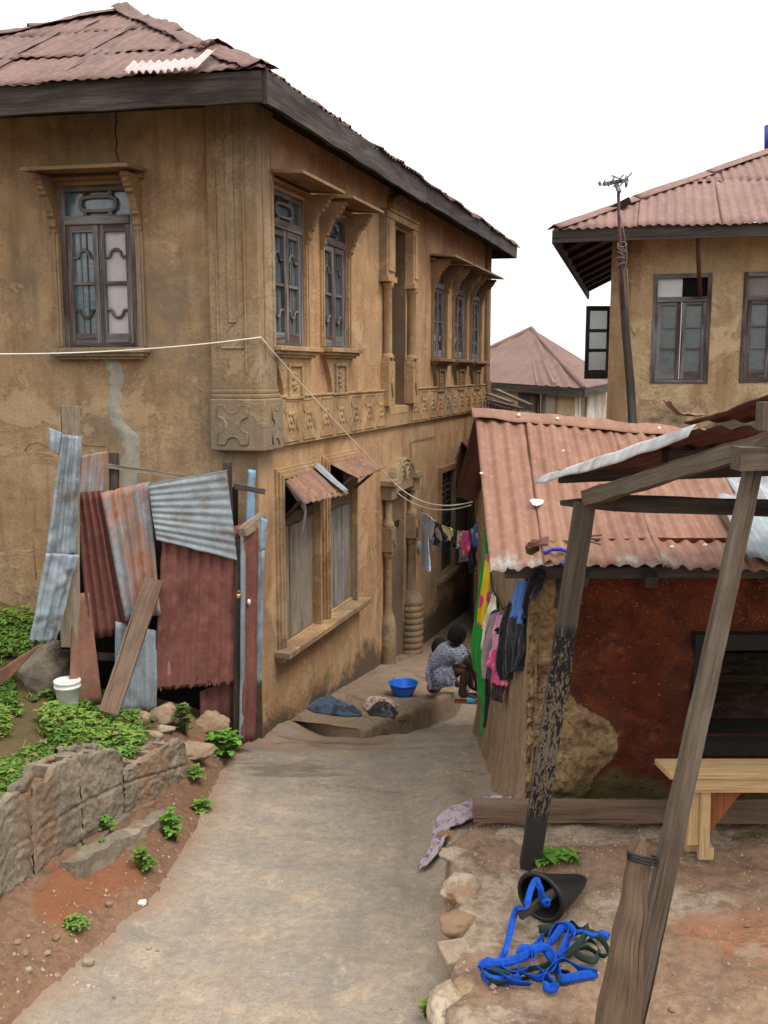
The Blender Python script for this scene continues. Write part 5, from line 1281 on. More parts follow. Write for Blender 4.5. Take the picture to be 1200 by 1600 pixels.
# roof
oF, oL = .5, .58; zEr = 1.45
Ecr = fR.P(-oL, zEr, oF)
def planR(w): return Ecr + fR.d * w + back * w
rr = ray(1200, 237); lo, hi = .2, 9
for _ in range(50):
    m = (lo + hi) / 2; p = planR(m)
    if p.x / p.y < rr.x / rr.y: lo = m
    else: hi = m
zz = rr.z / rr.y * planR(lo).y; slope = (zz - zEr) / lo; Wr = 3.9
apR = planR(Wr); apR.z = zEr + slope * Wr
ErR = Ecr + fR.d * (2 * Wr); Ebk = Ecr + back * 8.0
mb = roof_rows(None, Ecr, ErR, apR, 3, .78, 9, 21, amp=.01, clip=[vclip(Ecr, apR, (Ecr + ErR) / 2 + back), vclip(ErR, apR, (Ecr + ErR) / 2 + back)], dent=.012, over=.06)
ro = mb.build('roof', M['rust_pink'], rh, solid=.003)
mb = MB()
eu = back; top2 = apR + back * (8.0 - 2 * Wr) if 8.0 > 2 * Wr else apR
def sideroof(u, v): 
    a = Ecr.lerp(Ebk, u); b = apR; return a.lerp(b + (a - Ecr) * .0, v) if False else a + (fR.d * Wr + V((0, 0, slope * Wr))) * v + V((0, 0, .01 * math.sin(u * 500)))
tmpm = MB(); tmpm.grid(sideroof, 200, 30, None, lambda u, v: not (.30 < u < .335 and .02 < v < .25 and abs(u - (.305 + .1 * v)) < .008))
for co, no in (vclip(Ecr, apR, Ebk + fR.d),): bmesh.ops.bisect_plane(tmpm.bm, geom=tmpm.bm.verts[:] + tmpm.bm.edges[:] + tmpm.bm.faces[:], plane_co=co, plane_no=no, clear_outer=True)
tmpm.build('roof_slope', M['rust_dark'], ro, solid=.003)
mb = MB(); ridge_cap(mb, Ecr, apR, .11, 5, 44, .012); mb.build('hip_cap', M['rust_pink'], ro, solid=.003)
mb = MB(); mb.beam(Ecr + V((0, 0, -.075)), ErR + V((0, 0, -.075)), .03, .13, seg=14, jit=.004); mb.beam(Ecr + V((0, 0, -.075)) + back * .03, Ebk + V((0, 0, -.075)), .03, .13); mb.build('fascia', M['wood_dark'], rh)
for k in range(9): mb = MB(); a = Ecr + back * (.5 + k * .85) + V((0, 0, -.03)); mb.beam(a, a + fR.d * .75 + V((0, 0, slope * .75)), .05, .07); mb.build('rafter', M['soffit'], rh)
a0_ = [fR.P(*fR.px(u, v, .52), .52) for u, v in ((1060, 346), (1126, 344), (1122, 358), (1070, 360))]
mb = MB(); sheet(mb, [a0_[3], a0_[2], a0_[1] + back * .25 + V((0, 0, .05)), a0_[0] + back * .25 + V((0, 0, .05))], 3, .012, 8, 8, .02, ragged=(.03, 0, 0, 0), useed=9); mb.build('gutter_sheet', M['rust_dark'], ro, solid=.003)
mb = MB(); mb.tube([fR.P(*fR.px(1090, 358, .45), .45), fR.P(*fR.px(1091, 400, .3), .3), fR.P(*fR.px(1094, 462, .06), .06)], .022, 7); mb.build('drain_pipe', M['rust_dark'], rh)
# tv aerial on its pole
pb = atY(989, 672, 8.6)
an = empty('aerial_pole', V((pb.x, pb.y, zl(8.6) - .1)), 'tall leaning wooden pole carrying a small television aerial, between hut and house', 'aerial')
pth = [V((pb.x + .05, pb.y, zl(8.6) - .1))] + [atY(u, v, 8.6) for u, v in ((989, 672), (985, 600), (978, 520), (973, 460), (970, 400))]
mb = MB(); mb.tube(pth, lambda t: lerp(.045, .03, t), 8); mb.build('pole', M['wood_dark'], an)
mb = MB(); mb.tube([atY(u, v, 8.55) for u, v in ((974, 480), (970, 400), (967, 340), (966, 292))], .014, 7); mb.build('mast', M['rust_dark'], an)
mb = MB()
mb.beam(atY(942, 288, 8.6), atY(982, 281, 8.5), .022, .03); mb.beam(atY(958, 282, 8.4), atY(974, 284, 8.9), .012, .012)
for u, l in ((944, .12), (955, .2), (966, .26), (977, .3)): a = atY(u, 286 - (u - 942) * .14, 8.55); mb.tube([a + V((-.02, -l, 0)), a + V((.02, l, .0))], .006, 5)
mb.beam(atY(957, 275, 8.55), atY(973, 281, 8.5), .05, .012); mb.beam(atY(978, 277, 8.55), atY(979, 290, 8.5), .05, .015, (1, 0, 0)); mb.beam(atY(963, 288, 8.55), atY(968, 300, 8.5), .03, .03, (1, 0, 0)); mb.beam(atY(936, 284, 8.6), atY(939, 290, 8.6), .05, .015, (1, 0, 0))
mb.build('aerial', M['galv'], an)
mb = MB()
mb.tube([atY(u, v, 8.5) for u, v in ((968, 330), (976, 370), (980, 400), (976, 425), (984, 440), (996, 447))], .005, 5); mb.tube([atY(u, v, 8.5) for u, v in ((980, 420), (982, 480), (984, 510), (992, 525))], .004, 5)
for k in range(5): mb.tube([atY(972 + 7 * math.cos(i * .7), 382 + k * 8 + 4 * math.sin(i * .7 + k), 8.55 - .05 * math.sin(i * .7)) for i in range(9)], .006, 5, True)
mb.build('wire', M['wire'], an)
mb = MB(); mb.tube([atY(1199, 236, 19), atY(1199, 196, 19)], .06, 8); mb.tube([atY(1199, 900, 19), atY(1199, 237, 19)], .05, 8); mb.beam(atY(1197, 200, 19), atY(1212, 198, 19), .1, .1); tag(mb.build('mast', m_simple('blue mast', (.03, .06, .3), .2, .5, 5, 0)), 'dark blue mast rising behind the ridge of the pink-rusted roof', 'mast')

# ------------------------------------------------------------------ houses beyond
fh = empty('hip_roofed_house', atY(850, 700, 24), 'distant house with brown hip roof, seen between the two big houses', 'house')
N_, Lc, Rc2, Ap = atY(912, 607, 22), atY(668, 590, 24.5), atY(965, 596, 25), atY(830, 513, 26)
Bk = Lc + Rc2 - N_
mb = MB()
for a, b in ((N_, Lc), (N_, Rc2)):
    ed = (b - a).normalized(); af = (Ap - a).dot(ed)
    def fn(u, v, a=a, b=b): p = a.lerp(b, u).lerp(Ap, v); return p + V((0, 0, .02 * math.sin((p - a).dot(ed) * 22)))
    mb.grid(fn, 260, 8, lambda u, v, a=a, b=b, ed=ed: ((a.lerp(b, u).lerp(Ap, v) - a).dot(ed), v * 3))
mb.face([Lc, Bk, Ap]); mb.face([Rc2, Bk, Ap]); ro = mb.build('roof', M['rust_far'], fh)
mb = MB(); mb.tube([N_, Ap], .06, 6); mb.tube([Lc, Ap], .06, 6); mb.build('hip_cap', M['rust_far'], ro)
mb = MB()
for t0, t1, hgt_ in ((.16, .18, .4), (.27, .285, .38)):
    for k in range(1): mb.face([N_.lerp(Lc, t0).lerp(Ap, .03) + V((0, -.06, .05)), N_.lerp(Lc, t1).lerp(Ap, .03) + V((0, -.06, .05)), N_.lerp(Lc, t1 + .01).lerp(Ap, hgt_) + V((0, -.06, .06)), N_.lerp(Lc, t0 + .02).lerp(Ap, hgt_) + V((0, -.06, .06))])
mb.build('pale_sheet', M['rust_pink'], ro)
mb = MB(); mb.beam(N_ + V((0, 0, -.1)), Lc + V((0, 0, -.1)), .05, .2); mb.beam(N_ + V((0, 0, -.1)), Rc2 + V((0, 0, -.1)), .05, .2); mb.build('fascia', M['wood_dark'], fh)
cc = (N_ + Lc + Rc2 + Bk) / 4
ins = lambda p: V((lerp(p.x, cc.x, .12), lerp(p.y, cc.y, .12), 0))
iN, iL, iR, iB = ins(N_), ins(Lc), ins(Rc2), ins(Bk)
fF1 = Fac((iN.x, iN.y), ((iL - iN).x, (iL - iN).y), -1); fF2 = Fac((iN.x, iN.y), ((iR - iN).x, (iR - iN).y), 1)
s0, zt1 = fF1.px(870, 612); s1, zb1 = fF1.px(838, 655)
mb = MB(); wall(mb, fF1, 0, (iL - iN).length, -7, -.3, [(s0, s1, zb1, zt1)], depth=.2); mb.face([iL + V((0, 0, -7)), iB + V((0, 0, -7)), iB + V((0, 0, -.3)), iL + V((0, 0, -.3))]); mb.build('wall', M['plaster_far'], fh)
mb = MB(); wall(mb, fF2, 0, (iR - iN).length, -7, -.3, [(.5, 1.1, -1.4, -.55)], depth=.1); mb.build('wall', M['plaster_white'], fh)
mb = MB(); mb.box(fF1, s0 + .05, s1 - .05, zb1, zt1, -.15, -.12); wd = mb.build('window', M['galv_white'], fh)
sm = (s0 + s1) / 2
mb = MB(); mb.box(fF1, s0, s0 + .25, zb1, zt1, -.02, .05); mb.build('shutter', M['wood_board'], wd); mb = MB(); mb.box(fF1, s1 - .02, s1 + .45, zb1, zt1, .0, .08); mb.build('shutter', M['wood_dark'], wd)
mb = MB(); mb.box(fF2, .5, 1.1, -1.4, -.55, -.09, -.05); mb.build('window', M['wood_board'], fh)
# low shed roof
ls = empty('tin_roofed_shed', atY(800, 760, 14.5), 'low shed with loose rusty roof sheets, showing over the left end of the hut roof', 'shed')
q = [atY(752, 668, 13.2), atY(866, 668, 13.2), atY(800, 630, 15.0), atY(752, 613, 15.8)]
mb = MB(); sheet(mb, q, 14, .02, 14, 6, .03, useed=5); ro = mb.build('roof', M['rust_far'], ls, solid=.004)
mb = MB()
for (a, b) in (((764, 622), (800, 636)), ((764, 632), (815, 645)), ((775, 615), (830, 640))): p0, p1 = atY(*a, 14.9), atY(*b, 13.9); mb.beam(p0 + V((0, 0, .06)), p1 + V((0, 0, .06)), .07, .03)
mb.build('loose_batten', M['wood_board'], ro)
mb = MB(); sheet(mb, [atY(800, 654, 13.5), atY(858, 662, 13.4), atY(838, 650, 14.2), atY(798, 640, 14.4)], 5, .02, 6, 6, .05, useed=15, lift=lambda u, v: .04); mb.build('loose_sheet', M['rust_far'], ro, solid=.004)
mb = MB(); a, b = q[0] + V((.1, .2, 0)), q[1] + V((-.1, .2, 0))
for p0, p1 in ((a, b), (b, q[2]), (q[3], a)): mb.face([V((p0.x, p0.y, -5)), V((p1.x, p1.y, -5)), p1 - V((0, 0, .1)), p0 - V((0, 0, .1))])
mb.build('wall', M['plaster'], ls)
# house further down the lane, behind the hut
lh = empty('lane_house', V((1.2, 12.5, -3.6)), 'brown mud wall with timber window frame at the back of the lane, behind the washing', 'house')
fK = Fac((1.2, 12.5), (.05, 1), 1); fK.n = V((-1, .05, 0)).normalized(); fK2 = Fac((1.2, 12.5), (1, 0), 1)
mb = MB(); wall(mb, fK, 0, 6, -4.4, -1.02, [(.5, 1.2, -2.2, -1.2)], depth=.15); wall(mb, fK2, 0, 4, -4.4, -1.02, [], depth=.15); mb.build('wall', M['trim_brown'], lh)
mb = MB(); mb.box(fK, .45, .52, -2.3, -1.15, -.02, .06); mb.box(fK, 1.2, 1.27, -2.3, -1.15, -.02, .06); mb.box(fK, .45, 1.27, -2.36, -2.3, -.02, .1); mb.build('window', M['wood_dark'], lh)
mb = MB(); mb.box(fK2, 0.02, .12, -4, -1.0, .02, .08); mb.box(fK2, .0, .9, -1.95, -1.85, .02, .07); mb.build('frame', M['wood_brown'], lh)
mb = MB(); sheet(mb, [V((1.1, 12.3, -1.0)), V((5, 12.3, -1.0)), V((5, 17, -.95)), V((1.1, 17, -.95))], 30, .015, 6, 6, .02, useed=30); mb.build('roof', M['rust_dark'], lh, solid=.004)
# ------------------------------------------------------------------ makeshift tin shack against the front of the house
PR = atZ(392, 1165, -2.84); PLs = atY(100, 1085, 6.32)
fS = Fac((PR.x, PR.y), ((PLs - PR).x, (PLs - PR).y), -1)
if fS.n.y > 0: fS.n = -fS.n
def S(u, v, n=0.0): s, z = fS.px(u, v, n); return fS.P(s, z, n)
shack = empty('tin_shack', (PR.x - .5, PR.y, -2.6), 'patchwork shack of rusty and galvanised tin sheets propped against the front of the mud house', 'shack')
def tin(name, quad, ribs, mat, n=0.0, amp=.009, parent=None, label=None, **k):
    q = [S(u, v, n + (dn[0] if dn else 0)) for u, v, *dn in quad]
    mb = MB(); sheet(mb, q, ribs, amp, k.pop('nv', 16), 8, k.pop('dent', .016), **k)
    o = mb.build(name, M[mat], parent or shack, solid=.003)
    if label: o['label'] = label
    return o
# quads listed bottom-left, bottom-right, top-right, top-left
tin('sheet', ((70, 870), (117, 868), (127, 681), (97, 678)), 3, 'galv', .10, .012, label='tall crumpled grey sheet', crumple=.035, nv=30, useed=3, ragged=(.01, .03, .02, .02))
tin('sheet', ((45, 1004), (86, 1003), (122, 866), (71, 864)), 3, 'galv', .13, .012, label='tall crumpled grey sheet', crumple=.05, nv=30, useed=9, ragged=(.06, 0, .03, .03))
tin('sheet', ((76, 700), (92, 712), (97, 676), (76, 668)), 1, 'galv', .09, .006, crumple=.03, useed=12)
tin('sheet', ((122, 772), (160, 770), (167, 704), (126, 712)), 3, 'rust_mix', .02, .008, useed=15, ragged=(0, .04, 0, .02))
tin('sheet', ((140, 1000), (205, 988), (160, 766), (117, 772)), 4.5, 'rust_dark', .05, .015, label='dark rust corrugated sheet', useed=18)
tin('sheet', ((196, 972), (252, 962), (233, 752), (157, 770)), 4.5, 'rust_mix', .08, .012, label='half rusted half galvanised sheet', useed=40, ragged=(.05, .01, 0, 0))
tin('sheet', ((240, 1085), (368, 1072), (372, 850), (252, 838)), 7, 'rust_red', .06, .009, label='large red-brown sheet torn along its foot', useed=24, nv=40, crumple=.014, ragged=(.42, 0, .03, .05))
tin('sheet', ((371, 877), (354, 734), (231, 756), (244, 844)), 10, 'galv_white', .12, .003, label='whitened corrugated sheet nailed on top', useed=29, nv=16, dent=.02, ragged=(.01, .01, .09, .02))
tin('sheet', ((312, 1150), (372, 1140), (372, 1060), (312, 1080)), 3, 'rust_dark', .0, .006, useed=33)
tin('sheet', ((362, 1070), (376, 1075), (378, 818), (366, 822)), 1, 'rust_red', .05, .006, useed=36, ragged=(.1, .02, 0, 0))
tin('sheet', ((377, 1163, .02), (400, 1157, -.02), (403, 815, -.02), (380, 822, .02)), 1.6, 'rust_red', .10, .008, label='narrow red-brown strip of the door edge', useed=44, nv=24, ragged=(.02, .05, 0, .02))
tin('sheet', ((374, 1163), (381, 1163), (384, 830), (376, 838)), .5, 'galv', .12, .004, useed=47, nv=24)
tin('sheet', ((398, 1075), (410, 1070), (414, 860), (402, 860)), .8, 'galv', .0, .005, useed=50, ragged=(.1, 0, .02, .02))
tin('sheet', ((404, 862), (413, 858), (418, 812), (407, 808)), .8, 'blue_tin', .06, .006, label='scrap of pale blue painted tin', useed=53, ragged=(.05, .03, .02, .01))
tin('sheet', ((384, 825), (398, 822), (400, 735), (388, 733)), .7, 'blue_tin', -.12, .004, useed=56)
for name, p0, p1, w, h, mat, lab in (('post', S(110, 1010, .03), S(110, 634, .06), .115, .05, 'wood_board', 'post end with flaking white paint'), ('post', S(364, 1120, -.06), S(355, 722, -.02), .06, .05, 'wood_dark', None), ('post', S(182, 960, -.05), S(178, 708, -.05), .06, .05, 'wood_dark', None),
        ('rail', S(160, 726, -.02), S(290, 746, -.0), .035, .03, 'wood_board', None), ('rail', S(366, 760, -.02), S(414, 768, .05), .05, .035, 'wood_dark', None), ('rail', S(378, 832, .13), S(410, 808, .0), .07, .06, 'wood_board', None), ('post', S(370, 1165, .06), S(374, 840, .06), .05, .06, 'wood_dark', None), ('rail', S(90, 1020, -.05), S(350, 1040, -.05), .08, .04, 'wood_dark', None)):
    mb = MB(); mb.beam(p0, p1, w, h, (0, -1, 0.01) if name == 'post' else (0, 0, 1), seg=12, jit=.006); o = mb.build(name, M[mat], shack)
    if lab: o['label'] = lab
mb = MB(); q = S(373, 928, .15); mb.lathe(q - V((0, 0, .03)), [(.016, 0), (.018, .004), (.018, .026), (.015, .03)], 10, sx=1.2)
mb.tube([q + V((.011 * math.cos(math.pi * i / 8), 0, .002 + .022 * math.sin(math.pi * i / 8))) for i in range(9)], .003, 6); mb.build('padlock', M['brass'], shack)
mb = MB(); mb.lathe(S(389, 938, .12), [(.011, -.03), (.014, -.015), (.012, 0), (.007, .008)], 10); mb.build('knob', M['white_plastic'], shack)
# near-black sheet: the shade inside the shack put into its colour
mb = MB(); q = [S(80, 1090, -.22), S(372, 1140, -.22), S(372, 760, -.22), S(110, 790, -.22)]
mb.face(q); mb.build('inner_shade_sheet', M['dark'], shack)
# leaning pieces
def gz(x, y): return hgt(x, y)
mb = MB(); q = [S(107, 1102, .10), S(160, 1100, .10), S(139, 926, .05), S(114, 928, .05)]; sheet(mb, q, 1.2, .008, 14, 10, .008, useed=61); tag(mb.build('tin_strip', M['tin_strip'], solid=.003), 'flat brown tin strip leaning upright behind the white bucket', 'tin sheet')
mb = MB(); mb.beam(S(170, 1114, .42), S(241, 905, .17), .13, .035, (0, -1, .1), seg=16, jit=.004); tag(mb.build('plank', M['wood_brown']), 'brown plank leaning diagonally across the front of the tin shack', 'plank')
mb = MB(); sheet(mb, [S(180, 1112, .12), S(245, 1112, .10), S(244, 985, .04), S(180, 970, .06)], 3, .01, 12, 8, .012, useed=66, ragged=(0, .02, 0, 0)); tag(mb.build('tin_sheet', M['galv'], solid=.003), 'small grey tin sheet standing behind the diagonal plank', 'tin sheet')
a = atY(-40, 1090, 5.75); b = atY(66, 1004, 5.95)
mb = MB(); sheet(mb, [a + V((0, 0, -.07)), a.lerp(b, .55) + V((0, 0, -.055)), b, a + V((0, 0, .08))], .9, .006, 10, 10, .012, useed=70); tag(mb.build('tin_strip', M['tin_strip'], solid=.003), 'pointed brown tin strip lying on the weeds at the far left', 'tin sheet')

# ------------------------------------------------------------------ rocks
def rock(name, c, r, mat, label, cat='rock', seed=0, sq=(1, 1, .75), rough=.28, group=None, flat=.0):
    mb = MB(); bmesh.ops.create_icosphere(mb.bm, subdivisions=4, radius=1); o = seed * 3.7
    for v in mb.bm.verts:
        d = v.co.normalized(); k = 1 + rough * fbm(d, 1.1, o) + .14 * fbm(d, 3.5, o + 5) + .05 * fbm(d, 11, o + 9)
        # facets
        for j in range(7):
            nn = V((nz((j, o, 1), 3.1), nz((j, o, 5), 3.3), nz((j, o, 9), 2.9))).normalized(); t = d.dot(nn) * k - .72
            if t > 0: k -= t * .8
        v.co = V((d.x * k * sq[0], d.y * k * sq[1], d.z * k * sq[2])) * r + c
    for f in mb.bm.faces: f.smooth = True
    return tag(mb.build(name, M[mat]), label, cat, group)
def onground(u, v):
    lo, hi = 2.2, 14.0
    for _ in range(40):
        m = (lo + hi) / 2; p = atY(u, v, m)
        if p.z > hgt(p.x, p.y): lo = m
        else: hi = m
    return atY(u, v, lo)
for i, (u, v, rpx, sq, mat, lab) in enumerate((
    (255, 1126, 27, (1, .8, .75), 'rock', 'large angular brown rock in front of the tin shack'),
    (332, 1140, 27, (1, .8, .72), 'rock', 'brown rock beside the right foot of the tin shack'),
    (70, 1070, 50, (.9, .7, .95), 'block', 'big mossy boulder half hidden behind the white bucket'),
    (193, 1102, 17, (1.2, .8, .6), 'rock', 'dark stone at the foot of the leaning plank'),
    (224, 1130, 15, (.8, .8, .9), 'rock', 'small upright stone left of the angular rock'),
    (258, 1142, 14, (1.2, .9, .5), 'rock_pale', 'pale flat stone just below the angular rock'),
    (172, 1121, 12, (1.2, .9, .6), 'rock_pale', 'grey stone at the edge of the weeds'),
    (242, 1150, 12, (1.3, .9, .5), 'rock_pale', 'pale stone next to the white spoon'),
    (300, 1178, 32, (1.2, .9, .45), 'rock', 'flat brown slab at the end of the block wall'),
    (347, 1098, 0, (1, 1, 1), 'rock', ''), )):
    if not rpx: continue
    p = onground(u, v); r = rpx * p.y / 1500; rock('rock', p + V((0, 0, r * sq[2] * .45)), r, mat, lab, 'rock', i + 1, sq, group='stones around the tin shack')
for i, (u, v, rpx, sq, mat, lab) in enumerate((
    (722, 1388, 34, (1.1, 1.2, .75), 'rock_pale', 'broken cement lump on the terrace edge level with the black bucket'),
    (716, 1440, 32, (1.2, .9, .6), 'rock', 'brown rough stone in the terrace edge above the flat pale brick'),
    (704, 1566, 44, (.8, 1.7, .5), 'rock_pale', 'long pale stone at the lower end of the terrace edge'),
    (716, 1336, 26, (1.2, 1, .5), 'rock_pale', 'pale flat stone at the upper end of the terrace edge'),
    (732, 1545, 26, (.9, 1.3, .5), 'rock', 'brown stone beside the long pale one'),
    (706, 1305, 20, (1.2, 1, .5), 'rock', 'small stone under the ragged cloth'))):
    p = onground(u, v); r = rpx * p.y / 1500; rock('rock', p + V((0.0, .02, -r * .25)), r, mat, lab, 'rock', i + 30, sq, group='stones along the terrace edge')
p = onground(712, 1490); mb = MB(); mb.beam(p + V((-.055, .0, -.035)), p + V((.065, .03, -.03)), .15, .085, seg=8, jit=.008); tag(mb.build('brick', M['rock_pale'], bevel=.008), 'flat pale brick set in the terrace edge', 'brick', 'stones along the terrace edge')
p = onground(138, 1507); rock('pebble', p + V((0, 0, .01)), .028, 'rock_pale', 'lone pale pebble on the left edge of the lane', 'pebble', 50)
p = onground(222, 1412); rock('pebble', p + V((0, 0, .005)), .022, 'white_plastic', 'whitish scrap of stone on the red earth bank', 'pebble', 51)
rnd = random.Random(5)
for i in range(46):
    if i < 20: u, v = rnd.uniform(170, 300), rnd.uniform(1110, 1165)
    elif i < 34: u, v = rnd.uniform(20, 250), rnd.uniform(1390, 1560)
    else: u, v = rnd.uniform(720, 1180), rnd.uniform(1330, 1590)
    p = onground(u, v); r = rnd.uniform(.008, .02); rock('pebble', p + V((0, 0, r * .3)), r, rnd.choice(('rock', 'rock_pale', 'rock')), ('small stone among the rubble by the tin shack', 'small stone on the bare earth bank', 'small stone on the trodden terrace')[0 if i < 20 else 1 if i < 34 else 2], 'pebble', 60 + i, group=('rubble by the tin shack', 'stones on the earth bank', 'small stones on the terrace')[0 if i < 20 else 1 if i < 34 else 2])

# ------------------------------------------------------------------ broken block wall
Wp, Wq = V((blockline(4.15), 4.15, 0)), V((blockline(5.85), 5.85, 0))
fW = Fac((Wq.x, Wq.y), ((Wp - Wq).x, (Wp - Wq).y), -1)
if fW.n.x < 0: fW.n = -fW.n
top_px = [(-60, 1300), (0, 1297), (7, 1255), (17, 1241), (31, 1239), (42, 1248), (46, 1288), (51, 1290), (54, 1240), (56, 1228), (70, 1223), (76, 1218), (84, 1196), (105, 1189), (121, 1182), (131, 1176), (140, 1182), (154, 1174), (182, 1171), (191, 1184), (193, 1207), (224, 1186), (280, 1154), (290, 1164)]
bot_px = [(-60, 1480), (0, 1432), (40, 1402), (90, 1372), (130, 1334), (190, 1285), (250, 1253), (292, 1240)]
top_t = sorted(fW.px(u, v) for u, v in top_px); bot_t = sorted(fW.px(u, v) for u, v in bot_px)
wl = empty('block_wall', Wq + V((0, 0, -2.6)), 'low broken wall of weathered hollow sandcrete blocks edging the weedy plot', 'wall')
jt = sorted(fW.px(u, v) for u, v in ((-60, 1375), (0, 1338), (60, 1298), (124, 1258), (192, 1225), (290, 1196)))
def joint(s): return interp(jt, s)
def shell(mb, sa, sb, n0, n1, dz, seed, lowfn=None):
    nu = max(6, int((sb - sa) / .012)); T = 90
    def fn(u, v):
        s = lerp(sa, sb, u); zt_ = interp(top_t, s) + dz + .008 * nz((s * 30, seed, 0)); zb = (interp(bot_t, s) - .12) if lowfn is None else lowfn(s)
        zb = min(zb, zt_ - .02)
        if v < .8: n, z = n0, lerp(zb, zt_, v / .8)
        elif v < .9: n, z = lerp(n0, n1, (v - .8) / .1), zt_ + .004
        else: n, z = n1, lerp(zt_, zb, (v - .9) / .1)
        zj = joint(s); r = .012 * fbm((s, n * 3, z), 7, seed) - .012 * math.exp(-((z - zj) / .007) ** 2) - .012 * math.exp(-((z - zj + .21) / .007) ** 2) + .010 * nz((s, n, z), 26, seed) + .006 * nz((s, n, z), 60, seed)
        if abs(v - .8) < .02 or abs(v - .9) < .02: z -= .006
        return fW.P(s + .006 * nz((s, z, n), 12, seed + 3), z + .006 * nz((s * 2, n * 9, 1), 12, seed), n + (r if v < .85 else -r))
    mb.grid(fn, nu, T)
    for ss in (sa, sb): pass
sMax = top_t[-1][0]
cuts = [(fW.px(191.5, 1200)[0], 'b'), ]
s_a = fW.px(290, 1160)[0]; s_b = fW.px(193, 1200)[0]; s_c = fW.px(124, 1182)[0]; s_d = fW.px(50, 1285)[0]
# web positions of the hollow cells: ends of each block
for i, (x0, x1) in enumerate(((s_a, s_b - .0015), (s_b + .0015, s_c - .0015), (s_c + .0015, s_d - .0015), (s_d + .0015, s_d + .42), (s_d + .423, s_d + .95))):
    x0, x1 = min(x0, x1), max(x0, x1); mb = MB()
    shell(mb, x0, x1, 0, -.034, 0, i * 3 + 1); shell(mb, x0, x1, -.125, -.16, -.012 if i != 1 else .02, i * 3 + 2)
    cells = max(1, round((x1 - x0) / .19))
    for k in range(cells + 1):
        s = lerp(x0, x1, k / cells); h0 = interp(top_t, min(max(s, x0 + .012), x1 - .012)) - (.008 if 0 < k < cells else .004)
        mb.beam(fW.P(min(max(s, x0 + .018), x1 - .018), h0 - .45, -.08), fW.P(min(max(s, x0 + .018), x1 - .018), h0, -.08), .034, .10, (fW.n), seg=10, jit=.008)
    o = mb.build('block', M['block'], wl)
    mb = MB(); 
    def fill(u, v): s = lerp(x0, x1, u); return fW.P(s, interp(top_t, s) - .07 - .04 * nz((s * 9, 0, i)) , lerp(-.03, -.13, v))
    mb.grid(fill, 20, 3); mb.build('soil_fill', M['earth'], wl)
mb = MB()
for (x0, x1) in ((s_a, s_b), (s_b, s_d), (s_d, s_d + .95)):
    z = [interp(bot_t, s) for s in (x0, x1)]
    mb.beam(fW.P(x0, z[0] + .0, -.05), fW.P(x1, z[1] - .0, -.05), .17, .09, seg=24, jit=.022)
mb.build('footing', M['block'], wl)
a, b = onground(102, 1376), onground(262, 1288)
mb = MB(); mb.beam(a + V((0, .05, .0)), b + V((0, .03, .01)), .09, .13, seg=34, jit=.022); tag(mb.build('kerb_strip', M['block']), 'rough grey concrete strip at the foot of the broken block wall', 'kerb')
# ------------------------------------------------------------------ white bucket and spoon
p = onground(107, 1106)
bk = empty('plastic_bucket', p, 'white plastic bucket with lid standing in the weeds', 'bucket')
mb = MB(); mb.lathe(p, [(.062, 0), (.064, .004), (.082, .145), (.088, .147), (.088, .160), (.082, .162), (.084, .17), (.084, .178)], 28); mb.build('body', M['white_plastic'], bk)
mb = MB(); mb.lathe(p + V((0, 0, .178)), [(.087, 0), (.089, .004), (.089, .016), (.084, .02), (.08, .012), (.01, .012)], 28); mb.build('lid', M['white_plastic'], bk)
p = onground(222, 1146); sp = MB()
a = p + V((-.035, 0, .012)); b = p + V((.055, .0, .02))
sp.beam(a + V((.02, 0, 0)), b, .006, .004); sp.lathe(a, [(.004, 0), (.014, .003), (.016, .006), (.012, .007)], 12, sx=1.6, xdir=(1, 0, 0)); tag(sp.build('spoon', M['white_plastic']), 'white plastic spoon lying on the earth in front of the shack', 'spoon')
# ------------------------------------------------------------------ cables and washing lines
def sagline(a, b, sag, n=24): return [a.lerp(b, i / n) - V((0, 0, sag * 4 * (i / n) * (1 - i / n))) for i in range(n + 1)]
cornerp = corner(.075, .075); cp = atY(402, 527, cornerp.y); cp = V((cornerp.x, cornerp.y, atY(402, 527, cornerp.y).z))
lf = atY(-90, 552, 6.7); drp = fB.P(3.125, -1.215, .16); hk = atY(738, 784, 7.7)
mb = MB(); mb.tube(sagline(lf, cp, .045) + sagline(cp, drp, .03)[1:] + sagline(drp, hk, .10)[1:], .0052, 6); tag(mb.build('cable', M['cable']), 'white cable running along the house front, round its corner and over the lane', 'cable')
mb = MB(); mb.tube(sagline(fB.P(3.25, -1.29, .1), atY(736, 789, 7.7), .105), .0045, 6); tag(mb.build('washing_line', M['cable']), 'empty white line stretched from the doorway to the hut just under the cable', 'washing line')
# washing line with the garments at the back of the lane
WA = fB.P(*fB.px(657, 796, .03), .03); WB = atY(762, 792, 7.55)
wl_px = [(657, 796), (668, 806), (680, 815), (693, 822), (706, 827), (720, 830), (732, 830), (742, 823), (750, 811), (762, 792)]
def wY(u): return 1 / lerp(1 / WA.y, 1 / WB.y, (u - 657) / 105)
mb = MB(); mb.tube([atY(u, v, wY(u)) for u, v in wl_px], .006, 6); tag(mb.build('washing_line', M['rubber']), 'sagging washing line loaded with clothes across the back of the lane', 'washing line')

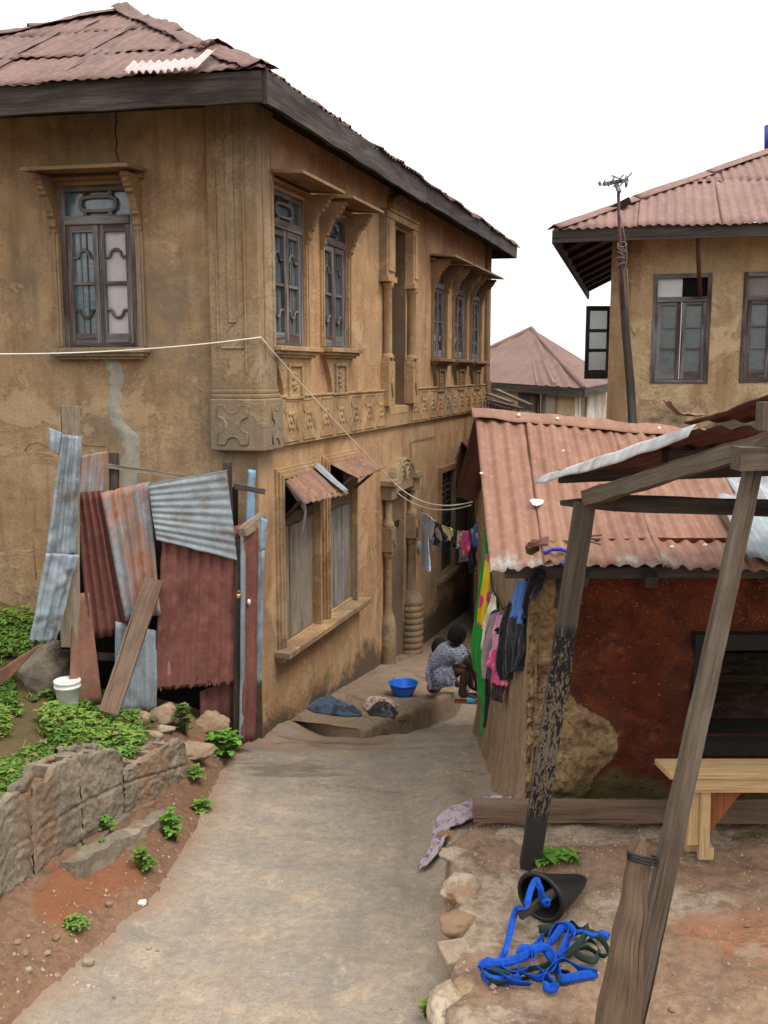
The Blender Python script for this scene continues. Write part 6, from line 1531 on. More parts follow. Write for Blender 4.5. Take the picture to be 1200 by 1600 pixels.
def cloth(mb, rows, fold=.02, nf=3.0, seed=0, nu=22, nv=34, dy=0.0, curve=0.0):
    """rows: (uL, vL, YL, uR, vR, YR) from the top edge down"""
    K = len(rows) - 1
    L = [atY(r[0], r[1], r[2] + dy) for r in rows]; Rr = [atY(r[3], r[4], r[5] + dy) for r in rows]
    def cm(A, t):
        k = min(int(t * K), K - 1); f = t * K - k; p0, p1, p2, p3 = A[max(0, k - 1)], A[k], A[k + 1], A[min(K, k + 2)]
        return p1 * 1.0 if f == 0 else (p1 * 2 + (p2 - p0) * f + (p0 * 2 - p1 * 5 + p2 * 4 - p3) * f * f + (p1 * 3 - p0 - p2 * 3 + p3) * f * f * f) * .5
    hor = (Rr[0] - L[0]); nrm = V((hor.y, -hor.x, 0)).normalized()
    if nrm.y > 0: nrm = -nrm
    def fn(u, v):
        p = cm(L, v).lerp(cm(Rr, v), u)
        a = fold * (.35 + .65 * v) * math.sin(2 * math.pi * nf * u + 1.6 * nz((u * 2, v * 1.3, seed)) * 3 + seed)
        a += fold * .9 * fbm((u * 2.5, v * 1.6, seed), 1.3)
        a += curve * math.sin(math.pi * u)
        return p + nrm * a + V((0, 0, -.35 * fold * v * math.sin(2 * math.pi * nf * u + seed)))
    mb.grid(fn, nu, nv, lambda u, v: (u, v))
def garment(name, mat, label, cat, *panels, group='washing on the lines', **k):
    mb = MB()
    for i, r in enumerate(panels): cloth(mb, r, seed=U(0, 40), **k)
    return tag(mb.build(name, M[mat], solid=.005), label, cat, group)
def W(*pts):
    # pixel outline on the far line: (uL, vL, uR, vR)
    return [(a, b, wY(a), c, d, wY(c)) for a, b, c, d in pts]
M['c_shirt'] = m_cloth('pale blue cloth', (.56, .72, .97), (.68, .8, .98), 30, .5, 'noise'); M['c_navy'] = m_cloth('navy cloth', (.012, .016, .04)); M['c_black'] = m_cloth('black cloth', (.007, .007, .009))
M['c_beige'] = m_cloth('beige cloth', (.42, .36, .32)); M['c_yellow'] = m_cloth('yellow print', (.62, .52, .02), (.5, .6, .2), 22, .52, c3=(.55, .5, .35)); M['c_brownprint'] = m_cloth('brown print', (.22, .12, .09), (.5, .36, .3), 40, .5)
M['c_redprint'] = m_cloth('red print', (.55, .015, .08), (.35, .02, .3), 18, .52, c3=(.7, .22, .03)); M['c_grey'] = m_cloth('blue grey cloth', (.13, .15, .21)); M['c_blue'] = m_cloth('blue print', (.03, .07, .2), (.3, .34, .36), 16, .58)
M['c_pinkgrey'] = m_cloth('faded pink print', (.3, .22, .26), (.45, .4, .42), 26, .5); M['c_rust'] = m_cloth('dull red cloth', (.25, .09, .09), (.3, .27, .32), 4, .5)
M['c_green'] = m_cloth('green wrapper', (.012, .21, .025)); M['c_panel'] = m_cloth('yellow and pink print', (.6, .42, .01), (.62, .04, .16), 7.5, .46, 'spots'); M['c_cream'] = m_cloth('cream cloth', (.62, .56, .36), (.7, .66, .55), 6, .5)
M['c_mauve'] = m_cloth('mauve cloth', (.36, .25, .27)); M['c_pink'] = m_cloth('pink cloth', (.6, .28, .4)); M['c_magenta'] = m_cloth('magenta cloth', (.52, .06, .18), (.62, .2, .3), 9, .55); M['c_maroon'] = m_cloth('dark brown cloth', (.04, .025, .026)); M['c_charcoal'] = m_cloth('charcoal cloth', (.011, .011, .015)); M['c_royal'] = m_cloth('royal blue cloth', (.05, .14, .42)); M['c_bluegrey'] = m_cloth('slate cloth', (.05, .06, .1))
M['c_rag'] = m_cloth('ragged print', (.4, .31, .32), (.16, .09, .17), 24, .56); M['c_dress'] = m_cloth('blue and white print dress', (.55, .57, .62), (.03, .045, .12), 26, .5, 'scroll'); M['c_childshirt'] = m_cloth('pale blue shirt', (.34, .5, .78))
garment('shirt', 'c_shirt', 'pale blue long-sleeved shirt at the left end of the washing line', 'shirt', W((659, 798, 680, 814), (656, 812, 679, 824), (661, 826, 678, 836), (665, 838, 677, 842)), W((659, 815, 668, 822), (660, 840, 671, 842), (660.5, 862, 671, 870), (660.5, 884, 671.5, 893)), fold=.018)
garment('cloth', 'c_beige', 'small beige cloth hanging just below the blue shirt', 'cloth', W((671.5, 838, 678, 838), (672, 850, 678, 850), (673, 862, 676, 858)), fold=.01)
garment('trousers', 'c_navy', 'navy trousers beside the pale blue shirt', 'trousers', W((679, 814, 692, 821), (679, 824, 693, 836), (679, 838, 695, 848)), W((679, 832, 687, 840), (679, 852, 687, 851)), fold=.02)
garment('towel', 'c_beige', 'beige towel folded over the navy trousers', 'towel', W((680, 826, 685, 824), (682, 836, 689, 834), (685, 842, 691, 845)), fold=.012, dy=-.08)
garment('top', 'c_yellow', 'yellow printed top in the middle of the washing line', 'top', W((690, 820, 708, 827), (693, 828, 708, 834), (699, 836, 707.5, 840), (701, 843, 706, 844)), fold=.02)
garment('trousers', 'c_black', 'black trousers right of the yellow top', 'trousers', W((706, 828, 715, 829), (706, 842, 715, 846), (708, 852, 714, 856)), fold=.02)
garment('blouse', 'c_brownprint', 'brown patterned blouse on the washing line', 'blouse', W((712, 829, 723, 831), (713, 842, 724, 842), (715, 853, 724, 850), (716.5, 857, 720, 855)), fold=.018, dy=-.05)
garment('wrapper', 'c_grey', 'blue grey cloth hanging below the brown blouse', 'cloth', W((714, 832, 740, 836), (717, 850, 740, 852), (719, 866, 740, 873), (719, 879, 722, 876)), fold=.02, dy=.05)
garment('dress', 'c_redprint', 'red and purple printed dress on the washing line', 'dress', W((723.5, 829, 733, 831), (723, 842, 733, 844), (723, 856, 734, 856), (723, 868, 733, 866)), fold=.014, dy=-.1)
garment('trousers', 'c_black', 'long black trousers right of the red dress', 'trousers', W((733, 830, 743, 826), (735, 850, 743, 850), (734, 872, 742, 874)), W((735, 868, 741, 868), (736, 894, 740, 893)), fold=.02)
garment('shorts', 'c_blue', 'blue patterned shorts near the right end of the washing line', 'shorts', W((736, 828, 751, 812), (739, 838, 752, 830), (743, 854, 751, 852)), fold=.02, dy=-.08)
garment('blouse', 'c_pinkgrey', 'faded pink blouse at the right end of the washing line', 'blouse', W((748, 808, 758, 798), (750, 820, 759, 815), (752, 834, 759, 838)), fold=.02)
garment('cloth', 'c_rust', 'dull red cloth hanging behind the green wrapper', 'cloth', W((744, 840, 760, 838), (745, 856, 758, 856), (747, 875, 756, 874)), fold=.02, dy=.15)
# line along the hut wall
mb = MB(); mb.tube([atY(758, 826, 7.35), atY(770, 920, 6.5), atY(786, 952, 5.9), atY(803, 940, 5.45), atY(824, 903, 4.98)], .006, 6); tag(mb.build('washing_line', M['rubber']), 'short line of clothes along the lane side of the mud hut', 'washing line')
g = garment('wrapper', 'c_green', 'long bright green wrapper with yellow and pink panel, hanging at the hut side', 'wrapper',
    [(757, 828, 7.25, 763, 832, 7.1), (751, 885, 7.25, 766, 895, 7.05), (744, 964, 7.2, 763, 960, 7.0), (740, 1006, 7.15, 760, 1012, 6.95), (742, 1046, 7.15, 759, 1060, 6.95)],
    [(745, 1040, 7.1, 759, 1040, 6.98), (746, 1082, 7.1, 760, 1080, 6.95), (753, 1092, 7.05, 760, 1105, 6.95), (754, 1150, 7.02, 759, 1140, 6.95)], fold=.022, nf=2.5)
mb = MB(); cloth(mb, [(758, 866, 6.98, 767, 866, 6.93), (754, 905, 6.98, 768, 900, 6.9), (748, 945, 6.97, 762, 945, 6.9), (745.5, 974, 6.97, 757, 983, 6.9)], fold=.012, nf=2, seed=4); mb.build('printed_panel', M['c_panel'], g, solid=.004)
mb = MB(); cloth(mb, [(766, 880, 6.94, 770, 898, 6.9), (765, 900, 6.94, 774, 930, 6.9), (763, 930, 6.94, 770, 925, 6.9)], fold=.01, nf=1, seed=9); mb.build('printed_panel', M['c_panel'], g, solid=.004)
garment('trousers', 'c_black', 'narrow black trousers hanging behind the green wrapper', 'trousers', [(758, 1030, 6.95, 766, 1030, 6.8), (759, 1075, 6.92, 767, 1080, 6.8), (759, 1110, 6.9, 765, 1105, 6.85), (758, 1136, 6.9, 761, 1134, 6.86)], fold=.015)
garment('towel', 'c_cream', 'cream towel between the green wrapper and the pink top', 'towel', [(769, 927, 6.5, 776, 936, 6.35), (763, 945, 6.6, 778, 955, 6.35), (758, 975, 6.65, 772, 975, 6.45), (755, 1018, 6.7, 762, 1000, 6.6)], fold=.018)
garment('shirt', 'c_bluegrey', 'slate blue shirt partly hidden under the mauve cloth', 'shirt', [(767, 956, 6.35, 777, 951, 6.25), (763, 975, 6.45, 775, 975, 6.3), (758, 999, 6.5, 766, 995, 6.4)], fold=.015)
garment('blouse', 'c_mauve', 'mauve blouse with a tapering tail hanging left of the pink top', 'blouse', [(766, 962, 6.2, 781, 956, 6.05), (762, 985, 6.28, 776, 985, 6.1), (753, 1025, 6.4, 768, 1015, 6.2), (757, 1058, 6.4, 761, 1060, 6.35)], fold=.02)
garment('top', 'c_pink', 'plain pink top in the middle of the clothes on the hut wall', 'top', [(776, 963, 6.0, 785, 960, 5.92), (771, 985, 6.05, 785, 985, 5.9), (768, 1005, 6.08, 784, 1002, 5.9), (766, 1021, 6.1, 783, 1016, 5.92)], fold=.018)
garment('skirt', 'c_magenta', 'magenta skirt hanging below the pink top', 'skirt', [(766, 1019, 6.05, 782, 1013, 5.92), (765, 1042, 6.0, 778, 1046, 5.9)], [(773, 1036, 5.95, 786, 1030, 5.85), (772, 1052, 5.95, 789, 1052, 5.8), (769, 1066, 5.95, 791, 1072, 5.75)], fold=.02, nf=4)
garment('shorts', 'c_maroon', 'dark brown shorts lowest of the clothes on the hut wall', 'shorts', [(770, 1062, 5.98, 787, 1066, 5.85), (768, 1080, 5.98, 786, 1082, 5.85), (767, 1093, 5.95, 784, 1098, 5.85)], fold=.02)
garment('jacket', 'c_charcoal', 'black jacket hanging on the hut wall left of the blue-shouldered one', 'jacket', [(796, 941, 5.7, 803, 938, 5.55), (790, 965, 5.75, 808, 960, 5.5), (787, 1000, 5.78, 806, 1010, 5.5), (782, 1035, 5.8, 802, 1040, 5.55), (786, 1062, 5.78, 797, 1058, 5.6)], [(784, 968, 5.8, 792, 962, 5.7), (778, 985, 5.85, 790, 992, 5.72)], fold=.025)
jk = garment('jacket', 'c_charcoal', 'dark jacket with a royal blue shoulder hanging nearest the hut corner', 'jacket', [(803, 944, 5.4, 820, 935, 5.02), (801, 975, 5.42, 818, 970, 5.03), (799, 1010, 5.45, 816, 1010, 5.05), (796, 1050, 5.5, 813, 1044, 5.1)], fold=.025)
mb = MB(); cloth(mb, [(811, 910, 5.2, 823, 908, 4.96), (805, 938, 5.33, 821, 938, 4.97), (800, 962, 5.36, 819, 966, 4.98)], fold=.015, nf=2, seed=3, curve=.02); cloth(mb, [(800, 960, 5.34, 819, 962, 4.985), (809, 972, 5.2, 816, 978, 5.0)], fold=.01, nf=1, seed=6); mb.build('shoulder', M['c_royal'], jk, solid=.005)
mb = MB(); mb.tube([atY(u, v, y) for u, v, y in ((846, 896, 4.75), (834, 905, 4.8), (826, 925, 4.85), (820, 948, 4.88), (822, 965, 4.88))], lambda t: .03 * (1 - .6 * t), 8); mb.tube([atY(u, v, y) for u, v, y in ((846, 898, 4.75), (843, 915, 4.78), (832, 935, 4.82))], .02, 8); tag(mb.build('cloth', M['c_black']), 'twisted black rag tied under the eave at the hut corner', 'cloth')

# ragged cloth over the terrace edge
def drape(mb, pts, seed, ny=10):
    K = len(pts) - 1
    def fn(u, v):
        k = min(int(u * K), K - 1); f = u * K - k
        (u0, v0, w0), (u1, v1, w1) = pts[k], pts[k + 1]; cu, cv, cw = lerp(u0, u1, f), lerp(v0, v1, f), lerp(w0, w1, f)
        q = onground(cu, cv); d = (v - .5) * 2; tx = V((u1 - u0, v1 - v0, 0)).normalized()
        p = onground(cu - tx.y * d * cw, cv + tx.x * d * cw)
        return p + V((0, 0, .018 + .025 * abs(nz((u * 9, d * 2.2, seed))) + .012 * math.sin(d * 9 + u * 12) * (1 - abs(d)) + .012))
    mb.grid(fn, 60, ny)
mb = MB(); drape(mb, [(775, 1262, 8), (745, 1270, 14), (715, 1282, 15), (694, 1290, 13), (688, 1310, 12), (680, 1335, 8), (664, 1356, 6), (654, 1364, 2)], 3); drape(mb, [(800, 1258, 4), (770, 1258, 7), (742, 1268, 8)], 9); tag(mb.build('rag', M['c_rag'], solid=.006), 'torn pale printed rag draped over the edge of the terrace', 'rag')

# ------------------------------------------------------------------ black bucket with a blue strap
gp = atZ(855, 1446, -2.31)
bkt = empty('rubber_bucket', gp, 'black rubber water bucket lying on its side on the terrace, tied to a blue strap', 'bucket')
mo = gp + V((-.02, .06, .095)); axd = V((.80, .62, -.02)).normalized()
axd = V((.62, .74, .06)).normalized()
mb = MB(); n = 36
def bag(u, v):
    # v: 0 tip .. .5 rim outside, .5 .. 1 inside
    a = 2 * math.pi * u; t = v / .5 if v <= .5 else (1 - v) / .5
    x = V((axd.y, -axd.x, 0)).normalized(); y = axd.cross(x)
    r = lerp(.02, .104, min(1, t * 1.15) ** .75) * (1 if v <= .5 else .93)
    sx_, sy_ = lerp(1.25, 1.0, t), lerp(.45, .98, t)
    c_ = mo + axd * ((1 - t) * .30) + V((.03 * (1 - t), 0, -.055 * (1 - t)))
    if .46 < v < .54: r *= 1.05
    return c_ + x * math.cos(a) * r * sx_ + y * math.sin(a) * r * sy_
mb.grid(bag, n, 40, closed_u=True); mb.build('body', M['rubber'], bkt)
x = V((axd.y, -axd.x, 0)).normalized(); y = axd.cross(x)
mb = MB(); mb.tube([mo + x * math.cos(2 * math.pi * i / 30) * .104 + y * math.sin(2 * math.pi * i / 30) * .102 for i in range(30)], .011, 8, True); mb.build('rim', M['rubber'], bkt)
h0, h1 = atY(812, 1432, mo.y - .12), atY(874, 1388, mo.y - .03)
mb = MB(); mb.beam(h0, h1, .032, .024, (0, -1, 0), seg=8, jit=.002); mb.build('handle', M['wood_char'], bkt, bevel=.003)
hm = h0.lerp(h1, .62)
def ribbon(mb, path, w, tilt=None, seed=0, upv=V((0, 0, 1))):
    P = []
    K = len(path) - 1; N = K * 7
    for i in range(N + 1):
        t = i / N * K; k = min(int(t), K - 1); f = t - k; p0, p1, p2, p3 = path[max(0, k - 1)], path[k], path[k + 1], path[min(K, k + 2)]
        P.append((p1 * 2 + (p2 - p0) * f + (p0 * 2 - p1 * 5 + p2 * 4 - p3) * f * f + (p1 * 3 - p0 - p2 * 3 + p3) * f * f * f) * .5)
    rows = []
    for i, p in enumerate(P):
        tg = (P[min(N, i + 1)] - P[max(0, i - 1)]).normalized(); s = tg.cross(upv)
        s = s.normalized() if s.length > 1e-3 else V((1, 0, 0)); up2 = s.cross(tg)
        a = (tilt or 0) + .75 * nz((i * .13, seed, 0)); d = up2 * math.cos(a) + s * math.sin(a)
        rows.append([mb.bm.verts.new(p + d * w * q) for q in (-.5, -.17, .17, .5)])
    for a, b in zip(rows, rows[1:]):
        for k in range(3): f = mb.bm.faces.new((a[k], a[k + 1], b[k + 1], b[k])); f.smooth = True
def gpt(u, v, h): p = onground(u, v); return p + V((0, 0, h))
mb = MB()
knot = [hm + V((.016 * math.cos(i * 1.9), -.022 - .004 * i % 3, .016 * math.sin(i * 1.9) + .002 * i)) for i in range(10)]
ribbon(mb, [hm + V((-.02, -.03, .0)), atY(842, 1385, mo.y - .1), atY(838, 1374, mo.y - .07), atY(830, 1388, mo.y - .12), atY(820, 1420, mo.y - .17), gpt(806, 1455, .10), gpt(793, 1490, .05), gpt(788, 1502, .03)], .026, 1.4, 4)
mb.tube([atY(840, 1376, mo.y - .09), atY(846, 1388, mo.y - .1), hm + V((-.01, -.025, .02)), hm + V((0, -.028, 0))], .009, 6); mb.tube(knot, .009, 6)
loops = [(788, 1500, .03), (782, 1518, .03), (800, 1532, .03), (822, 1530, .04), (834, 1512, .05), (820, 1500, .05), (806, 1510, .04), (812, 1528, .03), (838, 1540, .03), (858, 1535, .04), (866, 1518, .06), (850, 1502, .06), (832, 1506, .05), (838, 1524, .04), (862, 1545, .03), (870, 1550, .04), (862, 1556, .03), (848, 1548, .03), (856, 1532, .05), (880, 1518, .05), (905, 1528, .04), (932, 1533, .035), (905, 1536, .03), (876, 1540, .03)]
loopsA = loops
loops = [(876, 1540, .03), (868, 1520, .04), (852, 1500, .05), (862, 1478, .07), (876, 1470, .08), (888, 1480, .07), (880, 1500, .05), (872, 1512, .04), (886, 1500, .05), (896, 1484, .07), (882, 1474, .08), (866, 1486, .06), (850, 1500, .05), (842, 1492, .05), (848, 1482, .05)]
loops = loopsA + loops[1:] + [(826, 1512, .06), (790, 1522, .05), (758, 1520, .04)]
ribbon(mb, [gpt(*q) for q in loops + list(((750, 1524, .03), (760, 1514, .04), (785, 1522, .03), (812, 1536, .03), (790, 1540, .02), (762, 1536, .02), (752, 1526, .03), (775, 1530, .03), (800, 1545, .03), (830, 1546, .02)))], .034, .45, 7)
mb.tube([gpt(u, v, .05) for u, v in ((896, 1476), (910, 1472), (925, 1480), (940, 1476), (950, 1482))], lambda t: .012 + .004 * math.sin(t * 20), 7)
tag(mb.build('webbing_strap', M['blue_strap'], solid=.002), 'long bright blue webbing strap lying in loose coils from the black bucket', 'strap')
mb = MB()
ribbon(mb, [gpt(*q) for q in ((905, 1500, .05), (920, 1490, .06), (935, 1500, .05), (930, 1514, .04), (912, 1512, .04), (900, 1506, .05), (915, 1498, .05), (940, 1508, .04), (950, 1500, .04), (925, 1476, .05)) + ((845, 1468, .05), (860, 1476, .04), (880, 1468, .05), (892, 1462, .06), (906, 1470, .05), (918, 1468, .06), (900, 1490, .03), (850, 1515, .015), (800, 1525, .012)) + ((758, 1530, .02), (768, 1540, .02), (785, 1545, .025), (800, 1540, .03), (784, 1532, .03), (766, 1528, .03), (800, 1535, .012), (840, 1528, .012)) + ((860, 1520, .02), (874, 1524, .02), (890, 1530, .02), (885, 1540, .02), (870, 1538, .02))], .03, .4, 21)
tag(mb.build('webbing_strap', M['green_strap'], solid=.002), 'dark green webbing tangled with the blue strap', 'strap')

# ------------------------------------------------------------------ things on the cement step
p = platpt(630, 1086)
bs = empty('basin', p, 'bright blue plastic basin standing on the cement step', 'basin')
mb = MB(); mb.lathe(p, [(.085, 0), (.09, .004), (.115, .06), (.135, .115), (.142, .118), (.142, .126), (.134, .128), (.13, .116), (.11, .06), (.085, .012), (.003, .01)], 36); mb.build('bowl', M['blue_plastic'], bs)
mb = MB()
for z, r in ((.045, .109), (.075, .121)): mb.tube([p + V((math.cos(2 * math.pi * i / 36) * r, math.sin(2 * math.pi * i / 36) * r, z)) for i in range(36)], .0025, 5, True)
mb.build('ridge', M['blue_plastic'], bs)
def heap(name, pts, h, mat, label, cat, seed, fn=platpt, nr=14, na=40, rough=1.0):
    """crumpled heap over a pixel outline"""
    cu, cv = sum(a for a, b in pts) / len(pts), sum(b for a, b in pts) / len(pts); mb = MB(); K = len(pts)
    def f(u, v):
        t = u * K; k = int(t) % K; q = t - int(t); a, b = pts[k], pts[(k + 1) % K]
        uu, vv = lerp(a[0], b[0], q), lerp(a[1], b[1], q); r = 1 - v
        p = fn(lerp(cu, uu, r), lerp(cv, vv, r)); k_ = (1 - r ** 3)
        return p + V((0, 0, .004 + h * k_ * (.5 + .5 * rough * abs(fbm((p.x * 3, p.y * 3, seed), 3, seed))) + rough * .03 * k_ * abs(nz((p.x, p.y, seed), 16)) + .03 * k_ * rough * nz((p.x, p.y, seed), 9)))
    mb.grid(f, na, nr, closed_u=True); return tag(mb.build(name, M[mat], solid=.003), label, cat)
heap('tarpaulin', [(478, 1108), (484, 1098), (500, 1094), (520, 1093), (540, 1101), (564, 1112), (566, 1119), (540, 1120), (510, 1117), (490, 1114)], .085, 'tarp', 'crumpled blue grey tarpaulin on the near end of the cement step', 'tarpaulin', 3)
heap('bag', [(574, 1112), (584, 1102), (600, 1097), (612, 1104), (622, 1114), (616, 1122), (596, 1120), (578, 1118)], .10, 'black_bag', 'shiny black plastic bag on the cement step beside the tarpaulin', 'bag', 8, rough=.5)
heap('cloth', [(566, 1106), (570, 1094), (580, 1089), (594, 1094), (610, 1096), (624, 1103), (612, 1108), (590, 1110), (575, 1112)], .07, 'c_brownprint', 'bundle of dark patterned cloth behind the black plastic bag', 'cloth', 12)

# ------------------------------------------------------------------ people
def skinned(name, nodes, edges, root, mat, parent, sub=2):
    """nodes: name -> (point, radius x, radius y)"""
    ks = list(nodes); idx = {k: i for i, k in enumerate(ks)}
    off = V((0, 0, 0)); q = parent
    while q is not None: off += q.location; q = q.parent
    me = bpy.data.meshes.new(name); me.from_pydata([nodes[k][0] - off for k in ks], [(idx[a], idx[b]) for a, b in edges], [])
    o = bpy.data.objects.new(name, me); col.objects.link(o); o.parent = parent
    m = o.modifiers.new('skin', 'SKIN'); m.use_smooth_shade = True
    if not me.skin_vertices: me.attributes.new  # layer is made by the modifier
    sv = me.skin_vertices[0].data
    for k in ks: sv[idx[k]].radius = (nodes[k][1], nodes[k][2] if len(nodes[k]) > 2 else nodes[k][1]); sv[idx[k]].use_root = (k == root)
    s = o.modifiers.new('sub', 'SUBSURF'); s.levels = sub; s.render_levels = sub
    me.materials.append(mat); return o
def head(parent, c, r, up, fwd, matskin, name='head', hairm=True):
    up = up.normalized(); fwd = (fwd - up * fwd.dot(up)).normalized(); sd = fwd.cross(up)
    def pt(d, k=1.0): return c + (sd * d.x * .80 + fwd * d.y * .98 + up * d.z * 1.12) * r * k
    mb = MB(); bmesh.ops.create_icosphere(mb.bm, subdivisions=4, radius=1)
    for v in mb.bm.verts:
        d = v.co.normalized(); k = 1.0
        if d.z < -.1: k *= 1 - .18 * (-d.z - .1) * (1 - .6 * max(0, d.y))     # jaw narrows
        if d.y > .5: k *= 1 - .05 * (d.y - .5)
        nose = math.exp(-((d.x / .16) ** 2 + ((d.z + .18) / .2) ** 2)) * max(0, d.y); k += .16 * nose
        k -= .07 * (math.exp(-(((abs(d.x) - .36) / .16) ** 2 + ((d.z - .05) / .1) ** 2))) * max(0, d.y)
        k += .05 * math.exp(-((d.x / .28) ** 2 + ((d.z + .5) / .1) ** 2)) * max(0, d.y)
        v.co = pt(d, k)
    for f in mb.bm.faces: f.smooth = True
    for s_ in (-1, 1):
        e = c + sd * s_ * .80 * r - up * .06 * r; mb.lathe(e - sd * s_ * .02 * r, [(.20 * r, 0), (.24 * r, .05 * r), (.2 * r, .1 * r), (.08 * r, .08 * r)], 12, sd * s_ - fwd * .35, sx=1.0)
    return mb, pt
def build_person(name, label, foot, H, hd, body, edges, root, clothes, skin, sandals=()):
    pr = empty(name, foot, label, 'person', 'people sitting on the cement step')
    b = skinned('body', body, edges, root, skin, pr)
    c, r, up, fwd = hd
    mb, pt = head(pr, c, r, up, fwd, skin); mb.build('head', skin, pr)
    mh = MB(); bmesh.ops.create_icosphere(mh.bm, subdivisions=4, radius=1)
    kill = [v for v in mh.bm.verts if v.co.y > .62 - .1 * v.co.z and v.co.z < .45 or v.co.z < -.5 or (v.co.y > .1 and v.co.z < .1)]
    bmesh.ops.delete(mh.bm, geom=kill, context='VERTS')
    for v in mh.bm.verts: d = v.co.normalized(); v.co = pt(d, 1.07 + .03 * nz(d, 9))
    mh.build('hair', M['hair'], pr, smooth=True, solid=.004)
    for (nm, nodes, ed, rt, mat) in clothes: skinned(nm, nodes, ed, rt, mat, pr)
    for sp_, dr in sandals:
        d = dr.normalized(); sdv = V((d.y, -d.x, 0)); mb = MB()
        prof = [(-.115, .022), (-.1, .036), (-.04, .036), (.03, .044), (.085, .046), (.115, .03), (.122, .0)]
        pl = prof + [(a, -b) for a, b in prof[::-1][1:]]
        mb.prism(pl, lambda a, b_, n: sp_ + d * a + sdv * b_ + V((0, 0, n)), 0, .016); so_ = mb.build('sandal', M['wood_orange'], pr)
        mb = MB(); mb.grid(lambda u, v: sp_ + d * lerp(.0, .075, v) + sdv * math.cos(math.pi * u) * lerp(.047, .03, v) + V((0, 0, .014 + .052 * math.sin(math.pi * u) * lerp(1, .7, v))), 12, 6); mb.build('strap', m_simple('turquoise strap', (.04, .36, .6), .1, .5, 20, 0), pr, solid=.004)
    return pr
Yp = platpt(690, 1108).y
a = lambda u, v, dy=0.0: atY(u, v, Yp + dy)
def hand(nodes, edges, wrist, palm, d, side, r=.021):
    p = palm
    nodes['palm' + wrist] = (p, r, r * .6); edges.append((wrist, 'palm' + wrist))
    for k in range(5):
        o = (k - 2) * .011; q = p + d * (.05 if k else .03) + side * (o if k else .03); q2 = p + d * ((.085, .09, .095, .09, .08)[k] if k else .045) + side * (o * 1.2 if k else .04) + V((0, 0, -.012))
        nodes[f'f{k}a{wrist}'] = (q, .0085, .008); nodes[f'f{k}b{wrist}'] = (q2, .0065, .006); edges.append(('palm' + wrist, f'f{k}a{wrist}')); edges.append((f'f{k}a{wrist}', f'f{k}b{wrist}'))
f1 = V((.13, 0, 0)); zL = zl(Yp + .1)
ankN = a(722, 1083, -.10); ankF = a(736, 1073, .12)
footN = V((ankN.x, ankN.y, 0)); 
zg = ankN.z - .055
N = {'pelvis': (a(684, 1058, .12), .10, .085), 'waist': (a(686, 1040, .10), .085, .075), 'chest': (a(697, 1024, .05), .095, .085), 'uchest': (a(704, 1014, .03), .08, .075), 'neck': (a(710, 1007, .02), .035), 'nape': (a(713, 1001, .02), .034),
  'hipN': (a(695, 1055, -.02), .078), 'kneeN': (a(727, 1045, -.10), .052), 'calfN': (a(725.5, 1058, -.10), .046), 'ankN': (ankN, .028), 'heelN': (ankN + V((-.02, 0, -.035)), .026), 'toeN': (ankN + V((.13, -.02, -.045)), .030, .018),
  'hipF': (a(692, 1052, .18), .078), 'kneeF': (a(734, 1042, .16), .052), 'calfF': (a(733, 1055, .14), .045), 'ankF': (ankF, .028), 'toeF': (ankF + V((.13, -.02, -.045)), .030, .018),
  'shN': (a(712, 1018, -.08), .044), 'elN': (a(730, 1034, -.13), .033), 'wrN': (a(740, 1052, -.02), .022), 'shF': (a(712, 1013, .16), .044), 'elF': (a(733, 1024, .2), .033), 'wrF': (a(741, 1046, .16), .022)}
E_ = [('pelvis', 'waist'), ('waist', 'chest'), ('chest', 'uchest'), ('uchest', 'neck'), ('neck', 'nape'), ('pelvis', 'hipN'), ('hipN', 'kneeN'), ('kneeN', 'calfN'), ('calfN', 'ankN'), ('ankN', 'heelN'), ('ankN', 'toeN'), ('pelvis', 'hipF'), ('hipF', 'kneeF'), ('kneeF', 'calfF'), ('calfF', 'ankF'), ('ankF', 'toeF'), ('uchest', 'shN'), ('shN', 'elN'), ('elN', 'wrN'), ('uchest', 'shF'), ('shF', 'elF'), ('elF', 'wrF')]
hand(N, E_, 'wrN', a(744, 1064, .02), V((.15, .1, -1)).normalized(), V((.8, -.5, .1)).normalized()); hand(N, E_, 'wrF', a(744, 1058, .16), V((.15, .0, -1)).normalized(), V((.8, -.5, .1)).normalized())
D = {'pelvis': (a(682, 1058, .10), .135, .115), 'seat': (a(676, 1062, .14), .10, .07), 'waist': (a(684.5, 1040, .10), .115, .105), 'chest': (a(695, 1024, .05), .12, .11), 'uchest': (a(702, 1014, .03), .095, .09), 'neck': (a(707, 1009, .02), .05),
  'shN': (a(713, 1019, -.08), .062), 'slN': (a(722, 1027, -.11), .065), 'slN2': (a(728, 1032, -.13), .07), 'shF': (a(713, 1014, .16), .062), 'slF': (a(727, 1021, .19), .066), 'thN': (a(694, 1056, -.03), .105, .09), 'thN2': (a(704, 1053, -.06), .10, .085), 'thF': (a(692, 1052, .18), .10), 'thF2': (a(702, 1049, .18), .095), 'flap': (a(703, 1062, -.05), .07, .05)}
DE = [('pelvis', 'seat'), ('pelvis', 'waist'), ('waist', 'chest'), ('chest', 'uchest'), ('uchest', 'neck'), ('uchest', 'shN'), ('shN', 'slN'), ('slN', 'slN2'), ('uchest', 'shF'), ('shF', 'slF'), ('pelvis', 'thN'), ('thN', 'thN2'), ('pelvis', 'thF'), ('thF', 'thF2'), ('thN', 'flap')]
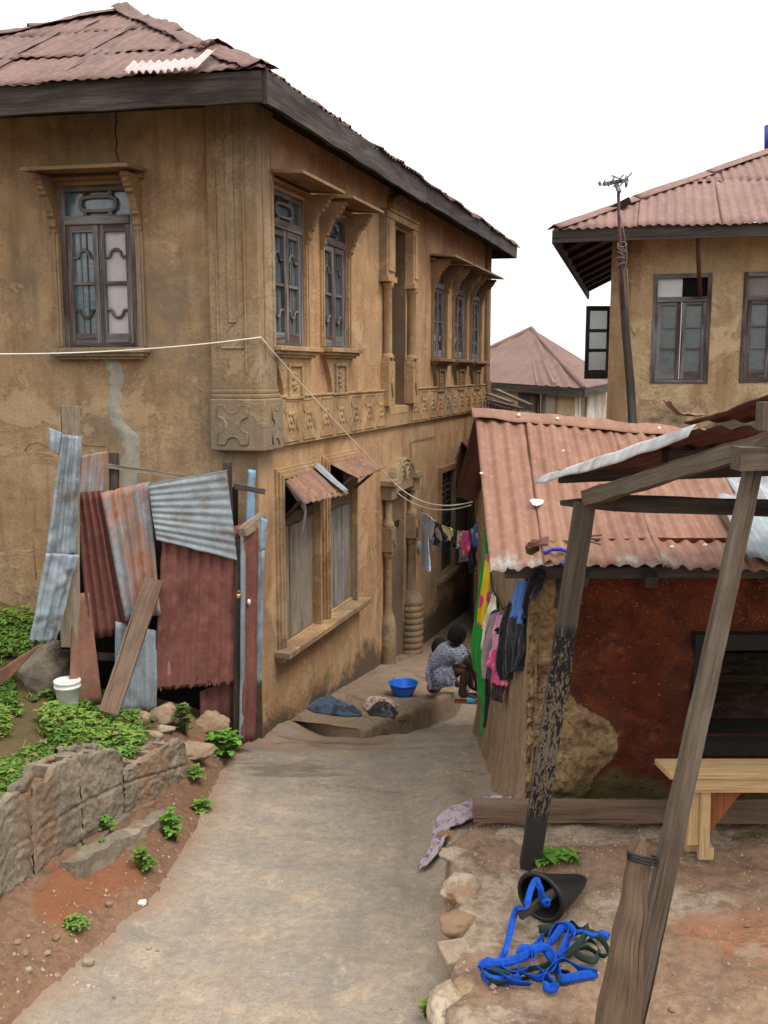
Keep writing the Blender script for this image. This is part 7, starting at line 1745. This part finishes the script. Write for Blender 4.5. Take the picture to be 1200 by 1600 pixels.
wm = build_person('person', 'person in a blue and white patterned dress sitting hunched on the cement step, reaching down to turquoise sandals', V((ankN.x - .2, ankN.y, zg)), 1.4, (a(714.5, 994, .0), .089, V((.25, .05, 1)), V((.8, .55, -.25))), N, E_, 'pelvis', [('dress', D, DE, 'pelvis', M['c_dress'])], M['skin'],
   [(ankN + V((.045, -.01, -.082)), V((1, -.12, 0))), (ankF + V((.045, -.01, -.082)), V((1, -.12, 0)))])
wm['label'] = 'person in blue and white patterned dress sitting hunched on the step, turquoise sandals'
hw = MB(); cloth(hw, [(692, 1044, Yp - .10, 707, 1040, Yp - .14), (692, 1054, Yp - .12, 709, 1052, Yp - .16), (692, 1063, Yp - .13, 712, 1062, Yp - .17), (693, 1068, Yp - .13, 711, 1071, Yp - .17)], fold=.014, nf=2, seed=2); hw.build('hem', M['c_dress'], wm, solid=.006)
b = lambda u, v, dy=0.0: atY(u - 5, v + 3, Yp + .4 + dy)
cz = zplat((b(688, 1060).x, b(688, 1060).y))
N = {'pelvis': (V((b(686, 1048).x, b(686, 1048).y, cz + .08)), .085, .07), 'chest': (b(688, 1027), .075, .06), 'neck': (b(690, 1019), .026), 'nape': (b(690.5, 1015), .026), 'shL': (b(680, 1024), .034), 'elL': (b(676, 1037, -.03), .026), 'wrL': (b(682, 1048, -.05), .02), 'shR': (b(697, 1024), .034), 'elR': (b(702, 1036), .026),
  'hipL': (V((b(683, 1050).x, b(683, 1050).y + .1, cz + .07)), .06), 'knL': (V((b(690, 1050).x + .12, b(690, 1050).y + .2, cz + .16)), .045), 'anL': (V((b(700, 1050).x + .16, b(690, 1050).y + .25, cz + .03)), .028)}
E_ = [('pelvis', 'chest'), ('chest', 'neck'), ('neck', 'nape'), ('chest', 'shL'), ('shL', 'elL'), ('elL', 'wrL'), ('chest', 'shR'), ('shR', 'elR'), ('pelvis', 'hipL'), ('hipL', 'knL'), ('knL', 'anL')]
hand(N, E_, 'wrL', b(684, 1051, -.06), V((.9, .3, -.3)).normalized(), V((0, .6, .5)).normalized(), .016)
D = {'pelvis': (N['pelvis'][0], .10, .085), 'chest': (b(688, 1028), .09, .078), 'neck': (b(689.5, 1020), .04), 'shL': (b(680, 1025), .048), 'slL': (b(677, 1032), .046), 'shR': (b(697, 1025), .048)}
build_person('person', 'small child in a pale blue shirt sitting just behind the person in the patterned dress', V((N['pelvis'][0].x, N['pelvis'][0].y, cz)), .9, (b(691.5, 1008), .078, V((.1, 0, 1)), V((.6, .7, -.1))), N, E_, 'pelvis', [('shirt', D, [('pelvis', 'chest'), ('chest', 'neck'), ('chest', 'shL'), ('shL', 'slL'), ('chest', 'shR')], 'pelvis', M['c_childshirt'])], M['skin_red'])

# ------------------------------------------------------------------ plants
def leafquad(bm, lay, c, d, up, l, w, colr, bend=.25):
    d = d.normalized(); s = d.cross(up)
    if s.length < 1e-3: s = V((1, 0, 0))
    s.normalize(); n = s.cross(d)
    pts = [c, c + d * l * .35 + s * w * .5 + n * l * .05, c + d * l * .75 + s * w * .38 - n * l * bend * .3, c + d * l - n * l * bend, c + d * l * .75 - s * w * .38 - n * l * bend * .3, c + d * l * .35 - s * w * .5 + n * l * .05]
    vs = [bm.verts.new(p) for p in pts]
    m = bm.verts.new(c + d * l * .55 - n * l * .06)
    for k in range(6):
        f = bm.faces.new((vs[k], vs[(k + 1) % 6], m)); f.smooth = True
        for lp in f.loops: lp[lay] = colr
def plant(name, c, r, h, n, mat, label, seed, lw=(.03, .022), group='weeds along the lane', kind=None, parent=None, stems=True):
    rnd = random.Random(seed); mb = MB(); lay = mb.bm.loops.layers.float_color.new('leaf'); ms = MB()
    for i in range(n):
        a = rnd.uniform(0, 6.283); q = rnd.random() ** .6 * r; base = c + V((math.cos(a) * q * .35, math.sin(a) * q * .35, -.01)); tip = c + V((math.cos(a) * q, math.sin(a) * q, h * rnd.uniform(.25, 1) * (1 - .45 * (q / r) ** 2)))
        ms.tube([base, base.lerp(tip, .5) + V((0, 0, h * .08)), tip], .0025, 4)
        k = rnd.randint(3, 5); a0 = rnd.uniform(0, 6.28); cl = (rnd.random(), rnd.random(), rnd.random(), 1)
        for j in range(k):
            b = a0 + j * 6.283 / k + rnd.uniform(-.3, .3); sc_ = rnd.uniform(.7, 1.3)
            leafquad(mb.bm, lay, tip, V((math.cos(b), math.sin(b), rnd.uniform(-.1, .55))), V((0, 0, 1)), lw[0] * sc_, lw[1] * sc_, cl)
    r_ = empty(name, c, label, 'weed', group)
    mb.build('leaves', M[mat], r_); ms.build('stems', M['stem'], r_)
    return r_
for i, (u, v, rp_, h, n, mat, lab, lw) in enumerate((
    (347, 1180, 30, .22, 75, 'leaf_bright', 'lush clover-leaved weed at the foot of the tin shack door', (.042, .036)),
    (287, 1146, 15, .24, 30, 'leaf_dark', 'tall dark weed growing between the two brown rocks', (.036, .028)),
    (316, 1268, 18, .09, 34, 'leaf', 'low spreading weed on the lane edge beyond the end of the block wall', (.03, .022)),
    (306, 1215, 16, .08, 26, 'leaf', 'small weed tuft beside the slab at the wall end', (.028, .02)),
    (270, 1312, 17, .2, 44, 'leaf_bright', 'bushy upright weed at the right end of the kerb strip', (.028, .02)),
    (226, 1362, 17, .14, 36, 'leaf', 'bushy weed in front of the kerb strip', (.026, .02)),
    (168, 1298, 12, .09, 22, 'leaf_bright', 'weed tuft rooted at the foot of the block wall, second from its right end', (.024, .018)),
    (135, 1346, 13, .09, 24, 'leaf_bright', 'weed tuft left of the kerb strip under the block wall', (.024, .018)),
    (118, 1452, 17, .06, 26, 'leaf', 'flat weed on the red earth patch', (.028, .016)),
    (158, 1330, 8, .08, 10, 'leaf', 'thin weed sprig above the kerb strip', (.022, .016)),
    (848, 1350, 20, .07, 9, 'leaf_bright', 'broad-leaved seedling beside the foot of the back shelter post', (.075, .034)),
    (890, 1342, 13, .05, 9, 'leaf_bright', 'small green seedling right of the back shelter post', (.045, .022)),
    (668, 1588, 12, .09, 18, 'leaf', 'weed at the lower end of the terrace edge', (.026, .018)))):
    p = onground(u, v); plant('weed', p, rp_ * p.y / 1500, h, n, mat, lab, i + 3, lw)
# weeds covering the plot behind the wall
rnd = random.Random(12); mb = MB(); lay = mb.bm.loops.layers.float_color.new('leaf'); cnt = 0
def plotdens(u, v):
    e = fbm((u * .012, v * .018, 3), 1.0, 2)
    lim = interp([(0, 1.0), (120, 1.0), (185, .8), (215, .35), (240, 0)], u)
    bare = 0
    if 150 < u and v < 1120: bare = 1
    if 20 < u < 110 and 1010 < v < 1085: bare = .85
    return lim * (.62 + 1.7 * e) - bare
tries = 0
while cnt < 4600 and tries < 60000:
    tries += 1; u, v = rnd.uniform(-30, 240), rnd.uniform(955, 1262)
    if rnd.random() > plotdens(u, v): continue
    p = onground(u, v)
    if p.x > blockline(p.y) - .13 or p.y > 7.5: continue
    if rnd.random() > (p.y / 7) ** -1 * .8: pass
    k = 4; a0 = rnd.uniform(0, 6.28); big = fbm((p.x, p.y, 0), 1.8, 7); h = max(.01, .045 + .07 * big + rnd.uniform(-.025, .03))
    tip = p + V((rnd.uniform(-.02, .02), rnd.uniform(-.02, .02), h)); cl = (min(1, max(0, .4 + big * .9 + rnd.uniform(-.3, .3))), rnd.random(), rnd.random(), 1); sz = rnd.choice((.014, .018, .024, .03, .036))
    for lev in range(2):
        tq = tip - V((0, 0, lev * h * .45))
        for j in range(k):
            b = a0 + j * 6.283 / k + lev * .7 + rnd.uniform(-.3, .3); leafquad(mb.bm, lay, tq, V((math.cos(b), math.sin(b), rnd.uniform(-.2, .6))), V((0, 0, 1)), sz * rnd.uniform(.7, 1.25), sz * .78, cl)
    cnt += 1
for i in range(1500):
    u, v = rnd.uniform(-30, 235), rnd.uniform(960, 1262)
    if rnd.random() > plotdens(u, v) + .25: continue
    p = onground(u, v)
    if p.x > blockline(p.y) - .13 or p.y > 7.4: continue
    cl = (rnd.uniform(.5, 1), 0, rnd.choice((.2, .95)), 1)
    for k in range(rnd.randint(2, 5)):
        d = V((rnd.uniform(-1, 1), rnd.uniform(-1, 1), rnd.uniform(.6, 1.6))); leafquad(mb.bm, lay, p, d, V((0, 0, 1)), rnd.uniform(.03, .11), .006, cl, .35)
o = mb.build('ground_cover', M['leaf']); tag(o, 'green clover-like weeds covering the plot behind the broken block wall', 'weeds', kind='stuff')

# loose grit and chips of stone on the bank, the terrace and the lane edges
mb = MB(); rnd = random.Random(77)
def chip(p, r):
    vs = []
    for d in ((1, 0, .1), (.3, .9, 0), (-.8, .5, .1), (-.7, -.6, 0), (.4, -.9, .1)):
        vs.append(mb.bm.verts.new(p + V((d[0] * r * rnd.uniform(.6, 1.2), d[1] * r * rnd.uniform(.6, 1.2), -r * .3))))
    t_ = mb.bm.verts.new(p + V((rnd.uniform(-.3, .3) * r, rnd.uniform(-.3, .3) * r, r * rnd.uniform(.5, .9))))
    for k in range(5): mb.bm.faces.new((vs[k], vs[(k + 1) % 5], t_))
for i in range(5200):
    q = rnd.random()
    if q < .3: y = rnd.uniform(2.9, 6.9); x = xL(y) + rnd.gauss(-.16, .2)
    elif q < .72: y = rnd.uniform(2.9, 4.75); x = xR(y) + .02 + rnd.random() ** 1.4 * 1.6
    elif q < .86: y = rnd.uniform(3.0, 8.3); x = xL(y) + abs(rnd.gauss(0, .12))
    else: y = rnd.uniform(3.0, 7.5); x = (xR(y) if y < 4.7 else HUTX - .15) - abs(rnd.gauss(0, .1))
    if x > 2.5 or (q < .3 and x < blockline(y) - .02): continue
    r = .0022 + .011 * rnd.random() ** 4; chip(V((x, y, hgt(x, y))), r)
tag(mb.build('gravel', M['rock_pale']), 'loose grit and small stone chips strewn along the lane edges and over the terrace', 'gravel', kind='stuff')
# ------------------------------------------------------------------ overcast sky and a soft sun
w = bpy.data.worlds.new('World'); sc.world = w; w.use_nodes = True
nt = w.node_tree; nt.nodes.clear()
out = nt.nodes.new('ShaderNodeOutputWorld'); bg = nt.nodes.new('ShaderNodeBackground'); sky = nt.nodes.new('ShaderNodeTexSky')
sky.sky_type = 'NISHITA'; sky.sun_disc = False
SUN_EL, SUN_AZ = R(60), R(122)          # azimuth clockwise from +Y
sky.sun_elevation = SUN_EL; sky.sun_rotation = SUN_AZ
mx = nt.nodes.new('ShaderNodeMix'); mx.data_type = 'RGBA'; mx.inputs[0].default_value = .93
tc = nt.nodes.new('ShaderNodeTexCoord'); ns = nt.nodes.new('ShaderNodeTexNoise'); ns.inputs['Scale'].default_value = 2.2; ns.inputs['Detail'].default_value = 5
nt.links.new(tc.outputs['Generated'], ns.inputs['Vector'])
rp = nt.nodes.new('ShaderNodeValToRGB'); rp.color_ramp.elements[0].position = .3; rp.color_ramp.elements[0].color = (.92, .94, .97, 1); rp.color_ramp.elements[1].position = .7; rp.color_ramp.elements[1].color = (1, 1, 1, 1)
nt.links.new(ns.outputs['Fac'], rp.inputs[0])
ml = nt.nodes.new('ShaderNodeVectorMath'); ml.operation = 'SCALE'; ml.inputs['Scale'].default_value = 11.5
# overcast brightness grows from the horizon to the zenith (CIE overcast sky)
sx_ = nt.nodes.new('ShaderNodeSeparateXYZ'); nt.links.new(tc.outputs['Generated'], sx_.inputs[0])
mr = nt.nodes.new('ShaderNodeMapRange'); nt.links.new(sx_.outputs['Z'], mr.inputs[0])
for k_, v_ in enumerate((0.0, 1.0, 6.6, 15.5)): mr.inputs[1 + k_].default_value = v_
nt.links.new(mr.outputs[0], ml.inputs['Scale'])
nt.links.new(rp.outputs[0], ml.inputs[0])
nt.links.new(sky.outputs[0], mx.inputs[6]); nt.links.new(ml.outputs[0], mx.inputs[7]); nt.links.new(mx.outputs[2], bg.inputs[0])
bg.inputs[1].default_value = .1; nt.links.new(bg.outputs[0], out.inputs[0])
sl = bpy.data.lights.new('sun', 'SUN'); so = bpy.data.objects.new('sun', sl); col.objects.link(so)
sl.energy = 1.5; sl.angle = R(24); sl.color = (1, .96, .9)
d = V((math.sin(SUN_AZ) * math.cos(SUN_EL), math.cos(SUN_AZ) * math.cos(SUN_EL), math.sin(SUN_EL)))
so.rotation_euler = d.to_track_quat('Z', 'Y').to_euler(); so.location = d * 30
vs = sc.view_settings; vs.view_transform = 'Standard'; vs.look = 'None'; vs.exposure = .93; vs.gamma = 1; vs.use_curve_mapping = False
sc.cycles.max_bounces = 10; sc.cycles.diffuse_bounces = 7
